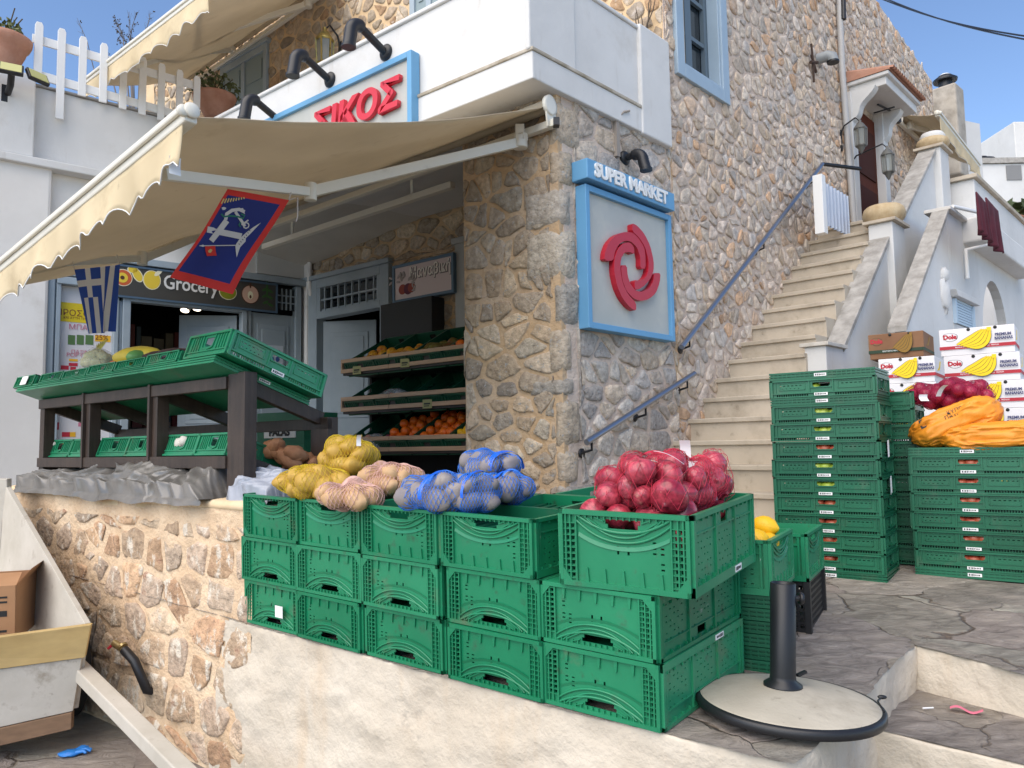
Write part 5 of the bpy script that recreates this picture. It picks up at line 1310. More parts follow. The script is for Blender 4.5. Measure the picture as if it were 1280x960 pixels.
# ================================================================== SIGNS AND LAMPS ON THE STONE BUILDING
# --- red lettered sign on the balcony front
nsg = thing('shop_sign', 'grey sign with blue frame and big red Greek letters on the balcony front', 'sign', BF@T((0,-.05,0)))
r_u, r_z1 = loc(BF, 515, 62, .08); r_z0 = loc(BF, 515, 150, .08)[1]
b = MB(); b.box(r_u-2.6, r_u-.04, -.012, .04, r_z0, r_z1-.04); obj('board', b, greybox, nsg, Matrix())
b = MB(); b.box(r_u-.045, r_u, -.04, .045, r_z0-.04, r_z1); b.box(r_u-2.6, r_u-.045, -.04, .045, r_z1-.045, r_z1); b.box(r_u-2.6, r_u-.045, -.04, .045, r_z0-.04, r_z0); obj('frame', b, blue_paint, nsg, Matrix(), .004)
lu, lz_ = loc(BF, 502, 112, .09)
red_l = mat('red_sign_letters', srgb(204,44,62), .45)
text('lettering', 'ΣΙΚΟΣ', .285, red_l, nsg, T((r_u-.125, -.035, lz_-.015)), depth=.034, align='RIGHT', bold=.010, shear=.10, sx=1.16)
def gooseneck(label, base, out, arm, drop, r, n, tilt=.25):
    o = thing('spot_lamp', label, 'lamp', T(base)); side = out.cross(UP).normalized()
    b = MB(); b.lathe([(0,0),(r*1.35,0),(r*1.35,.012),(r*.9,.03),(0,.03)], 20, out.to_track_quat('Z','Y').to_matrix().to_4x4()); obj('wall_plate', b, black_m, o, Matrix())
    b = MB(); e_ = out*arm+UP*arm*tilt
    b.tube([out*.02, e_], r*.62, 14); obj('arm', b, black_m, o, Matrix())
    b = MB(); pts = []
    for k in range(9):
        t = PI/2*k/8; pts.append(e_+out*(r*1.5*math.sin(t))*1.1+UP*(-(r*1.7)*(1-math.cos(t))))
    pts.append(pts[-1]-UP*drop+out*.02); b.tube(pts, [r]*10, 18); b.tube([pts[-1]+UP*.015, pts[-1]-UP*.004], r*1.12, 18)
    b.blob(r*1.0, r*1.0, r*1.0, T(e_)); obj('elbow', b, black_m, o, Matrix())
gl_r = .047
for lab_, (bx, by) in (('black pipe shaped lamp above the red lettered sign, right one', (483,66)), ('black pipe shaped lamp above the red lettered sign, middle one', (413,100)), ('black pipe shaped lamp behind the awning edge, left one', (352,152))):
    gooseneck(lab_, hit(C0+n1*(bo+.0), n1, bx, by), n1, .26, .12, gl_r, 0, .38)
# --- super market sign on the pier side
sU0, sZ1 = loc(F2, 732, 233, .095); sU1 = loc(F2, 839, 266, .095)[0]; sZ0 = (loc(F2, 736, 411, .095)[1]+loc(F2, 841, 425, .095)[1])/2; sZ1 = (sZ1+loc(F2, 836, 265, .095)[1])/2
sg = thing('shop_sign', 'grey super market sign with blue frame and red spiral emblem on the stone pier', 'sign', F2@T((0,-.05,0)))
b = MB(); b.box(sU0+.02, sU1-.02, -.015, .05, sZ0+.02, sZ1-.02); obj('board', b, greybox, sg, Matrix())
b = MB(); t_ = .042
b.box(sU0, sU0+t_, -.045, .045, sZ0, sZ1); b.box(sU1-t_, sU1, -.045, .045, sZ0, sZ1); b.box(sU0+t_, sU1-t_, -.045, .045, sZ0, sZ0+t_); b.box(sU0+t_, sU1-t_, -.045, .045, sZ1-t_, sZ1); obj('frame', b, blue_paint, sg, Matrix(), .004)
b = MB(); b.box(sU0-.035, sU1-.02, -.09, .045, sZ1+.02, sZ1+.155); hd = obj('header', b, blue_paint, sg, Matrix(), .006)
text('lettering', 'SUPER MARKET', .128, mat('letter_white', (.82,.82,.80), .5), hd, T(((sU0+sU1)/2-.045, -.095, sZ1+.088)), depth=.012, bold=.0048, sx=1.0)
cx_, cz_ = (sU0+sU1)/2+.03, (sZ0+sZ1)/2+.0
def swirl(r0, r1, a0, a1, shift=0., n=26):
    """one curved blade of the emblem: ring segment whose radius drifts outwards"""
    o_ = []; i_ = []
    for k in range(n+1):
        t = k/n; a = a0+(a1-a0)*t; g_ = shift*t
        o_.append((cx_+(r1+g_)*math.cos(a)*1.12, cz_+(r1+g_)*math.sin(a))); i_.append((cx_+(r0+g_)*math.cos(a)*1.12, cz_+(r0+g_)*math.sin(a)))
    return o_+i_[::-1]
# --- traced from the sign at its real place: blades as outlines in the sign plane
def sp(x, y): return loc(F2, 700+x/3.694, 180+y/3.692, .10)
bl1 = [(203,538),(205,500),(222,455),(255,420),(300,405),(335,410),(365,435),(388,480),(393,530),(392,578),(368,574),(368,520),(352,475),(325,450),(300,446),(270,462),(252,495),(243,540)]
bl2 = [(329,366),(352,378),(385,415),(412,470),(428,540),(428,585),(412,625),(385,655),(358,672),(340,672),(340,628),(362,634),(390,618),(404,585),(404,535),(388,475),(360,432),(330,405)]
bl3 = [(462,596),(458,640),(440,690),(405,718),(370,725),(335,712),(305,680),(285,630),(278,560),(306,560),(310,610),(325,652),(352,680),(380,682),(410,665),(428,635),(432,596)]
bl4 = [(347,772),(318,755),(285,715),(260,660),(245,590),(246,530),(262,485),(290,457),(318,455),(338,478),(338,510),(318,498),(295,500),(276,530),(274,585),(285,645),(310,695),(347,735)]
for k, bb in enumerate((bl1,bl2,bl3,bl4)):
    m_ = MB(); pg = chaikin([sp(x, y) for x, y in bb], 1, .2); me = None
    m_.prism(pg, -.055-.004*(k % 2), -.015)
    me = m_.mesh('emblem_blade', red_p); bmx = bmesh.new(); bmx.from_mesh(me); bmesh.ops.triangulate(bmx, faces=[f for f in bmx.faces if len(f.verts) > 4]); bmx.to_mesh(me); bmx.free()
    obj('emblem_blade', me, None, sg, Matrix())
gooseneck('black pipe shaped lamp above the super market sign', hit(C0+n2*.0, n2, 780, 198), n2, .10, .07, .040, 0, .0)
bx_ = MB(); a, z_ = loc(F2, 768, 150); bx_.box(a-.02, a+.02, -.03, .0, loc(F2,768,196)[1], z_); bx_.tube([(a,-.02,z_),(a+.05,-.05,z_+.06),(a+.12,-.05,z_+.09)], .008, 6)
tag(obj('cable_box', bx_, mat('grey_conduit', srgb(150,140,130), .7), None, F2), 'short grey cable conduit on the stone pier under the balcony', 'conduit')
# --- greengrocer sign
ms = thing('shop_sign', 'small pale greengrocer sign in blue frame above the fruit shelves', 'sign', FR@T((0,-.06,0)))
m0, _ = loc(FR, 491.5, 356, .08); m1, _ = loc(FR, 568, 340, .08); mz1 = loc(FR, 491.5, 333, .08)[1]; mz0 = loc(FR, 491.5, 380, .08)[1]
b = MB(); b.box(m0+.02, m1-.02, -.02, .03, mz0+.02, mz1-.02); obj('board', b, mat('pinkish_sign', srgb(214,200,200), .6), ms, Matrix())
b = MB()
for q in ((m0,m0+.03,mz0,mz1),(m1-.03,m1,mz0,mz1),(m0+.03,m1-.03,mz0,mz0+.03),(m0+.03,m1-.03,mz1-.03,mz1)): b.box(q[0],q[1],-.035,.035,q[2],q[3])
obj('frame', b, mat('steel_blue_frame', srgb(96,124,148), .5), ms, Matrix(), .003)
text('lettering', 'Μαναβική', .155, mat('letter_shadow', srgb(120,116,118), .6), ms, T(((m0+m1)/2+.105, -.0225, mz1-.125)), depth=.002, bold=.006, sx=.78)
text('lettering', 'Μαναβική', .155, mat('letter_pale', srgb(236,232,226), .6), ms, T(((m0+m1)/2+.10, -.026, mz1-.12)), depth=.002, bold=.002, sx=.78)
b = MB()
for k, (dx, dz, r, mi) in enumerate(((.14,.13,.055,0),(.22,.125,.06,1),(.27,.13,.05,0))): disc(b, m0+dx, mz0+dz, r, r*.95, -.024-.001*k, -.02, mi)
figm = [mat('fig_red', srgb(150,66,52), .6), mat('fig_purple', srgb(96,36,60), .6), mat('herb_grey', srgb(168,160,158), .6)]
obj('painted_figs', b, figm, ms, Matrix()); b = MB()
for k in range(11): disc(b, m0+.14+.02*k*math.cos(k), mz0+.25+.04*math.sin(k*1.7), .028, .012, -.027-.0005*k, -.0235, 2, 10, rot=k)
obj('painted_herbs', b, figm, ms, Matrix()); b = MB()
for k in range(9): disc(b, m0+.30+.015*math.sin(k*2), mz0+.10+.026*k, .026, .011, -.027-.0005*k, -.0235, 2, 10, rot=k*.9)
obj('painted_herbs', b, figm, ms, Matrix())
b = MB(); a_, zz_ = loc(FR, 492, 382); c_ = loc(FR, 556, 380)[0]; b.box(a_, c_, -.18, .0, 1.6, zz_-.02); tag(obj('black_cabinet', b, mat('matt_black', (.02,.022,.024), .6), None, FR, .006), 'matt black roller housing under the greengrocer sign', 'cabinet')
# --- brass lantern on the upper wall
def lantern(label, F, x, y, off, s, m, wallm=True):
    u, z = loc(F, x, y, off); o = thing('wall_lantern', label, 'lamp', F@T((u, -off, z)))
    b = MB()
    for (r, z0) in ((.065,-.11),(.075,.10)): b.lathe([(0,z0*s),(r*s,z0*s),(r*s,(z0+.02)*s),(0,(z0+.02)*s)], 6)
    b.lathe([(.075*s,.12*s),(.04*s,.17*s),(.012*s,.19*s),(.018*s,.21*s),(0,.23*s)], 6); b.lathe([(0,-.20*s),(.015*s,-.18*s),(.03*s,-.15*s),(.05*s,-.11*s)], 8)
    for k in range(6): a = k*PI/3; b.bar((.065*s*math.cos(a),.065*s*math.sin(a),-.1*s),(.073*s*math.cos(a),.073*s*math.sin(a),.11*s), .01*s, .01*s)
    obj('cage', b, m, o, Matrix())
    b = MB(); b.lathe([(.058*s,-.09*s),(.066*s,.10*s)], 6, smooth=False); obj('glass', b, mat('lantern_glass_%d' % x, (.35,.36,.32), .1, alpha=.55), o, Matrix())
    b = MB(); b.tube([(0,0,.2*s),(0,.05*s,.26*s),(0,off*.8,.2*s),(0,off,.10*s)], .009*s, 6); b.box(-.02*s,.02*s,off-.012,off,-.1*s,.16*s); obj('bracket', b, black_m, o, Matrix())
brass = mat('old_brass', (.42,.32,.10), .4, metal=.8, dirt=[((.10,.12,.05), 16., .5, .7)])
lantern('brass lantern on the warm upper stone wall above the sign', FR, 406, 66, .22, 1.35, brass)
b = MB(); p0 = loc(FR, 300, 135, .03); p1 = loc(FR, 460, 52, .03); b.tube([(p0[0],-.03,p0[1]),((p0[0]+p1[0])/2,-.03,(p0[1]+p1[1])/2-.02),(p1[0],-.03,p1[1])], .012, 6)
tag(obj('cable', b, black_p, None, FR), 'black cable running along the upper stone wall behind the balcony', 'cable')
# --- batten lights under the soffit
def batten(label, xa, ya, xb, yb, off, w, hang):
    a = AO(xa,ya,off); b_ = AO(xb,yb,off); d = (b_-a); o = thing('batten_light', label, 'lamp', T(a)); b = MB(); b.bar((0,0,0), d, .06, w); obj('housing', b, cream_metal, o, Matrix(), .006)
    b = MB()
    for t in (.18,.82): q = d*t; b.bar(q, q+UP*hang, .02, .02)
    obj('hanger', b, cream_metal, o, Matrix())
batten('long cream batten light hanging under the balcony', 566, 231, 330, 309, -.45, .055, .16)

# ================================================================== FRUIT SHELVES IN THE RECESS
SO = -.30
FS = F1@T((0,.30,0))
def fs(x, y): return loc(F1, x, y, SO)
shf = thing('fruit_rack', 'tiered oak fronted fruit rack beside the greengrocer door', 'rack', FS)
uL_ = fs(428,456)[0]; uR_ = fs(583,440)[0]+.25
tiers = []
for (ya, yb) in ((450,467),(497,515),(547,565)):
    z1_ = fs(429, ya)[1]; z0_ = fs(429, yb)[1]; tiers.append((z0_, z1_))
    b = MB(); h = z1_-z0_
    b.box(uL_, uL_+.62, -.02, 0, z0_, z0_+h*.27); b.box(uL_, uL_+.62, -.02, 0, z1_-h*.27, z1_); b.box(uL_+.626, uR_, -.02, 0, z0_, z0_+h*.27); b.box(uL_+.626, uR_, -.02, 0, z1_-h*.27, z1_)
    b.box(uL_, uL_+.018, -.019, .5, z0_, z1_)
    obj('front_board', b, pale_wood, shf, Matrix(), .002)
    b = MB(); b.box(uL_+.01, uR_, .0, .03, z0_+.005, z1_-.005); b.box(uL_+.01, uR_, .0, .5, z0_-.02, z0_+.0); obj('shelf_box', b, mat('dark_brown_shelf', (.03,.024,.02), .6), shf, Matrix())
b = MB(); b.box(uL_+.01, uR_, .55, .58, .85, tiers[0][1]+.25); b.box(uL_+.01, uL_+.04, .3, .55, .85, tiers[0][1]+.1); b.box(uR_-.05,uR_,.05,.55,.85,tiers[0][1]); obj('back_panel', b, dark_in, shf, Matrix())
def price(x, y, lab):
    u, z = fs(x, y); b = MB(); b.box(-.045,.045,-.004,0,-.035,.035); b.box(-.03,.03,-.006,-.004,-.005,.008,None,1); b.box(-.03,.02,-.006,-.004,-.02,-.012,None,1)
    tag(obj('price_card', b, [mat('price_card_green', srgb(150,146,96), .6), ink], None, FS@T((u,-.024,z))@Rz(.15)), lab, 'price card')
price(449,463,'small greenish price card on the top shelf board, left one'); price(509,454,'small greenish price card on the top shelf board, right one'); price(537,505,'small greenish price card on the middle shelf board')
SL = .50
spr = None
b_dp = base_panel(.40,.52)
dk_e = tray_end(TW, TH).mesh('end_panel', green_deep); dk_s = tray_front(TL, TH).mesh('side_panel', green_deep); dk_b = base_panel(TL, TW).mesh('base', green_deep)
shelf_tray = {}
for ti, (z0_, z1_) in enumerate(tiers):
    for k in range(4):
        u = uL_+.05+.20+k*.40
        M = FS@T((u, .035, z0_-.03))@Rx(SL)@T((0, .28, 0))@Rz(PI/2)@Matrix.Diagonal((1.02,1.05,1.35,1))
        lab_ = f'dark green tray on the {["top","middle","bottom"][ti]} shelf of the fruit rack, {["first","second","third","fourth"][k]} from the left'
        if spr is None:
            spr = thing('shelf_tray', lab_, 'tray', M, 'dark green trays on the fruit rack')
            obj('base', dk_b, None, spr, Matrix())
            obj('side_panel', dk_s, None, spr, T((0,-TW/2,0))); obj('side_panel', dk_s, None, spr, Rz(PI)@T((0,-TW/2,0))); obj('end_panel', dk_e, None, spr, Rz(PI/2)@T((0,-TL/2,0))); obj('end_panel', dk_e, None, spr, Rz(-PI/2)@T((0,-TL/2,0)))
        else: dup(spr, M, lab_)
        shelf_tray[(ti,k)] = FS@T((u, .035, z0_-.03))@Rx(SL)
or_m = mat('orange_peel', srgb(226,96,14), .45, col2=srgb(236,120,26), sc=5, bump=.2, bsc=200)
b = MB(); b.blob(.038,.038,.036, None, 0, 16, 11, .02); me_or = b.mesh('orange', or_m)
mg_m = mat('mango_skin', srgb(214,160,30), .45, col2=srgb(190,100,30), sc=5); b = MB(); b.blob(.048,.036,.034, None, 0, 14, 10, .06); me_mg = b.mesh('mango', mg_m)
av_m = mat('green_mango_skin', srgb(96,104,36), .5, col2=srgb(120,70,40), sc=6); b = MB(); b.blob(.062,.046,.042, None, 0, 14, 10, .08); me_av = b.mesh('mango', av_m)
rng = random.Random(77)
def shelf_fill(ti, k, n, me, name, label, cat, group, r0, r1, ref, ymax=.30, y0=.05):
    for (x, y, z, r) in pile(n, r0, r1, lambda g_: (g_.uniform(-.15,.15), g_.uniform(y0,ymax)), lambda x, y: .04, rng, 25, zmax=.3):
        place_fruit(me, name, label, cat, shelf_tray[(ti,k)]@T((x,y,z))@Rz(rng.uniform(0,6))@Rx(rng.uniform(-.8,.8))@Matrix.Scale(r/ref,4), group)
shelf_fill(2,1,30, me_or, 'orange', 'ripe orange heaped on the bottom fruit shelf', 'orange', 'oranges on the bottom shelf', .037,.042,.038,.5)
shelf_fill(2,2,34, me_or, 'orange', 'ripe orange heaped on the bottom fruit shelf', 'orange', 'oranges on the bottom shelf', .037,.042,.038,.5)
shelf_fill(2,3,34, lem, 'lemon', 'yellow lemon heaped on the bottom fruit shelf', 'lemon', 'lemons on the bottom shelf', .034,.038,.038,.42)
shelf_fill(0,0,16, me_mg, 'mango', 'yellow mango on the top fruit shelf', 'mango', 'yellow mangoes on the top shelf', .036,.042,.040)
shelf_fill(0,1,15, me_mg, 'mango', 'yellow mango on the top fruit shelf', 'mango', 'yellow mangoes on the top shelf', .038,.044,.040)
shelf_fill(0,2,9, me_av, 'mango', 'large green mango on the top fruit shelf', 'mango', 'green mangoes on the top shelf', .046,.054,.048)
shelf_fill(0,3,14, me_or, 'orange', 'orange at the right end of the top fruit shelf', 'orange', 'oranges at the right end of the top shelf', .038,.042,.038)
# bagged fruit on the rack
def fruit_bag(M, label, cols_, n, r, seed, sz=(.13,.08,.06)):
    o = thing('fruit_bag', label, 'bag', M); g_ = random.Random(seed); b = MB(); ms_ = []
    for k in range(n): b.blob(r,r,r, T((g_.uniform(-1,1)*sz[0], g_.uniform(-1,1)*sz[1], r+g_.random()*sz[2])), k % len(cols_), 10, 7)
    obj('bag_contents', b, cols_, o, Matrix()); f = MB(); f.blob(sz[0]+r, sz[1]+r, sz[2]+r*.5, T((0,0,r+sz[2]*.4)), 0, 20, 10, .18, 4, seed); obj('film', f, mat('clear_film_%d' % seed, (.8,.8,.82), .15, alpha=.28), o, Matrix())
pu = mat('purple_wrap', srgb(110,44,66), .5); dd_ = mat('orange_dim', srgb(180,86,30), .5); ww = mat('white_wrap', srgb(190,186,190), .5)
fruit_bag(shelf_tray[(1,1)]@T((-.12,.12,.02)), 'purple and white bagged fruit on the middle fruit shelf', [pu, ww, dd_], 10, .035, 1)
fruit_bag(shelf_tray[(2,0)]@T((.10,.06,.02)), 'purple bagged fruit at the left of the bottom shelf', [pu, dd_, pu], 8, .035, 2)
# stack of dark crates with a bag left of the rack
for k in range(5):
    dup(spr, FR@T((loc(FR,415,470)[0]+.14, -.45, .95+k*.135))@Matrix.Diagonal((1.0,1.05,1.35,1)), f'dark green tray stacked inside the door left of the rack, {["lowest","second","middle","fourth","topmost"][k]}', 'dark green trays stacked by the door')
fruit_bag(FR@T((loc(FR,440,470)[0], -.5, .95+5*.135)), 'dark bag of oranges on the crate stack left of the rack', [dd_, pu], 7, .04, 4)

# ================================================================== DARK WOODEN STAND ON THE PLANTER
def ws(x, y, t): return loc(FV, x, y, -t)
std = thing('display_stand', 'dark brown wooden fruit stand on the stone planter wall', 'stand', FV)
tf = .07; dep = .50; TLT = math.radians(19)
uR0, zt_ = ws(285,467,tf); uR1, _ = ws(306,466,tf); uA0, zA = ws(46,502,tf); uA1, _ = ws(58,502,tf)
ztop = (zt_+zA)/2; zlow1 = (ws(200,570,tf)[1]+ws(296,571,tf)[1])/2; rh = .062; pw = uR1-uR0
posts = [uR0+pw/2]+[ws(x,540,tf)[0] for x in (192,108.5,52)]
for k, u in enumerate(posts):
    z0 = zp(-u)
    b = MB(); w = pw if k == 0 else .07; b.box(u-w/2, u+w/2, tf, tf+.07, z0, ztop+ (.012 if k == 0 else -.002)); obj('post', b, dark_wood, std, Matrix(), .003)
    if k in (1,2):
        b = MB(); b.box(u-w/2-.005, u-w/2+.018, tf-.02, tf+.0, zlow1-rh-.004, ztop+.004); obj('batten', b, dark_wood, std, Matrix(), .002)
    b = MB(); zb_ = ztop-math.tan(TLT)*dep-.03; b.box(u-w/2, u+w/2, tf+dep, tf+dep+.07, z0, zb_); obj('post', b, dark_wood, std, Matrix(), .003)
    for zz_ in (ztop-.035, zlow1-.02):
        b = MB(); b.bar((u-(.012 if k == 0 else 0), tf+.07, zz_-.02), (u-(.012 if k == 0 else 0), tf+dep+.02, zz_-.02-math.tan(TLT)*(dep-.05)), .045, .07); obj('cross_beam', b, dark_wood, std, Matrix(), .003)
uMin, uMax = posts[-1]-.035, posts[0]-pw/2
for (z1_, t0, nm) in ((ztop-.004, tf, 'rail'), (zlow1, tf, 'rail'), (ztop-math.tan(TLT)*dep-.035, tf+dep, 'rail'), (zlow1-math.tan(TLT)*dep, tf+dep, 'rail')):
    b = MB(); b.box(uMin, uMax+(0 if t0 == tf else pw), t0-.012 if t0 == tf else t0, t0+.03, z1_-rh, z1_); obj(nm, b, dark_wood, std, Matrix(), .003)
# decks of trays
def deckM(u, t, z, extra=0):                   # tray with its long side running down the slope
    return FV@T((u, t, z))@Rx(-TLT)@T((0, TL/2, extra))@Rz(PI/2)
n_ = 7; tscale = None; span = (uMax+pw*.6)-(uMin-.06); wdt = span/n_
for k in range(n_):
    u = uMin-.06+wdt*(k+.5)
    put_folded(deckM(u, tf-.115, ztop+.045)@Matrix.Diagonal((1.05, wdt/TW*.985, .9, 1)), f'folded green crate decking the stand, {["far left","second from left","third from left","middle","third from right","second from right","right end"][k]}', 'folded crates decking the stand', green)
uE = posts[0]-.10
put_tray(deckM(uE, tf-.11, ztop+.045, .040)@Matrix.Diagonal((1.06,1.06,1.30,1)), 'tilted green tray at the right end of the stand top', 'green trays on the wooden stand', True)
for k, (t_, zs) in enumerate(((1,.62),(2,.55),(3,.62),(4,.58),(5,.66))):
    put_tray(deckM(uMin-.06+wdt*(t_+.5), tf-.118, ztop+.045, .037)@Matrix.Diagonal((1.05, wdt/TW*.95, zs, 1)), f'shallow green tray along the sloping stand top, {["first","second","third","fourth","fifth"][k]} from the left', 'shallow green trays along the stand top', True)
put_tray(deckM(uMin+.36, tf-.02, ztop+.045, .042)@Rz(-.06)@Matrix.Diagonal((.8,.9,1.0,1)), 'tilted green tray near the left end of the stand top', 'green trays on the wooden stand', True)
put_tray(deckM(uMin+.03, tf-.13, ztop+.045, .036)@Matrix.Diagonal((1.0,.9,.8,1)), 'tilted green tray overhanging the far left end of the stand top', 'green trays on the wooden stand', True)
b = MB(); b.box(-.05,.05,-.003,0,-.03,.03); tag(obj('paper_label', b, sticker, None, deckM(uMin+.03, tf-.13, ztop+.045, .075)@T((-TL/2-.016,-.02,0))@Rz(-PI/2)), 'white paper label on the far left tray of the stand', 'label')
for k, (xa, xb) in enumerate(((57,88),(88,101),(123,159),(158,183),(203,246),(245,285))):
    u0_, u1_ = ws(xa,555,tf+.05)[0], ws(xb,555,tf+.05)[0]; wd = min(max(u1_-u0_, .30), .40)
    put_tray(deckM(u1_-wd/2 if k % 2 == 0 else u0_+wd/2, tf+.035, zlow1+.004)@Matrix.Diagonal((.98, wd/TW*.98, 1.25, 1)), f'green tray on the lower shelf of the wooden stand, {["far left","second from left","third from left","third from right","second from right","right end"][k]}', 'green trays on the lower shelf of the stand', True)
# vegetables
rg = random.Random(5)
cau = mat('cauliflower_cream', srgb(206,198,150), .8, col2=srgb(190,190,140), sc=20, bump=.5, bsc=40)
def onstand(x, y, t, dz=0.035): u, z = ws(x, y, t); return FV@T((u, t, z+dz))
o = thing('cauliflower', 'bagged pale cauliflower on the top of the wooden stand', 'cauliflower', onstand(122,462,tf+.02))
b = MB()
for k in range(34):
    d = Vector((rg.gauss(0,1), rg.gauss(0,1), rg.gauss(0,.8)+.3)).normalized(); b.blob(.038,.038,.034, T(d*.062), 0, 9, 6, .2, 6, k)
obj('florets', b, cau, o, Matrix()); b = MB(); b.blob(.12,.10,.105, None, 0, 26, 14, .12, 5, 3); obj('film', b, mat('clear_wrap', (.82,.83,.80), .12, alpha=.22), o, Matrix())
b = MB()
for k in range(6): b.tube([(.01*k-.02,0,.09),(.02*k-.04,.01,.12),(.03*k-.07,.02,.13+.005*k)], .004, 4)
obj('bag_knot', b, mat('film_tie', srgb(200,190,90), .5), o, Matrix())
mel = mat('yellow_melon_skin', srgb(222,196,74), .5, col2=srgb(206,182,60), sc=6, bump=.2, bsc=30)
o = thing('melon', 'long yellow melon lying on the wooden stand', 'melon', onstand(172,453,tf+.06)@Rz(.15)); b = MB(); b.blob(.21,.085,.06, None, 0, 26, 14, .08, 2, 4); obj('rind', b, mel, o, Matrix())
b = MB(); b.blob(.05,.075,.045, T((-.02,-.06,-.02)), 0, 14, 8, .1); leafb = obj('green_end', b, mat('melon_green', srgb(96,150,80), .5), o, T((.12,0,0)))
aub = mat('aubergine_skin', (.035,.02,.03), .3, col2=(.06,.035,.04), sc=8)
for k, (x, y, a) in enumerate(((218,452,.5),(205,455,.9))):
    b = MB(); b.lathe([(0,-.12),(.03,-.11),(.045,-.06),(.044,0),(.032,.06),(.022,.10),(.012,.115),(0,.118)], 16)
    tag(obj('aubergine', b, aub, None, onstand(x,y,tf+.08)@Rz(a)@Ry(1.45)), ['dark aubergine beside the raised tray on the stand', 'dark aubergine lying behind the yellow melon'][k], 'aubergine')
red_v = mat('carrot_red', srgb(214,104,70), .5)
b = MB(); 
for k in range(4): b.tube([(-.08,.02*k,0),(0,.02*k,.01),(.09,.02*k-.01,.0)], [.008,.02,.017], 8)
tag(obj('carrots', b, red_v, None, onstand(141,464,tf+.0)), 'small bundle of orange red carrots beside the cauliflower', 'carrots')
gy = mat('sweet_potato_skin', srgb(150,98,62), .7, col2=srgb(170,120,84), sc=12, bump=.3, bsc=40)
swp = []
for k in range(2): b = MB(); b.blob(.085,.045,.042, None, 0, 16, 10, .22, 2, k); swp.append(b.mesh('sweet_potato', gy))
M = deckM(posts[0]-.12, tf+.035, zlow1+.004)
for k in range(15):
    place_fruit(swp[k % 2], 'sweet_potato', 'brown sweet potato in the lower right tray of the stand', 'sweet potato', M@T((rg.uniform(-.12,.24), rg.uniform(-.13,.13), .04+.07*rg.random()+.03*(k > 8)))@Rz(rg.uniform(0,6))@Ry(rg.uniform(-.5,.5)), 'sweet potatoes in the lower tray')
wht = mat('garlic_white', srgb(214,208,196), .6); b = MB(); b.blob(.04,.04,.035, None, 0, 12, 8, .1, 4); gar = b.mesh('garlic', wht)
for k, (x, y) in enumerate(((70,562),(227,562),(233,559))): place_fruit(gar, 'garlic_bulb', 'white garlic bulb behind a handle of the lower trays', 'garlic', onstand(x,y,tf+.09), 'garlic bulbs in the lower trays')
# banana boxes under the stand at the back
for k in range(2):
    b = MB(); b.box(-.24,.24,-.18,.18,0,.24); b.box(-.16,.16,-.186,-.18,.05,.13,None,1)
    o = thing('fruit_carton', ['green carton behind the stand, lower one', 'green carton behind the stand, upper one'][k], 'carton', T(atY(372,590-34*k-20,5.9))@Rz(-.5)); obj('carton_body', b, [green_dk, mat('carton_white_%d' % k, srgb(200,200,196), .7)], o, T((0,0,-.12)))
    text('lettering', 'PALAS', .075, ink, o, T((0,-.19,-.03)), depth=.001, bold=.004)
# tarps
tarp_m = mat('grey_tarp', srgb(92,89,85), .30, col2=srgb(118,114,109), sc=3, spec=.7, bump=.1, bsc=30, dirt=[(srgb(150,140,126), 5., .6, .85)]); tarp_s = mat('silver_tarp', srgb(140,146,158), .4, col2=srgb(168,172,182), sc=4, spec=.6)
def tarp(name, label, u0, u1, t0, t1, hgt, m, seed, nu_=260, nv_=60):
    b = MB()
    def crease(q): return 1-abs(mnoise.noise(q))*2.2
    def fn(a, c):
        u = u0+(u1-u0)*a; t = t0+(t1-t0)*c
        w1 = mnoise.noise(Vector((u*1.8, t*2.5, seed))); w2 = mnoise.noise(Vector((u*2.3+5, t*3.1, seed+3)))
        q = Vector((u*.9+.9*w1+t*2.2, t*7+1.6*w2-u*.9, seed)); f1 = crease(q)
        f2 = crease(Vector((u*1.7-t*4+1.4*w2, t*14+u*2.2+w1*1.5, seed+11))); f3 = crease(Vector((u*3.6+t*6+w1*2.5, t*26-u*4+w2*2.5, seed+23))); f4 = crease(Vector((u*9-t*10+w2*3, t*42+u*8+w1*3, seed+31)))
        en = min(1, min(a, 1-a)/.04); rise = min(1, c/.42); rise = rise*rise*(3-2*rise)
        lump = .6+.55*mnoise.noise(Vector((u*.9, t*2, seed+7)))+.22*mnoise.noise(Vector((u*2.2, t*3, seed+9)))
        z = .004+hgt*en*(.95*rise*max(.25,lump)+min(1,c/.06)*(.22*f1+.17*f2+.06*f3+.02*f4+.10))
        dt = -.05*f1*(1-c)-.035*f2*(1-c)-.012*f3
        if c < .06: z = min(z, .014)-(.06-c)/.06*(.03+.07*max(0, mnoise.noise(Vector((u*2.4,1,seed))))); dt = min(dt, -.012)*.5-.010
        return (u+.03*w2+.008*f3, t+dt, zp(-u)+z)
    b.grid(fn, nu_, nv_); o = obj(name, b, m, None, FV); return tag(o, label, 'tarp')
tarp('tarp', 'crumpled grey tarpaulin bunched under the wooden stand', posts[-1]-.12, posts[0]-pw/2-.03, -.03, .40, .145, tarp_m, 2)
tarp('tarp', 'small silver plastic sheet crumpled behind the right post', posts[0]+.01, posts[0]+.32, .05, .42, .15, tarp_s, 6, 70, 60)
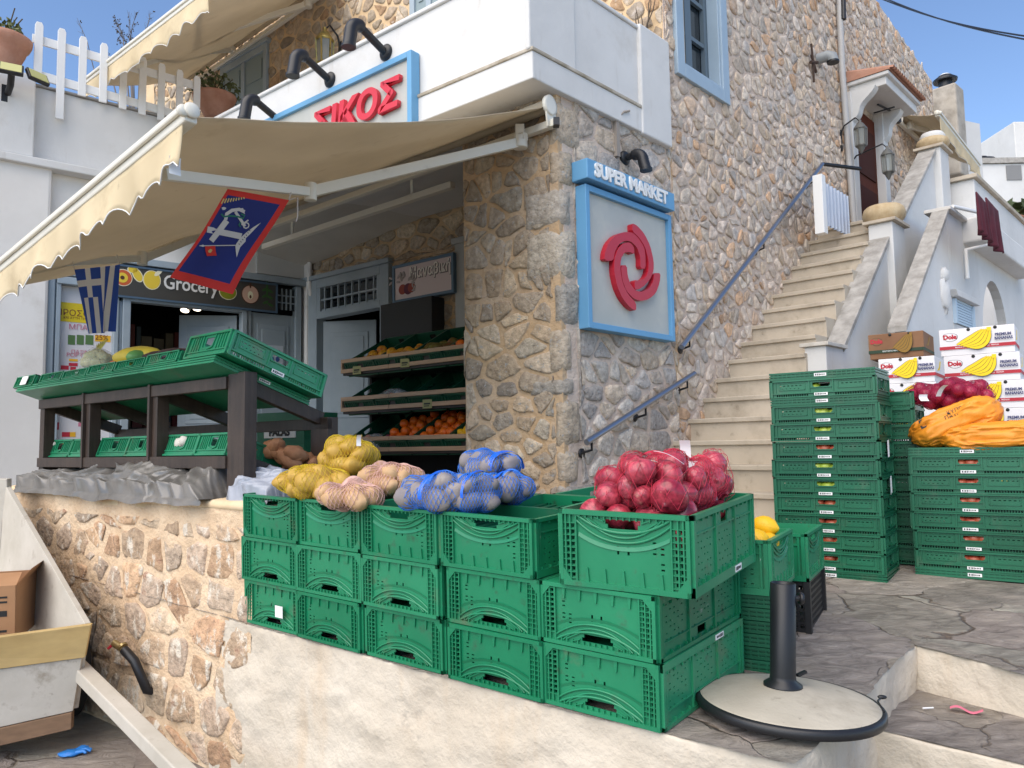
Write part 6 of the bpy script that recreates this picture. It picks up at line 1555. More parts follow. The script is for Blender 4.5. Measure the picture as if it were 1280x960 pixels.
# ================================================================== STEPS BESIDE THE STONE WALL
nu0, nz0 = loc(F2, 860, 524)
TR_, RI_ = .226, .17
sc_ = thing('staircase', 'steep cream limestone steps climbing along the stone side wall', 'stairs', F2)
SWD = .66
bu0 = loc(F2, 1031, 437, SWD)[0]
for k in range(-5, 13):
    u = nu0+k*TR_; z = nz0+k*RI_; rg = random.Random(k+50)
    d = .30 if k < 12 else 2.6; sw = 1.25 if u < bu0-.75 else SWD
    b = MB(); b.prism([(u+.022, z-RI_-.05), (u+.022, z-.034), (u, z-.034), (u-.002, z-.004), (u+.004, z), (u+d, z), (u+d, z-RI_-.05)], -sw, .01)
    obj('step', b, limestep, sc_, Matrix(), .003)
wb = thing('staircase_wall', 'white balustrade wall with sloping grey marble cap right of the steps', 'wall', F2)
def L2(x, y, off): return loc(F2, x, y, off)
oi, oo = SWD, SWD+.13
a = L2(1031,437,oi); b_ = L2(1083,318,oi)
sl_ = (b_[1]-a[1])/(b_[0]-a[0]); bu = a[0]; 
n1u = L2(1090,300,oi)[0]; n1z = L2(1090,278,oi)[1]
w_ = MB(); w_.prism([(bu-.02, .7), (n1u+.05, .7), (n1u+.05, a[1]+sl_*(n1u+.05-bu)-.03), (bu-.02, a[1]-.03)], -oo, -oi); obj('wall_body', w_, white_plaster, wb, Matrix(), .004)
w_ = MB(); w_.box(bu-.36, bu, -oo-.02, -oi+.02, .7, a[1]-.01); obj('end_block', w_, white_plaster, wb, Matrix(), .006)
w_ = MB(); w_.box(bu-.39, bu+.02, -oo-.05, -oi+.05, a[1]-.01, a[1]+.02); obj('end_slab', w_, mat('pale_slab', srgb(206,200,190), .8, col2=srgb(180,174,164), sc=8), wb, Matrix(), .004)
w_ = MB(); w_.prism([(bu, a[1]-.035), (n1u, a[1]+sl_*(n1u-bu)-.035), (n1u, a[1]+sl_*(n1u-bu)+.02), (bu, a[1]+.02)], -oo-.03, -oi+.03); obj('sloping_cap', w_, cap_grey, wb, Matrix(), .004)
w_ = MB(); w_.box(n1u, n1u+.36, -oo-.06, -oi+.03, .7, n1z-.03); obj('newel', w_, white_plaster, wb, Matrix(), .008)
w_ = MB(); w_.box(n1u-.04, n1u+.40, -oo-.10, -oi+.07, n1z-.03, n1z); obj('newel_slab', w_, limestep, wb, Matrix(), .004)
c_ = L2(1113,268,oi); d_ = L2(1151,192,oi); s2 = (d_[1]-c_[1])/(d_[0]-c_[0])
w_ = MB(); w_.prism([(c_[0]-.05, .7), (d_[0]+.3, .7), (d_[0]+.3, d_[1]-.03), (d_[0], d_[1]-.03), (c_[0]-.05, c_[1]-.03-.05*s2)], -oo, -oi); obj('upper_body', w_, white_plaster, wb, Matrix(), .004)
w_ = MB(); w_.prism([(c_[0]-.05, c_[1]-.05*s2-.03), (d_[0], d_[1]-.03), (d_[0], d_[1]+.02), (c_[0]-.05, c_[1]-.05*s2+.02)], -oo-.03, -oi+.03); obj('sloping_cap', w_, cap_grey, wb, Matrix(), .004)
w_ = MB(); w_.box(d_[0], d_[0]+.34, -oo-.07, -oi+.03, 2.2, d_[1]+.03); obj('newel', w_, white_plaster, wb, Matrix(), .008)
w_ = MB(); w_.box(d_[0]-.04, d_[0]+.38, -oo-.11, -oi+.07, d_[1]+.03, d_[1]+.06); obj('newel_slab', w_, limestep, wb, Matrix(), .004)
tan_st = mat('tan_carved_stone', srgb(176,152,116), .9, col2=srgb(196,176,142), sc=12, bump=.4, bsc=40)
def bowl(label, u, y, z, r, h):
    o = thing('stone_bowl', label, 'planter', F2@T((u, y, z))); b = MB()
    b.lathe([(r*.75,0),(r*.95,h*.25),(r*1.02,h*.55),(r*.95,h*.85),(r*.8,h),(r*.6,h*.92),(0,h*.85)], 40, wob=lambda a_, z_: .035*math.sin(a_*18)*(1 if z_ < h*.8 else .2)); obj('carved_body', b, tan_st, o, Matrix()); return o
bw1 = bowl('ribbed tan stone bowl on the lower newel post of the steps', n1u+.18, -(oi+oo)/2, n1z, .19, .17)
bw2 = bowl('ribbed tan stone bowl with white dome on the upper newel post', d_[0]+.17, -(oi+oo)/2-.02, d_[1]+.06, .17, .13)
b = MB(); b.lathe([(.13,0),(.135,.03),(.11,.07),(.05,.09),(0,.092)], 24); obj('dome', b, white_plaster, bw2, T((0,0,.125)))
# neighbouring white house stair and terrace
nh = thing('white_house', 'white neighbouring house with outer stair wall, arch and terrace ledge', 'house', F2)
o1, o2 = 1.08, 1.17
e_ = L2(1118,398,o1); f_ = L2(1170,266,o1); s3 = (f_[1]-e_[1])/(f_[0]-e_[0]); zf_ = f_[1]
# wall with arch and shutter
wu = lambda x, y=330: L2(x, y, o2)[0]
au0, az0 = L2(1228,400,o2); au1, _ = L2(1259,400,o2); atop = L2(1240,351,o2)[1]
su0, sz0 = L2(1192,404,o2); su1, sz1 = L2(1214,384,o2)
uend = f_[0]+9
w_ = MB(); w_.prism([(e_[0]-.02, .6), (f_[0], .6), (f_[0], zf_-.03), (e_[0]-.02, e_[1]-.03)], -o2, -o1); obj('stair_wall', w_, white_plaster, nh, Matrix(), .006)
w_ = MB(); w_.prism([(e_[0]-.10, e_[1]-.13), (f_[0]-.02, zf_-.03), (f_[0]-.02, zf_+.02), (e_[0]-.10, e_[1]-.08)], -o2-.03, -o1+.03); obj('sloping_cap', w_, cap_grey, nh, Matrix(), .004)
w_ = MB(); yb, yf = -o1, -o2
segs = [(f_[0]+.001, su0, .6, zf_), (su0, su1, .6, sz0), (su0, su1, sz1, zf_), (su1, au0, .6, zf_), (au1, uend, .6, zf_)]
for q in segs: w_.box(q[0], q[1], yf, yb, q[2], q[3])
n_ = 14; ac = (au0+au1)/2; ar = (au1-au0)/2; spring = atop-ar*1.15
for i in range(n_):
    t0, t1 = PI-PI*i/n_, PI-PI*(i+1)/n_
    x0, x1 = ac+ar*math.cos(t0), ac+ar*math.cos(t1); z0, z1 = spring+ar*1.15*math.sin(t0), spring+ar*1.15*math.sin(t1)
    w_.prism([(x0,z0),(x1,z1),(x1,zf_),(x0,zf_)], yf, yb)
obj('arched_wall', w_, white_plaster, nh, Matrix())
w_ = MB(); w_.box(au0-.1, au1+.1, yb+.5, yb+.6, .6, zf_-.1); w_.box(au0-.12, au0-.1, yb, yb+.5, .6, zf_-.1); obj('arch_recess', w_, mat('grey_recess', (.5,.5,.5), .9), nh, Matrix())
w_ = MB()
for k in range(9): z = sz0+(sz1-sz0)*k/9; w_.bar((su0+.04, yf-.005, z+.02), (su1-.04, yf-.005, z+.02), .02, (sz1-sz0)/9*.8)
w_.box(su0, su0+.05, yf-.03, yf+.05, sz0, sz1); w_.box(su1-.05, su1, yf-.03, yf+.05, sz0, sz1); obj('shutter', w_, mat('pale_blue_shutter', srgb(176,196,212), .6), nh, Matrix())
w_ = MB(); w_.prism([(su0-.06, sz1+.01), (su1+.06, sz1+.01), (su1+.12, sz1+.07), (su0-.12, sz1+.07)], yf-.07, yf+.02); obj('shutter_cornice', w_, white_plaster, nh, Matrix(), .006)
uo = L2(1203,287,o2)[0]; ue2 = L2(1271,335,o2)[0]
w_ = MB(); w_.box(f_[0]-.04, uo, yf-.05, yb+.1, zf_, zf_+.035); obj('ledge', w_, mat('grey_stained_coping', srgb(186,182,174), .9, col2=srgb(206,202,196), sc=6), nh, Matrix(), .006)
w_ = MB(); w_.box(uo+.001, ue2, yf-.20, yb+.1, zf_-.22, zf_+.04); obj('ledge_beam', w_, white_plaster, nh, Matrix(), .02)
# terrace block above the ledge
t0 = L2(1180,215,oo); tz1 = L2(1200,203,1.1)[1]
uB = L2(1186,245,oo+.02)[0]; yB = -(F2.inverted()@hit(F2@Vector((uB,0,0)), d2, 1219,245)).y
w_ = MB(); w_.box(uB, uB+.22, -yB, -oo+.1, zf_+.05, tz1); w_.box(uB+.22, uB+5, -yB, -yB+.2, zf_+.05, tz1); obj('terrace_parapet', w_, white_plaster, nh, Matrix(), .012)
w_ = MB(); w_.box(uB-.05, uB+.26, -yB-.04, -oo+.1, tz1, tz1+.045); w_.box(uB+.26, uB+5, -yB-.04, -yB+.24, tz1, tz1+.045); obj('parapet_slab', w_, limestep, nh, Matrix(), .004)
w_ = MB(); u_ = f_[0]+1.2; w_.tube([(uo-.5,yf-.04,zf_+.05),(uo+.1,yf-.23,zf_+.05),(uo+.15,yf-.23,zf_-.24),(uo-.05,yf-.03,zf_-.30),(uo-.05,yf-.03,zf_-.6)], .02, 8); obj('drain_pipe', w_, white_paint, nh, Matrix())
# carved relief beside the shutter
w_ = MB(); w_.blob(.10,.05,.16, T((su0-.28, yf, sz0+.25)), 0, 14, 10, .5, 5, 2); w_.blob(.07,.05,.07, T((su0-.27, yf, sz0+.43)), 0, 12, 8, .4, 5, 4)
tag(obj('wall_relief', w_, white_plaster, None, F2), 'small white plaster relief on the house wall left of the blue shutter', 'relief')
# towels over the terrace ledge
dk_red = mat('dark_red_cloth', srgb(72,22,36), .95, col2=srgb(88,32,46), sc=6, bump=.2, bsc=80)
for k, (xa, ya, xb, yb2, lab) in enumerate(((1219,240,1233,288,'dark red towel hanging over the terrace ledge, left one'), (1231,247,1249,303,'dark red towel hanging over the terrace ledge, right larger one'))):
    p0 = L2(xa, ya, o2+.33); p1 = L2(xb, yb2, o2+.33); w = .55+.35*k; b = MB(); zl = p0[1]-p1[1]
    b.grid(lambda a_, c_: (p0[0]+a_*(p1[0]-p0[0])*1.0, -(o2+.33)-.03*math.sin(a_*14+k)*c_, p0[1]-c_*abs(zl)*1.25-.03*a_), 20, 20)
    ob_ = obj('towel', b, dk_red, None, F2); sm_ = ob_.modifiers.new('Solidify','SOLIDIFY'); sm_.thickness = .012
    tag(ob_, lab, 'towel')
# --- far right houses
def farbox(name, label, cat, x0, x1, ytop, Y, depth, m, cap=None, turn=0):
    p0 = atY(x0, ytop, Y); p1 = atY(x1, ytop, Y); o = thing(name, label, cat, T((p0.x, Y, 0))); b = MB(); w = p1.x-p0.x; b.box(0, w, 0, depth, 0, p0.z); obj('wall', b, m, o, Matrix(), .02)
    if cap: b = MB(); b.box(-.04, w+.04, -.05, depth, p0.z, p0.z+.12); obj('coping', b, cap, o, Matrix())
    return o, p0, w
far1, p0, w0 = farbox('white_house', 'plain white flat roofed house far behind the terrace', 'house', 1214, 1420, 205, 17, 6, white_plaster, cap_grey)
b = MB(); q = atY(1267,216,17)-Vector((p0.x,17,0)); b.box(q.x-.17, q.x+.17, -.02, .02, q.z-.17, q.z+.17); obj('vent', b, mat('vent_grey', (.22,.22,.22), .7), far1, Matrix())
far2, p0, w0 = farbox('white_house', 'taller white block of a house at the right edge of the photo', 'house', 1267, 1420, 152, 18.5, 6, white_plaster)
far3, p0, w0 = farbox('garden_wall', 'low white wall at the right edge below the far houses', 'wall', 1248, 1420, 284, 14.2, .3, white_plaster, limestep)
b = MB(); b.lathe([(.0,-.3),(.34,-.3),(.35,.02),(.30,.12),(.14,.17),(.13,.2),(0,.21)], 28); tag(obj('water_tank', b, black_p, None, T(atY(1227,207,18.2))), 'black plastic water tank on the flat roof behind the awning', 'tank')
o = pot('plant_pot', 'small terracotta bowl on the low white wall at the right edge', atY(1263,283,14.3), .22, .16, leaf1, 21, False, .3)
b = MB(); rg = random.Random(4); leafy(b, (0,0,0), .35, 40, rg, .35); tag(obj('potted_succulent', b, leaf1, None, T(atY(1277,272,14.3))), 'dark leafy plant at the far right edge of the low wall', 'plant')
# ------------------------------------------------------------------ porch hood over the upper door
hd_ = thing('door_porch', 'white bracketed door porch with terracotta tile edge at the top of the steps', 'porch', F2)
h0, hz = L2(1060,100,0); pj = .42
hfz0 = L2(1108,108,pj)[1]; h1 = L2(1147,157,pj)[0]; hu = L2(1108,100,pj)[0]
hz1 = L2(1108,95,pj)[1]
w_ = MB(); w_.box(h0, h1, -pj, .0, hz1-.10, hz1); obj('slab', w_, white_plaster, hd_, Matrix(), .008)
w_ = MB(); w_.box(h0-.04, h1+.03, -pj-.04, .0, hz1, hz1+.045); obj('moulding', w_, white_plaster, hd_, Matrix(), .006)
w_ = MB(); n_ = 17
for k in range(n_):
    u = h0-.05+(h1-h0+.1)*(k+.5)/n_; r = (h1-h0)/n_*.55
    vs = []
    for (y, z) in ((.0, hz1+.16), (-pj-.10, hz1+.05)):
        for i in range(7): a_ = PI*i/6; vs.append((u+r*math.cos(a_), y, z+r*math.sin(a_)))
    w_.add(vs, [(i, 7+i, 7+i+1, i+1) for i in range(6)], None, 0, True)
obj('roof_tiles', w_, terracotta, hd_, Matrix()); 
w_ = MB(); w_.add([(h0-.05,0,hz1+.16),(h1+.05,0,hz1+.16),(h1+.05,-pj-.06,hz1+.05),(h0-.05,-pj-.06,hz1+.05)], [(0,1,2,3)]); w_.add([(h0-.05,0,hz1+.045),(h0-.05,-pj-.06,hz1+.045),(h0-.05,-pj-.06,hz1+.06),(h0-.05,0,hz1+.17)],[(0,1,2,3)]); obj('tile_bed', w_, terracotta, hd_, Matrix())
jz0 = nz0+12*RI_
j1 = L2(1061,200,0)[0]; j2 = L2(1088,200,.24)[0]
def jamb(u, w, d):
    w_ = MB(); w_.box(u, u+w, -d, .0, jz0, hz1-.10); o_ = obj('jamb', w_, white_plaster, hd_, Matrix(), .006)
    w_ = MB(); prof = []
    for i in range(13):
        t = i/12; prof.append((d+(pj-.10-d)*(t**1.1)+.02*math.sin(t*9), hz1-.46+.35*t))
    pts = []
    poly = [(0, hz1-.17)]
    # bracket profile in the (y, z) plane, extruded along u
    pl_ = [(-y, z) for y, z in prof]+[(-d+.02, hz1-.102)]
    vs = [(u+.02, y, z) for y, z in pl_]+[(u+w-.02, y, z) for y, z in pl_]; n = len(pl_)
    fs = [list(range(n)), list(range(2*n-1, n-1, -1))]+[(i, n+i, n+(i+1)%n, (i+1)%n) for i in range(n)]
    w_.add(vs, fs); obj('bracket', w_, white_plaster, o_, Matrix())
jamb(j1, .16, .06); 
jb = L2(1100,200,.20)[0]; jamb(h1-.35, .16, .12)
w_ = MB(); w_.box(j1+.16, h1-.35, -.02, .0, jz0, hz1-.2); obj('door', w_, mat('brown_door', srgb(96,48,32), .75, spec=.15, wave=((30,30,3),.8,1.15)), hd_, Matrix())
w_ = MB()
for z0, z1 in ((jz0+.1, jz0+.8), (jz0+.95, hz1-.4)): w_.box(j1+.24, h1-.43, -.035, -.02, z0, z1)
obj('door_panels', w_, mat('dark_brown_door', srgb(72,36,25), .75, spec=.15), hd_, Matrix())
w_ = MB(); p_a = L2(1103,142,0); um = (h0+h1)/2; w_.bar((um-.22,-pj*.5,hz1-.165),(um+.22,-pj*.5,hz1-.105),.025,.012); w_.bar((um,-pj*.5-.12,hz1-.166),(um,-pj*.5+.12,hz1-.166),.02,.012); obj('ceiling_hook', w_, black_m, hd_, Matrix())
iron = mat('grey_iron', (.12,.12,.11), .5)
for x, y, off, lab in ((1076,172,.22,'iron wall lantern left of the brown door'), (1110,205,.42,'iron wall lantern hanging under the right porch bracket')):
    lantern(lab, F2, x, y, off, .95, iron)
# porch awning beyond the hood
wa = L2(1147,138,.05); fa = L2(1172,143,.5); fb = L2(1222,207,.5)
RTa = F2@Vector((fa[0], -.05, fa[1]+.16)); RLa = F2@Vector((fb[0], -.05, fa[1]+.16)); BRa = F2@Vector((fa[0], -.5, fa[1])); BLa = F2@Vector((fb[0], -.5, fb[1]))
awning('small beige awning beyond the door porch', RTa, RLa, BRa, BLa, .22, .03, [(F2@Vector((fa[0]+.3,-.08,fa[1]+.05)), F2@Vector((fa[0]+.7,-.3,fa[1]+.02)), F2@Vector((fa[0]+.5,-.48,fa[1]-.02)))], .30, 3, .05)
# chimney with cowl
ch = thing('chimney', 'weathered plaster chimney with black domed cowl at the end of the stone building', 'chimney', T(atY(1182,110,11.9)))
b = MB(); b.box(-.20,.20,-.20,.20,-1.5,-.03); obj('stack', b, mat('weathered_plaster', srgb(160,152,140), .9, col2=srgb(186,178,166), sc=4, det=8, bump=.4, bsc=14, dirt=[(srgb(120,112,102), 3., .5, .8)]), ch, Rz(.75), .03)
b = MB(); b.tube([(0,0,0),(0,0,.12)], .10, 14); b.lathe([(.17,.10),(.18,.13),(.10,.19),(0,.20)], 20); obj('cowl', b, black_m, ch, Matrix())
b = MB(); b.lathe([(.10,.195),(.06,.225),(0,.235)], 16); obj('cowl_tip', b, white_paint, ch, Matrix())
b = MB(); q = atY(1200,160,12.6); b.box(0,.5,0,.4,-1.2,.15); tag(obj('parapet_stub', b, white_plaster, None, T(q)@Rz(.4)), 'short white parapet stub right of the chimney', 'wall')
# ------------------------------------------------------------------ rails, gate, pipes on the side wall
steel_b = mat('blue_grey_steel', (.30,.33,.39), .3, metal=.9)
for lab, (xa, ya), (xb, yb2), ext in (('short lower steel handrail on the stone wall at the foot of the steps', (733,553), (868,467), False), ('long upper steel handrail on the stone wall beside the steps', (852,434), (1028,205), True)):
    p0 = L2(xa, ya, .09); p1 = L2(xb, yb2, .09); o = thing('handrail', lab, 'handrail', F2); b = MB()
    b.tube([(p0[0],-.09,p0[1]), (p1[0],-.09,p1[1])], .021, 12); obj('rail', b, steel_b, o, Matrix())
    for t in (.04,.5,.92):
        b = MB(); q0 = Vector((p0[0]+(p1[0]-p0[0])*t, -.09, p0[1]+(p1[1]-p0[1])*t)); b.tube([q0, q0+Vector((0,.0,-.07)), q0+Vector((0,.09,-.09))], .009, 6); b.lathe([(0,0),(.032,0),(.032,.008),(0,.008)], 14, T(q0+Vector((0,.088,-.09)))@Rx(PI/2)); obj('bracket', b, black_m, o, Matrix())
    if ext:
        p2 = L2(1057,223,.35); b = MB(); b.tube([(p1[0],-.09,p1[1]), (p1[0]+.5,-.30,p1[1]+.02)], .02, 10); obj('end_rail', b, black_m, o, Matrix())
gt = thing('gate', 'small white ribbed metal gate at the top of the steps', 'gate', F2)
g0 = L2(1029,230,.35); g1 = L2(1058,230,.35); gz0 = L2(1040,287,.35)[1]
b = MB(); n_ = 60
b.grid(lambda a_, c_: (g0[0]+(g1[0]-g0[0])*a_, -.35-.012*(1 if math.sin(a_*44) > 0 else -1), gz0+.02+(g0[1]+.0-gz0)*c_+.06*math.sin(c_*PI)*0), n_, 1, smooth=False); obj('ribbed_sheet', b, mat('white_gate_paint', srgb(178,188,204), .5), gt, Matrix())
b = MB(); q0 = L2(1023,220,.35); b.box(q0[0]-.05, q0[0]+.04, -.40, -.31, gz0-.1, q0[1]); obj('gate_post', b, white_paint, gt, Matrix(), .004)
b = MB(); b.box(g0[0]-.03,g0[0]+.0,-.37,-.33,gz0+.1,gz0+.2); b.box(g0[0]-.03,g0[0]+.0,-.37,-.33,g0[1]-.2,g0[1]-.1); obj('hinge', b, black_m, gt, Matrix())
b = MB(); q = [L2(x, y, .05) for x, y in ((1049,-30),(1050,26),(1053,92),(1060,180),(1066,262),(1068,284))]
b.tube([(a_, -.05, c_) for a_, c_ in q], .035, 10)
dp_ = obj('downpipe', b, mat('grey_white_pipe', srgb(176,174,172), .5), None, F2); tag(dp_, 'pale grey downpipe on the stone side wall left of the porch', 'pipe')
b = MB(); b.tube([(q[0][0]+.0,-.09,q[0][1]), (q[1][0],-.09,q[1][1])], .03, 8); tag(obj('black_cable', b, black_p, None, F2), 'black cable end beside the top of the grey downpipe', 'cable')
b = MB(); v0 = L2(1033,70,.10); b.tube([(v0[0],.0,v0[1]), (v0[0]+.01,-.11,v0[1]), (v0[0]+.03,-.15,v0[1]-.02), (v0[0]+.035,-.155,v0[1]-.07)], .06, 14); b.tube([(v0[0]+.035,-.155,v0[1]-.065), (v0[0]+.035,-.155,v0[1]-.085)], .064, 14, None, 1)
tag(obj('vent_pipe', b, [mat('zinc_grey', srgb(146,150,152), .5), black_p], None, F2), 'grey elbow vent pipe on the stone wall near the downpipe', 'vent')
b = MB(); v0 = L2(1016,78,.03); b.tube([(v0[0],-.03,v0[1]-.22),(v0[0],-.035,v0[1]),(v0[0]-.02,-.03,v0[1]+.20)], .012, 6); b.tube([(v0[0]-.06,-.03,v0[1]-.02),(v0[0]+.10,-.04,v0[1]+.03)], .018, 6); b.tube([(v0[0]-.03,-.03,v0[1]+.08),(v0[0]+.06,-.04,v0[1]-.10)], .015, 6)
tag(obj('wall_anchor', b, mat('rust_iron', (.06,.035,.025), .9), None, F2), 'rusty iron tie anchor on the stone side wall', 'wall anchor')
b = MB(); 
rg = random.Random(9); v0 = loc(FR, 802, 12, .05)
for k in range(9):
    a_ = rg.uniform(.2,2.9); p = Vector((v0[0],-.05,v0[1]-.25)); l = rg.uniform(.2,.45); pts = [p]
    for j in range(3): pts.append(pts[-1]+Vector((math.cos(a_+rg.uniform(-.4,.4))*l/3, rg.uniform(-.06,.02), math.sin(a_+rg.uniform(-.3,.3))*l/3)))
    b.tube(pts, [.009,.007,.005,.003], 4)
tag(obj('dry_twig', b, mat('dry_twig', (.13,.10,.075), .9), None, FR), 'dry leafless twigs growing above the balcony corner', 'plant')
for k, (ya, yb2) in enumerate(((0,40),(-3,46))):
    b = MB(); A_ = atY(1095,ya-4,14); B_ = atY(1330,yb2+12,9); pts = []
    for i in range(13): t = i/12; q = A_.lerp(B_, t); q.z -= .12*math.sin(PI*t); pts.append(q)
    b.tube(pts, .012, 6); tag(obj('overhead_cable', b, black_p), ['upper overhead cable crossing the sky at the right', 'lower overhead cable crossing the sky at the right'][k], 'cable')

# ================================================================== BANANA BOXES AND SACKS
box_w = mat('white_carton', srgb(222,220,222), .75, dirt=[(srgb(200,196,192), 4., .55, .9)]); box_b = mat('brown_carton', srgb(120,84,58), .8, col2=srgb(134,98,70), sc=4)
c_red = mat('carton_red', srgb(176,42,56), .7); c_yel = mat('banana_print_yellow', srgb(238,204,30), .7); c_blu = mat('carton_blue', srgb(44,52,100), .7); c_yb = mat('banana_print_brown', srgb(140,106,40), .7); c_gr = mat('carton_dark_green', srgb(36,58,40), .7)
def banana_art(w, h, m, outl, d, x0, x1):
    """a hand of curved bananas: tapered crescents with dark outlines fanning out from the stem"""
    b = MB(); n = 5; L = x1-x0
    for k in range(n):
        p0 = (x0+L*.10*k, h*(.24-.035*k)); p1 = (x0+L*(.42+.145*k), h*(.46-.125*k)); p2 = (x1-L*.055*(n-1-k), h*.74)
        for lay in (0, 1):
            o_ = []; i_ = []
            for i in range(15):
                t = i/14; x = (1-t)**2*p0[0]+2*t*(1-t)*p1[0]+t*t*p2[0]; z = (1-t)**2*p0[1]+2*t*(1-t)*p1[1]+t*t*p2[1]
                dx = 2*(1-t)*(p1[0]-p0[0])+2*t*(p2[0]-p1[0]); dz = 2*(1-t)*(p1[1]-p0[1])+2*t*(p2[1]-p1[1]); l = math.hypot(dx,dz)
                r = h*(.070 if lay == 0 else .056)*min(1, math.sin(PI*(.10+.80*t))*1.25)
                o_.append((x-dz/l*r, z+dx/l*r)); i_.append((x+dz/l*r, z-dx/l*r))
            y = -d-.0008-.0012*(2*k+lay); b.prism(o_+i_[::-1], y-.0012, y, None, 1 if lay == 0 else 0)
    b.box(x1-L*.09, x1+L*.04, -d-.0145, -d-.0135, h*.66, h*.80, None, 0)
    return b
def carton(label, M, w, dpt, h, body, yel, brown=False, turned=False):
    o = thing('banana_box', label, 'box', M, 'banana boxes stacked before the white house')
    b = MB(); b.box(-w/2,w/2,-dpt/2,dpt/2,0,h-.004); b.box(-w/2-.006,w/2+.006,-dpt/2-.006,dpt/2+.006,h*.22,h); obj('carton_body', b, body, o, Matrix(), .004)
    f = -dpt/2-.006
    b = MB(); b.box(-w/2-.0065,w/2+.0065,f-.0008,-f+.0008,h*.235,h*.36); obj('band', b, c_red if not brown else c_gr, o, Matrix())
    text('lettering', 'PREMIUM BANANAS · PREMIUM BANANAS · PREMIUM', h*.075, sticker, o, T((0, f-.0012, h*.297)), depth=.0006, sx=w/.5*.78)
    bx0, bx1 = (-w*.27, w*.19) if not brown else (-w*.05, w*.3)
    obj('banana_print', banana_art(w, h, None, None, -f, bx0, bx1), [yel, ink], o, T((0,0,h*.16)))
    lgx = -w*.36
    b = MB(); pg = chaikin([(lgx-w*.11,h*.86),(lgx+w*.10,h*.84),(lgx+w*.115,h*.62),(lgx+w*.02,h*.52),(lgx-w*.08,h*.58)], 2); b.prism(pg, f-.0012, f-.0002, None, 1); b.prism([(lgx+(x-lgx)*.93, h*.7+(z-h*.7)*.93) for x, z in pg], f-.0020, f-.0012); obj('logo_field', b, [box_w if not brown else box_b, ink], o, Matrix())
    text('logo', 'Dole', h*.22, c_red, o, T((lgx, f-.0026, h*.70)), depth=.0006, bold=.003)
    if not brown:
        text('lettering', 'PREMIUM', h*.135, c_blu, o, T((w*.36, f-.017, h*.66)), depth=.0006, bold=.0012, sx=.9); text('lettering', 'BANANAS', h*.135, c_blu, o, T((w*.365, f-.017, h*.52)), depth=.0006, bold=.0012, sx=.9)
    b = MB(); b.lathe([(0,0),(h*.06,0),(h*.06,.002),(0,.002)], 12, T((-w*.1,f-.0008,h*.94))@Rx(PI/2)); obj('vent_hole', b, ink, o, Matrix()); b = MB(); b.lathe([(0,0),(h*.06,0),(h*.06,.002),(0,.002)], 12, T((w*.26,f-.0008,h*.94))@Rx(PI/2)); obj('vent_hole', b, ink, o, Matrix())
    # right hand end
    b = MB(); b.prism([(-dpt*.3,h*.45),(-dpt*.05,h*.5),(dpt*.1,h*.85),(dpt*.02,h*.88),(-.1*dpt,h*.62)], -.0012, 0, T((w/2+.0068,0,0))@Rz(PI/2)); obj('end_print', b, yel, o, Matrix())
    return o
XC = Vector((.80,-.60,0)); YC = Vector((.60,.80,0))
BH = .213; BWD = .50
pt = atY(1176.5,446,6.15); base = Vector((pt.x, pt.y, 0))
for k in range(6):
    c = base+XC*(BWD/2+.022*k*(1 if k < 3 else .7))+YC*.19
    carton(['white banana box on top of the right hand pile of boxes','white banana box second from the top of the right hand pile','white banana box third from the top of the right hand pile','white banana box fourth from the top of the right hand pile','white banana box fifth from the top of the right hand pile','lowest white banana box of the right hand pile'][k], mat_of(c+UP*(pt.z-k*(BH+.002)), XC, YC), BWD, .38, BH, box_w, c_yel)
pt2 = atY(1089,450,5.6); BH2 = .182; base2 = Vector((pt2.x, pt2.y, 0))
for k in range(6):
    c = base2+XC*(.17+(.06 if k else 0))+YC*.21
    carton(['brown banana box on top of the left hand pile of boxes','white banana box under the brown box','white banana box third from the top of the left hand pile','white banana box fourth from the top of the left hand pile','white banana box fifth from the top of the left hand pile','lowest white banana box of the left hand pile'][k], mat_of(c+UP*(pt2.z-k*(BH2+.002)), XC, YC), .35, .43, BH2, box_b if k == 0 else box_w, c_yb if k == 0 else c_yel, brown=(k == 0))
def sack(name, label, M, rx, ry, rz, m, seed, cat='sack', wr=.10):
    o = thing(name, label, cat, M); b = MB()
    def fn(a_, c_):
        t = 2*PI*a_; p = -PI/2+PI*c_; cx = math.copysign(abs(math.cos(p)*math.cos(t))**.50, math.cos(p)*math.cos(t)); cy = math.copysign(abs(math.cos(p)*math.sin(t))**.55, math.cos(p)*math.sin(t)); cz = math.copysign(abs(math.sin(p))**.70, math.sin(p))
        v = Vector((cx*2.2, cy*2, cz*2+seed))
        lump = 1+.13*mnoise.noise(v*.9)+.07*mnoise.noise(v*2.3)
        cr = (1-abs(mnoise.noise(Vector((cx*2+cy*3+seed, cy*4-cx*3, cz*4))))*2.4)*.055+(1-abs(mnoise.noise(Vector((cx*7-cz*3+seed, cy*9, cz*9+cx*3))))*2.4)*.030+(1-abs(mnoise.noise(Vector((cx*16+seed, cy*17+cx*6, cz*19))))*2.4)*.012
        pinch = 1-.30*abs(cx)**5
        k = lump+cr*1.3
        return (cx*rx*(1+.05*mnoise.noise(v*1.7)), cy*ry*k*pinch, cz*rz*(k+.12*mnoise.noise(v*1.3))*pinch-(.012*(1-cx*cx) if cz < 0 else 0))
    b.grid(fn, 130, 60); obj('filled_sack', b, m, o, Matrix()); return o, fn
or_s = mat('orange_sack', srgb(214,132,28), .5, col2=srgb(226,146,40), sc=4, spec=.5, bump=.12, bsc=90)
topB = cB+UP*zB
s1, fn1 = sack('orange_sack', 'full orange sack lying on top with black printing', mat_of(topB+XB*(-.07)+YB*.02+UP*.135, XB, YB)@Ry(-.36), .24, .16, .085, or_s, 3)
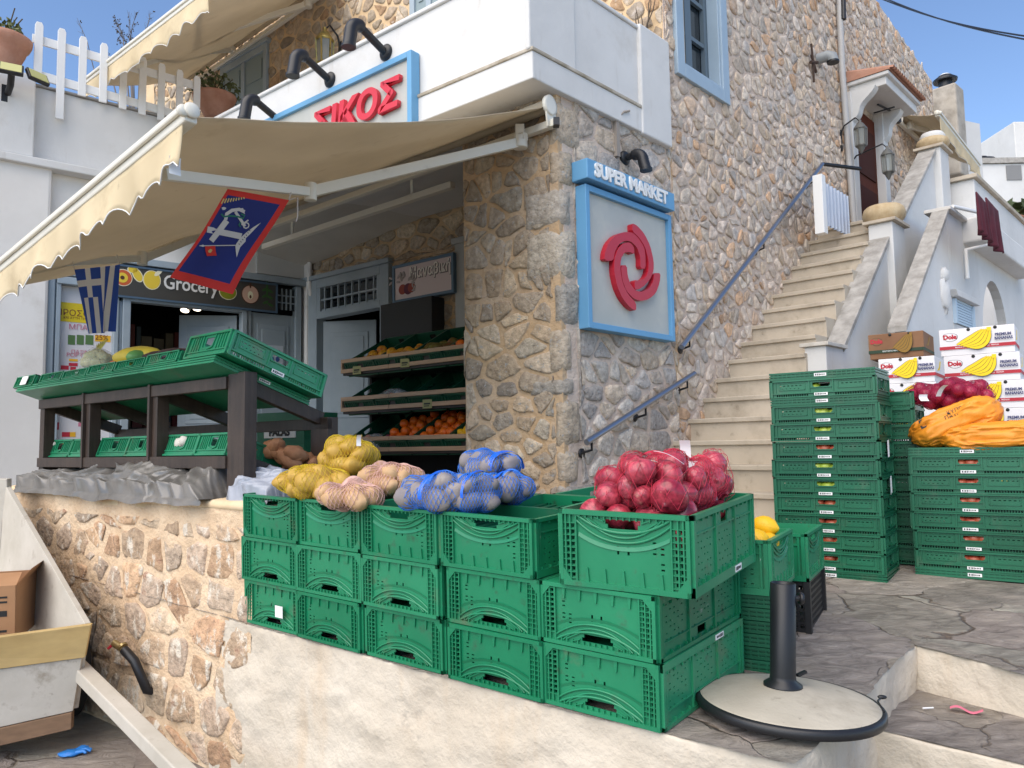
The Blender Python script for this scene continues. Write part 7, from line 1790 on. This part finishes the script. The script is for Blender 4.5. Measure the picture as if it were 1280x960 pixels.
s2_, fn2 = sack('orange_sack', 'full orange sack lowest on the right hand tray stack', mat_of(topB+XB*.12+YB*(-.02)+UP*.062, XB, YB)@Ry(-.05), .27, .17, .068, or_s, 8)
for k, (dz, s_) in enumerate(((.0,'ΠΑΤΑΤΕΣ'),(.022,'ΚΥΠΡΟΥ'),(-.022,'ΚΡΕΜΜΥΔΙΑ'))):
    text('lettering', s_, .030, ink, s1, T((.05+.01*k, -.163+.012*abs(k-0), .030+dz))@Rx(-.42), depth=.001)
text('lettering', 'Ε', .07, ink, s1, T((-.13, -.152, .040))@Rx(-.45), depth=.001, bold=.002)
rn_m = mat('purple_onion_skin', srgb(140,22,56), .4, col2=srgb(172,44,78), sc=6, wave=((55,55,4),.7,1.25))
ob3 = MB(); ob3.lathe(onion_prof, 16); me_on = ob3.mesh('onion', rn_m)
cS = topB+XB*(-.10)+YB*.09+UP*.30; bl = []; rg = random.Random(15)
for _ in range(3000):
    if len(bl) >= 34: break
    d = Vector((rg.gauss(0,1),rg.gauss(0,1),rg.gauss(0,1))).normalized()*rg.random()**.3; r = .036; p = cS+XB*d.x*.20+YB*d.y*.11+UP*d.z*.062
    if all((p-Vector(o_[:3])).length > r*1.5 for o_ in bl): bl.append((p.x,p.y,p.z,r))
for q in bl: place_fruit(me_on, 'red_onion', 'red onion inside the purple net sack on the orange sacks', 'onion', T(q[:3])@Rz(rg.uniform(0,6))@Rx(rg.uniform(-2,2))@Matrix.Scale(.72,4), 'red onions in the purple net sack')
net_bag('net_bag', 'purple red net sack of onions lying on the orange sacks', 'net bag', bl, mat('magenta_net', srgb(150,16,62), .5), None, nu=70, nv=36, th=.0011)
for k, (x, y, a_) in enumerate(((1156,497,.2),(1178,489,1.2))): paper_tag(atY(x,y,3.98), .2, -.3+a_, .05 if k == 0 else .03, .035 if k == 0 else .08, label=['pinkish white tag on the left of the purple onion sack','small pinkish tag standing on the purple onion sack'][k])

# ================================================================== UMBRELLA BASE
pu_ = onP(985, 889); ub = thing('umbrella_base', 'round concrete parasol base with black rim and empty black pole socket', 'parasol base', T(pu_+UP*.012)@Ry(.045))
UR = .274
b = MB(); b.lathe([(UR-.004,.0),(UR-.004,.024),(UR-.02,.028),(UR*.7,.041),(UR*.35,.052),(.06,.058),(0,.058)], 64); obj('concrete_disc', b, mat('pale_concrete', srgb(172,164,148), .85, col2=srgb(186,178,162), sc=4, bump=.2, bsc=60, dirt=[(srgb(140,130,114), 5., .52, .85), (srgb(120,114,104), 20., .64, .8), (srgb(110,104,96), 60., .66, .75)]), ub, Matrix())
b = MB(); b.lathe([(UR-.006,-.004),(UR,-.002),(UR+.003,.004),(UR+.003,.020),(UR-.002,.025),(UR-.010,.026)], 72); obj('rim', b, black_p, ub, Matrix())
b = MB(); b.lathe([(.0,.052),(.058,.052),(.058,.064),(.040,.076),(.0385,.09),(.0385,.37),(.036,.372),(.034,.37),(.034,.2),(0,.2)], 32); obj('pole_socket', b, black_m, ub, T((-.008,.02,0)))
b = MB(); b.tube([(.036,0,.325),(.056,0,.325)], .010, 10); b.lathe([(0,0),(.018,0),(.020,.006),(.018,.012),(0,.012)], 12, T((.050,0,.325))@Ry(PI/2), wob=lambda a_, z: .08*math.sin(a_*6)); obj('clamp_knob', b, black_p, ub, T((-.008,.02,0)))
b = MB(); b.bar((.045,0,.09),(.075,.01,.10),.012,.008); obj('socket_latch', b, black_m, ub, T((-.008,.02,0)))
b = MB(); b.tube([(.20,-.20,.058),(.205,-.165,.066),(.215,-.13,.066),(.235,-.105,.066)], .003, 5); b.blob(.014,.008,.006, T((.243,-.098,.068))); obj('cord_loop', b, black_p, ub, Matrix())
# ================================================================== CART, LITTER, HOSE
def quadslab(mb, p, th, mi=0):
    p = [Vector(q) for q in p]; n = (p[1]-p[0]).cross(p[3]-p[0]).normalized()*th
    mb.add(p+[q+n for q in p], [(3,2,1,0),(4,5,6,7),(0,1,5,4),(1,2,6,5),(2,3,7,6),(3,0,4,7)], None, mi)
old_white = mat('worn_white_board', srgb(178,172,160), .75, col2=srgb(196,190,180), sc=3, det=8, bump=.2, bsc=20, dirt=[(srgb(130,118,100), 6., .58, .8), (srgb(110,96,78), 18., .66, .8)])
ply = mat('raw_plywood', srgb(176,148,96), .7, col2=srgb(190,164,112), sc=2, wave=((2,14,14),.85,1.1))
ct = thing('hand_cart', 'worn white wooden hand cart tipped down beside the stone wall', 'cart', T((-2.6,3.9,0))); IC = T((2.6,-3.9,0))
A_ = atY(114,781,3.90); A2 = atY(106,822,3.93); B_ = atY(91,889,3.98); L0 = atY(-220,826,3.62); L1 = atY(-220,866,3.64); L2_ = atY(-220,958,3.70)
F0 = atY(6,606,5.0); F1_ = atY(-4,745,4.95); Gn = F0+(L0-A_)*.9; 
b = MB(); quadslab(b, [L1,A2,A_,L0], -.03); obj('plywood_rail', b, ply, ct, IC, .003)
b = MB(); quadslab(b, [L2_,B_,A2+Vector((-.02,.01,-.004)),L1+Vector((0,.01,-.004))], -.028); obj('front_board', b, old_white, ct, IC, .003)
b = MB(); quadslab(b, [L2_+Vector((0,-.01,-.09)),B_+Vector((.0,-.01,-.085)),B_+Vector((0,-.01,-.003)),L2_+Vector((0,-.01,-.003))], -.05); obj('bottom_rail', b, mat('rough_brown_wood', srgb(122,96,74), .85, wave=((2,20,20),.7,1.2)), ct, IC, .003)
sd0 = A_+Vector((-.05,.03,.0)); sdb = B_+Vector((-.02,.03,.0))
b = MB(); quadslab(b, [sdb,F1_,F0,sd0], .03); obj('side_board', b, old_white, ct, IC, .003)
b = MB(); b.bar(F0+Vector((0,.02,-.55)), F0+Vector((0,.0,.04)), .06, .05); obj('corner_post', b, old_white, ct, IC, .006)
b = MB(); quadslab(b, [F1_,F1_+(L0-A_),F0+(L0-A_),F0], .03); obj('rear_board', b, old_white, ct, IC, .003)
b = MB(); quadslab(b, [sdb+UP*.05,L2_+UP*.05,F1_+(L0-A_)+UP*.05,F1_+UP*.05], .03); obj('floor', b, old_white, ct, IC)
hb0 = atY(100,838,4.02); hb1 = atY(262,1000,3.05)
b = MB(); b.bar(hb0+(hb0-hb1)*.12, hb1, .075, .065); obj('handle_beam', b, old_white, ct, IC, .006)
wh = atY(82,800,4.55); wh.z = .30
wr_ = (F1_-sdb).cross(UP).normalized()
b = MB(); Mw = T(wh+wr_*.0)@wr_.to_track_quat('Z','Y').to_matrix().to_4x4()
b.lathe([(.20,-.045),(.27,-.05),(.30,-.035),(.305,0),(.30,.035),(.27,.05),(.20,.045)], 40, wob=lambda a_, z: .008*(1 if math.sin(a_*30) > 0 else 0))
wl = obj('wheel', b, mat('tyre_rubber', (.02,.02,.02), .8), ct, IC@Mw); b = MB(); b.lathe([(0,-.03),(.2,-.04),(.2,.04),(0,.03)], 24); obj('rim', b, old_white, wl, Matrix())
cardb = mat('brown_cardboard', srgb(160,118,82), .85, col2=srgb(172,130,94), sc=3)
cb = thing('cardboard_box', 'open brown cardboard box with black print lying in the cart', 'box', T(atY(-48,768,4.22))@Rz(.30)@Rx(.06))
b = MB(); b.panel(.62,.30,.004,[],T((0,-.2,-.12))); b.box(-.31,.31,-.2,.2,-.12,-.115); b.box(.306,.31,-.2,.2,-.12,.18); b.box(-.31,.31,.196,.2,-.12,.18); b.add([(.31,-.19,.18),(.31,.19,.18),(.36,.17,.25),(.36,-.12,.25)], [(0,1,2,3)]); b.add([(-.31,-.2,.18),(.31,-.2,.18),(.29,-.03,.215),(-.31,-.03,.215)],[(0,1,2,3)]); obj('carton_body', b, cardb, cb, Matrix())
b = MB(); disc(b, -.02, .06, .085, .035, -.2015, -.2, 0, 24); b.box(.12,.27,-.2015,-.2,.02,.05); b.box(.12,.27,-.2015,-.2,.09,.10); b.box(.14,.27,-.2015,-.2,.115,.125); b.box(.07,.27,-.2015,-.2,-.09,-.075); b.box(-.05,.27,-.2015,-.2,-.062,-.05); obj('print', b, ink, cb, Matrix())
text('lettering', 'HO', .05, ink, cb, T((-.02,-.2015,.0)), depth=.001)
gl_m = mat('blue_nitrile', srgb(40,120,200), .45)
gv = atZ(88,941,.014); b = MB(); rg = random.Random(2)
b.blob(.055,.04,.012, None, 0, 18, 9, .4, 3, 2)
for k in range(5): a_ = -.6+k*.33; b.tube([(.035*math.cos(a_),.03*math.sin(a_),.004),(.07*math.cos(a_+.2),.055*math.sin(a_+.1),.010+.004*(k%2)),(.095*math.cos(a_+.35*(k%2)),.07*math.sin(a_),.003)], [.010,.009,.006], 7)
tag(obj('glove', b, gl_m, None, T(gv)@Rz(.3)), 'crumpled blue rubber glove lying on the street', 'glove')
b = MB(); b.box(-.09,.09,-.035,.035,0,.07); b.box(-.08,.08,-.0355,-.035,.012,.03,None,1); tag(obj('crushed_carton', b, [mat('teal_carton', srgb(120,150,150), .7), mat('teal_print', srgb(70,120,130), .7)], None, T(atZ(128,884,.002))@Rz(.35), .004), 'small crushed teal carton on the street behind the beam', 'carton')
hs = thing('hose', 'short black hose with brass nozzle sticking out of the stone wall', 'hose', FV); q0 = loc(FV,186,862,.02); q1 = loc(FV,168,826,.07); q2 = loc(FV,155,812,.09); q3 = loc(FV,143,804,.10)
b = MB(); b.tube([(q0[0],.05,q0[1]-.03),(q0[0],-.03,q0[1]),(q1[0],-.07,q1[1]),(q2[0],-.09,q2[1])], .024, 12); obj('rubber_hose', b, black_p, hs, Matrix())
b = MB(); b.tube([(q2[0],-.09,q2[1]),(q3[0],-.10,q3[1])], .019, 12); b.tube([(q2[0]-.01,-.09,q2[1]+.01),(q2[0]-.02,-.092,q2[1]+.018)], .026, 12); obj('nozzle', b, mat('dull_brass', (.40,.30,.14), .4, metal=.8), hs, Matrix())
b = MB(); b.tube([(q3[0]-.02,-.10,q3[1]-.01),(q3[0]-.03,-.12,q3[1]-.03)], .008, 6); obj('tap_lever', b, red_p, hs, Matrix())
# litter on the lower step
lt = atZ(1208,887,STEPZ+.012); b = MB(); b.grid(lambda a_, c_: ((a_-.5)*.10, (c_-.5)*.03, .008*math.sin(a_*7)+.006*math.sin(c_*5)), 10, 4); tag(obj('paper_scrap', b, mat('pink_paper', srgb(206,110,130), .7), None, T(lt)@Rz(-.5)), 'small crumpled pink paper scrap on the lower step', 'litter')
b = MB(); b.tube([(-.02,0,0),(.02,0,0)], .003, 6); tag(obj('straw_piece', b, sticker, None, T(atZ(1160,885,STEPZ+.010))@Rz(.1)), 'tiny white stub lying on the lower step', 'litter')
# ================================================================== CAMERA, LIGHT, SKY
cam = bpy.data.cameras.new('camera'); co = bpy.data.objects.new('camera', cam); COL.objects.link(co)
cam.sensor_width = 36; cam.lens = FPX/1280*36; cam.clip_end = 500; cam.clip_start = .05
co.matrix_world = Matrix(((cR.x, cU.x, -cF.x, 0), (cR.y, cU.y, -cF.y, 0), (cR.z, cU.z, -cF.z, H), (0,0,0,1)))
SC.camera = co
w = bpy.data.worlds.new('World'); SC.world = w; w.use_nodes = True; nt = w.node_tree
sky = nt.nodes.new('ShaderNodeTexSky'); sky.sky_type = 'NISHITA'; sky.sun_disc = False
SEL, SAZ = math.radians(48), math.radians(218)          # azimuth clockwise from +Y: behind us, to the left
sky.sun_elevation = SEL; sky.sun_rotation = SAZ; sky.air_density = 1.; sky.dust_density = .15; sky.altitude = 1800; sky.ozone_density = 2.5
bg = nt.nodes['Background']; bg.inputs['Strength'].default_value = .135; nt.links.new(sky.outputs[0], bg.inputs[0])
sl = bpy.data.lights.new('bounce_sun', 'SUN'); sl.energy = 2.7; sl.angle = math.radians(75); sl.color = (1, .88, .72)  # broad warm sun added in place of light bounced from sunlit facades
so_ = bpy.data.objects.new('bounce_sun', sl); COL.objects.link(so_)
sd = Vector((math.sin(SAZ)*math.cos(SEL), math.cos(SAZ)*math.cos(SEL), math.sin(SEL)))
so_.rotation_euler = sd.to_track_quat('Z', 'Y').to_euler()
vs_ = SC.view_settings; vs_.view_transform = 'Standard'; vs_.look = 'None'; vs_.exposure = .86; vs_.gamma = 1; vs_.use_curve_mapping = False
SC.cycles.max_bounces = 6
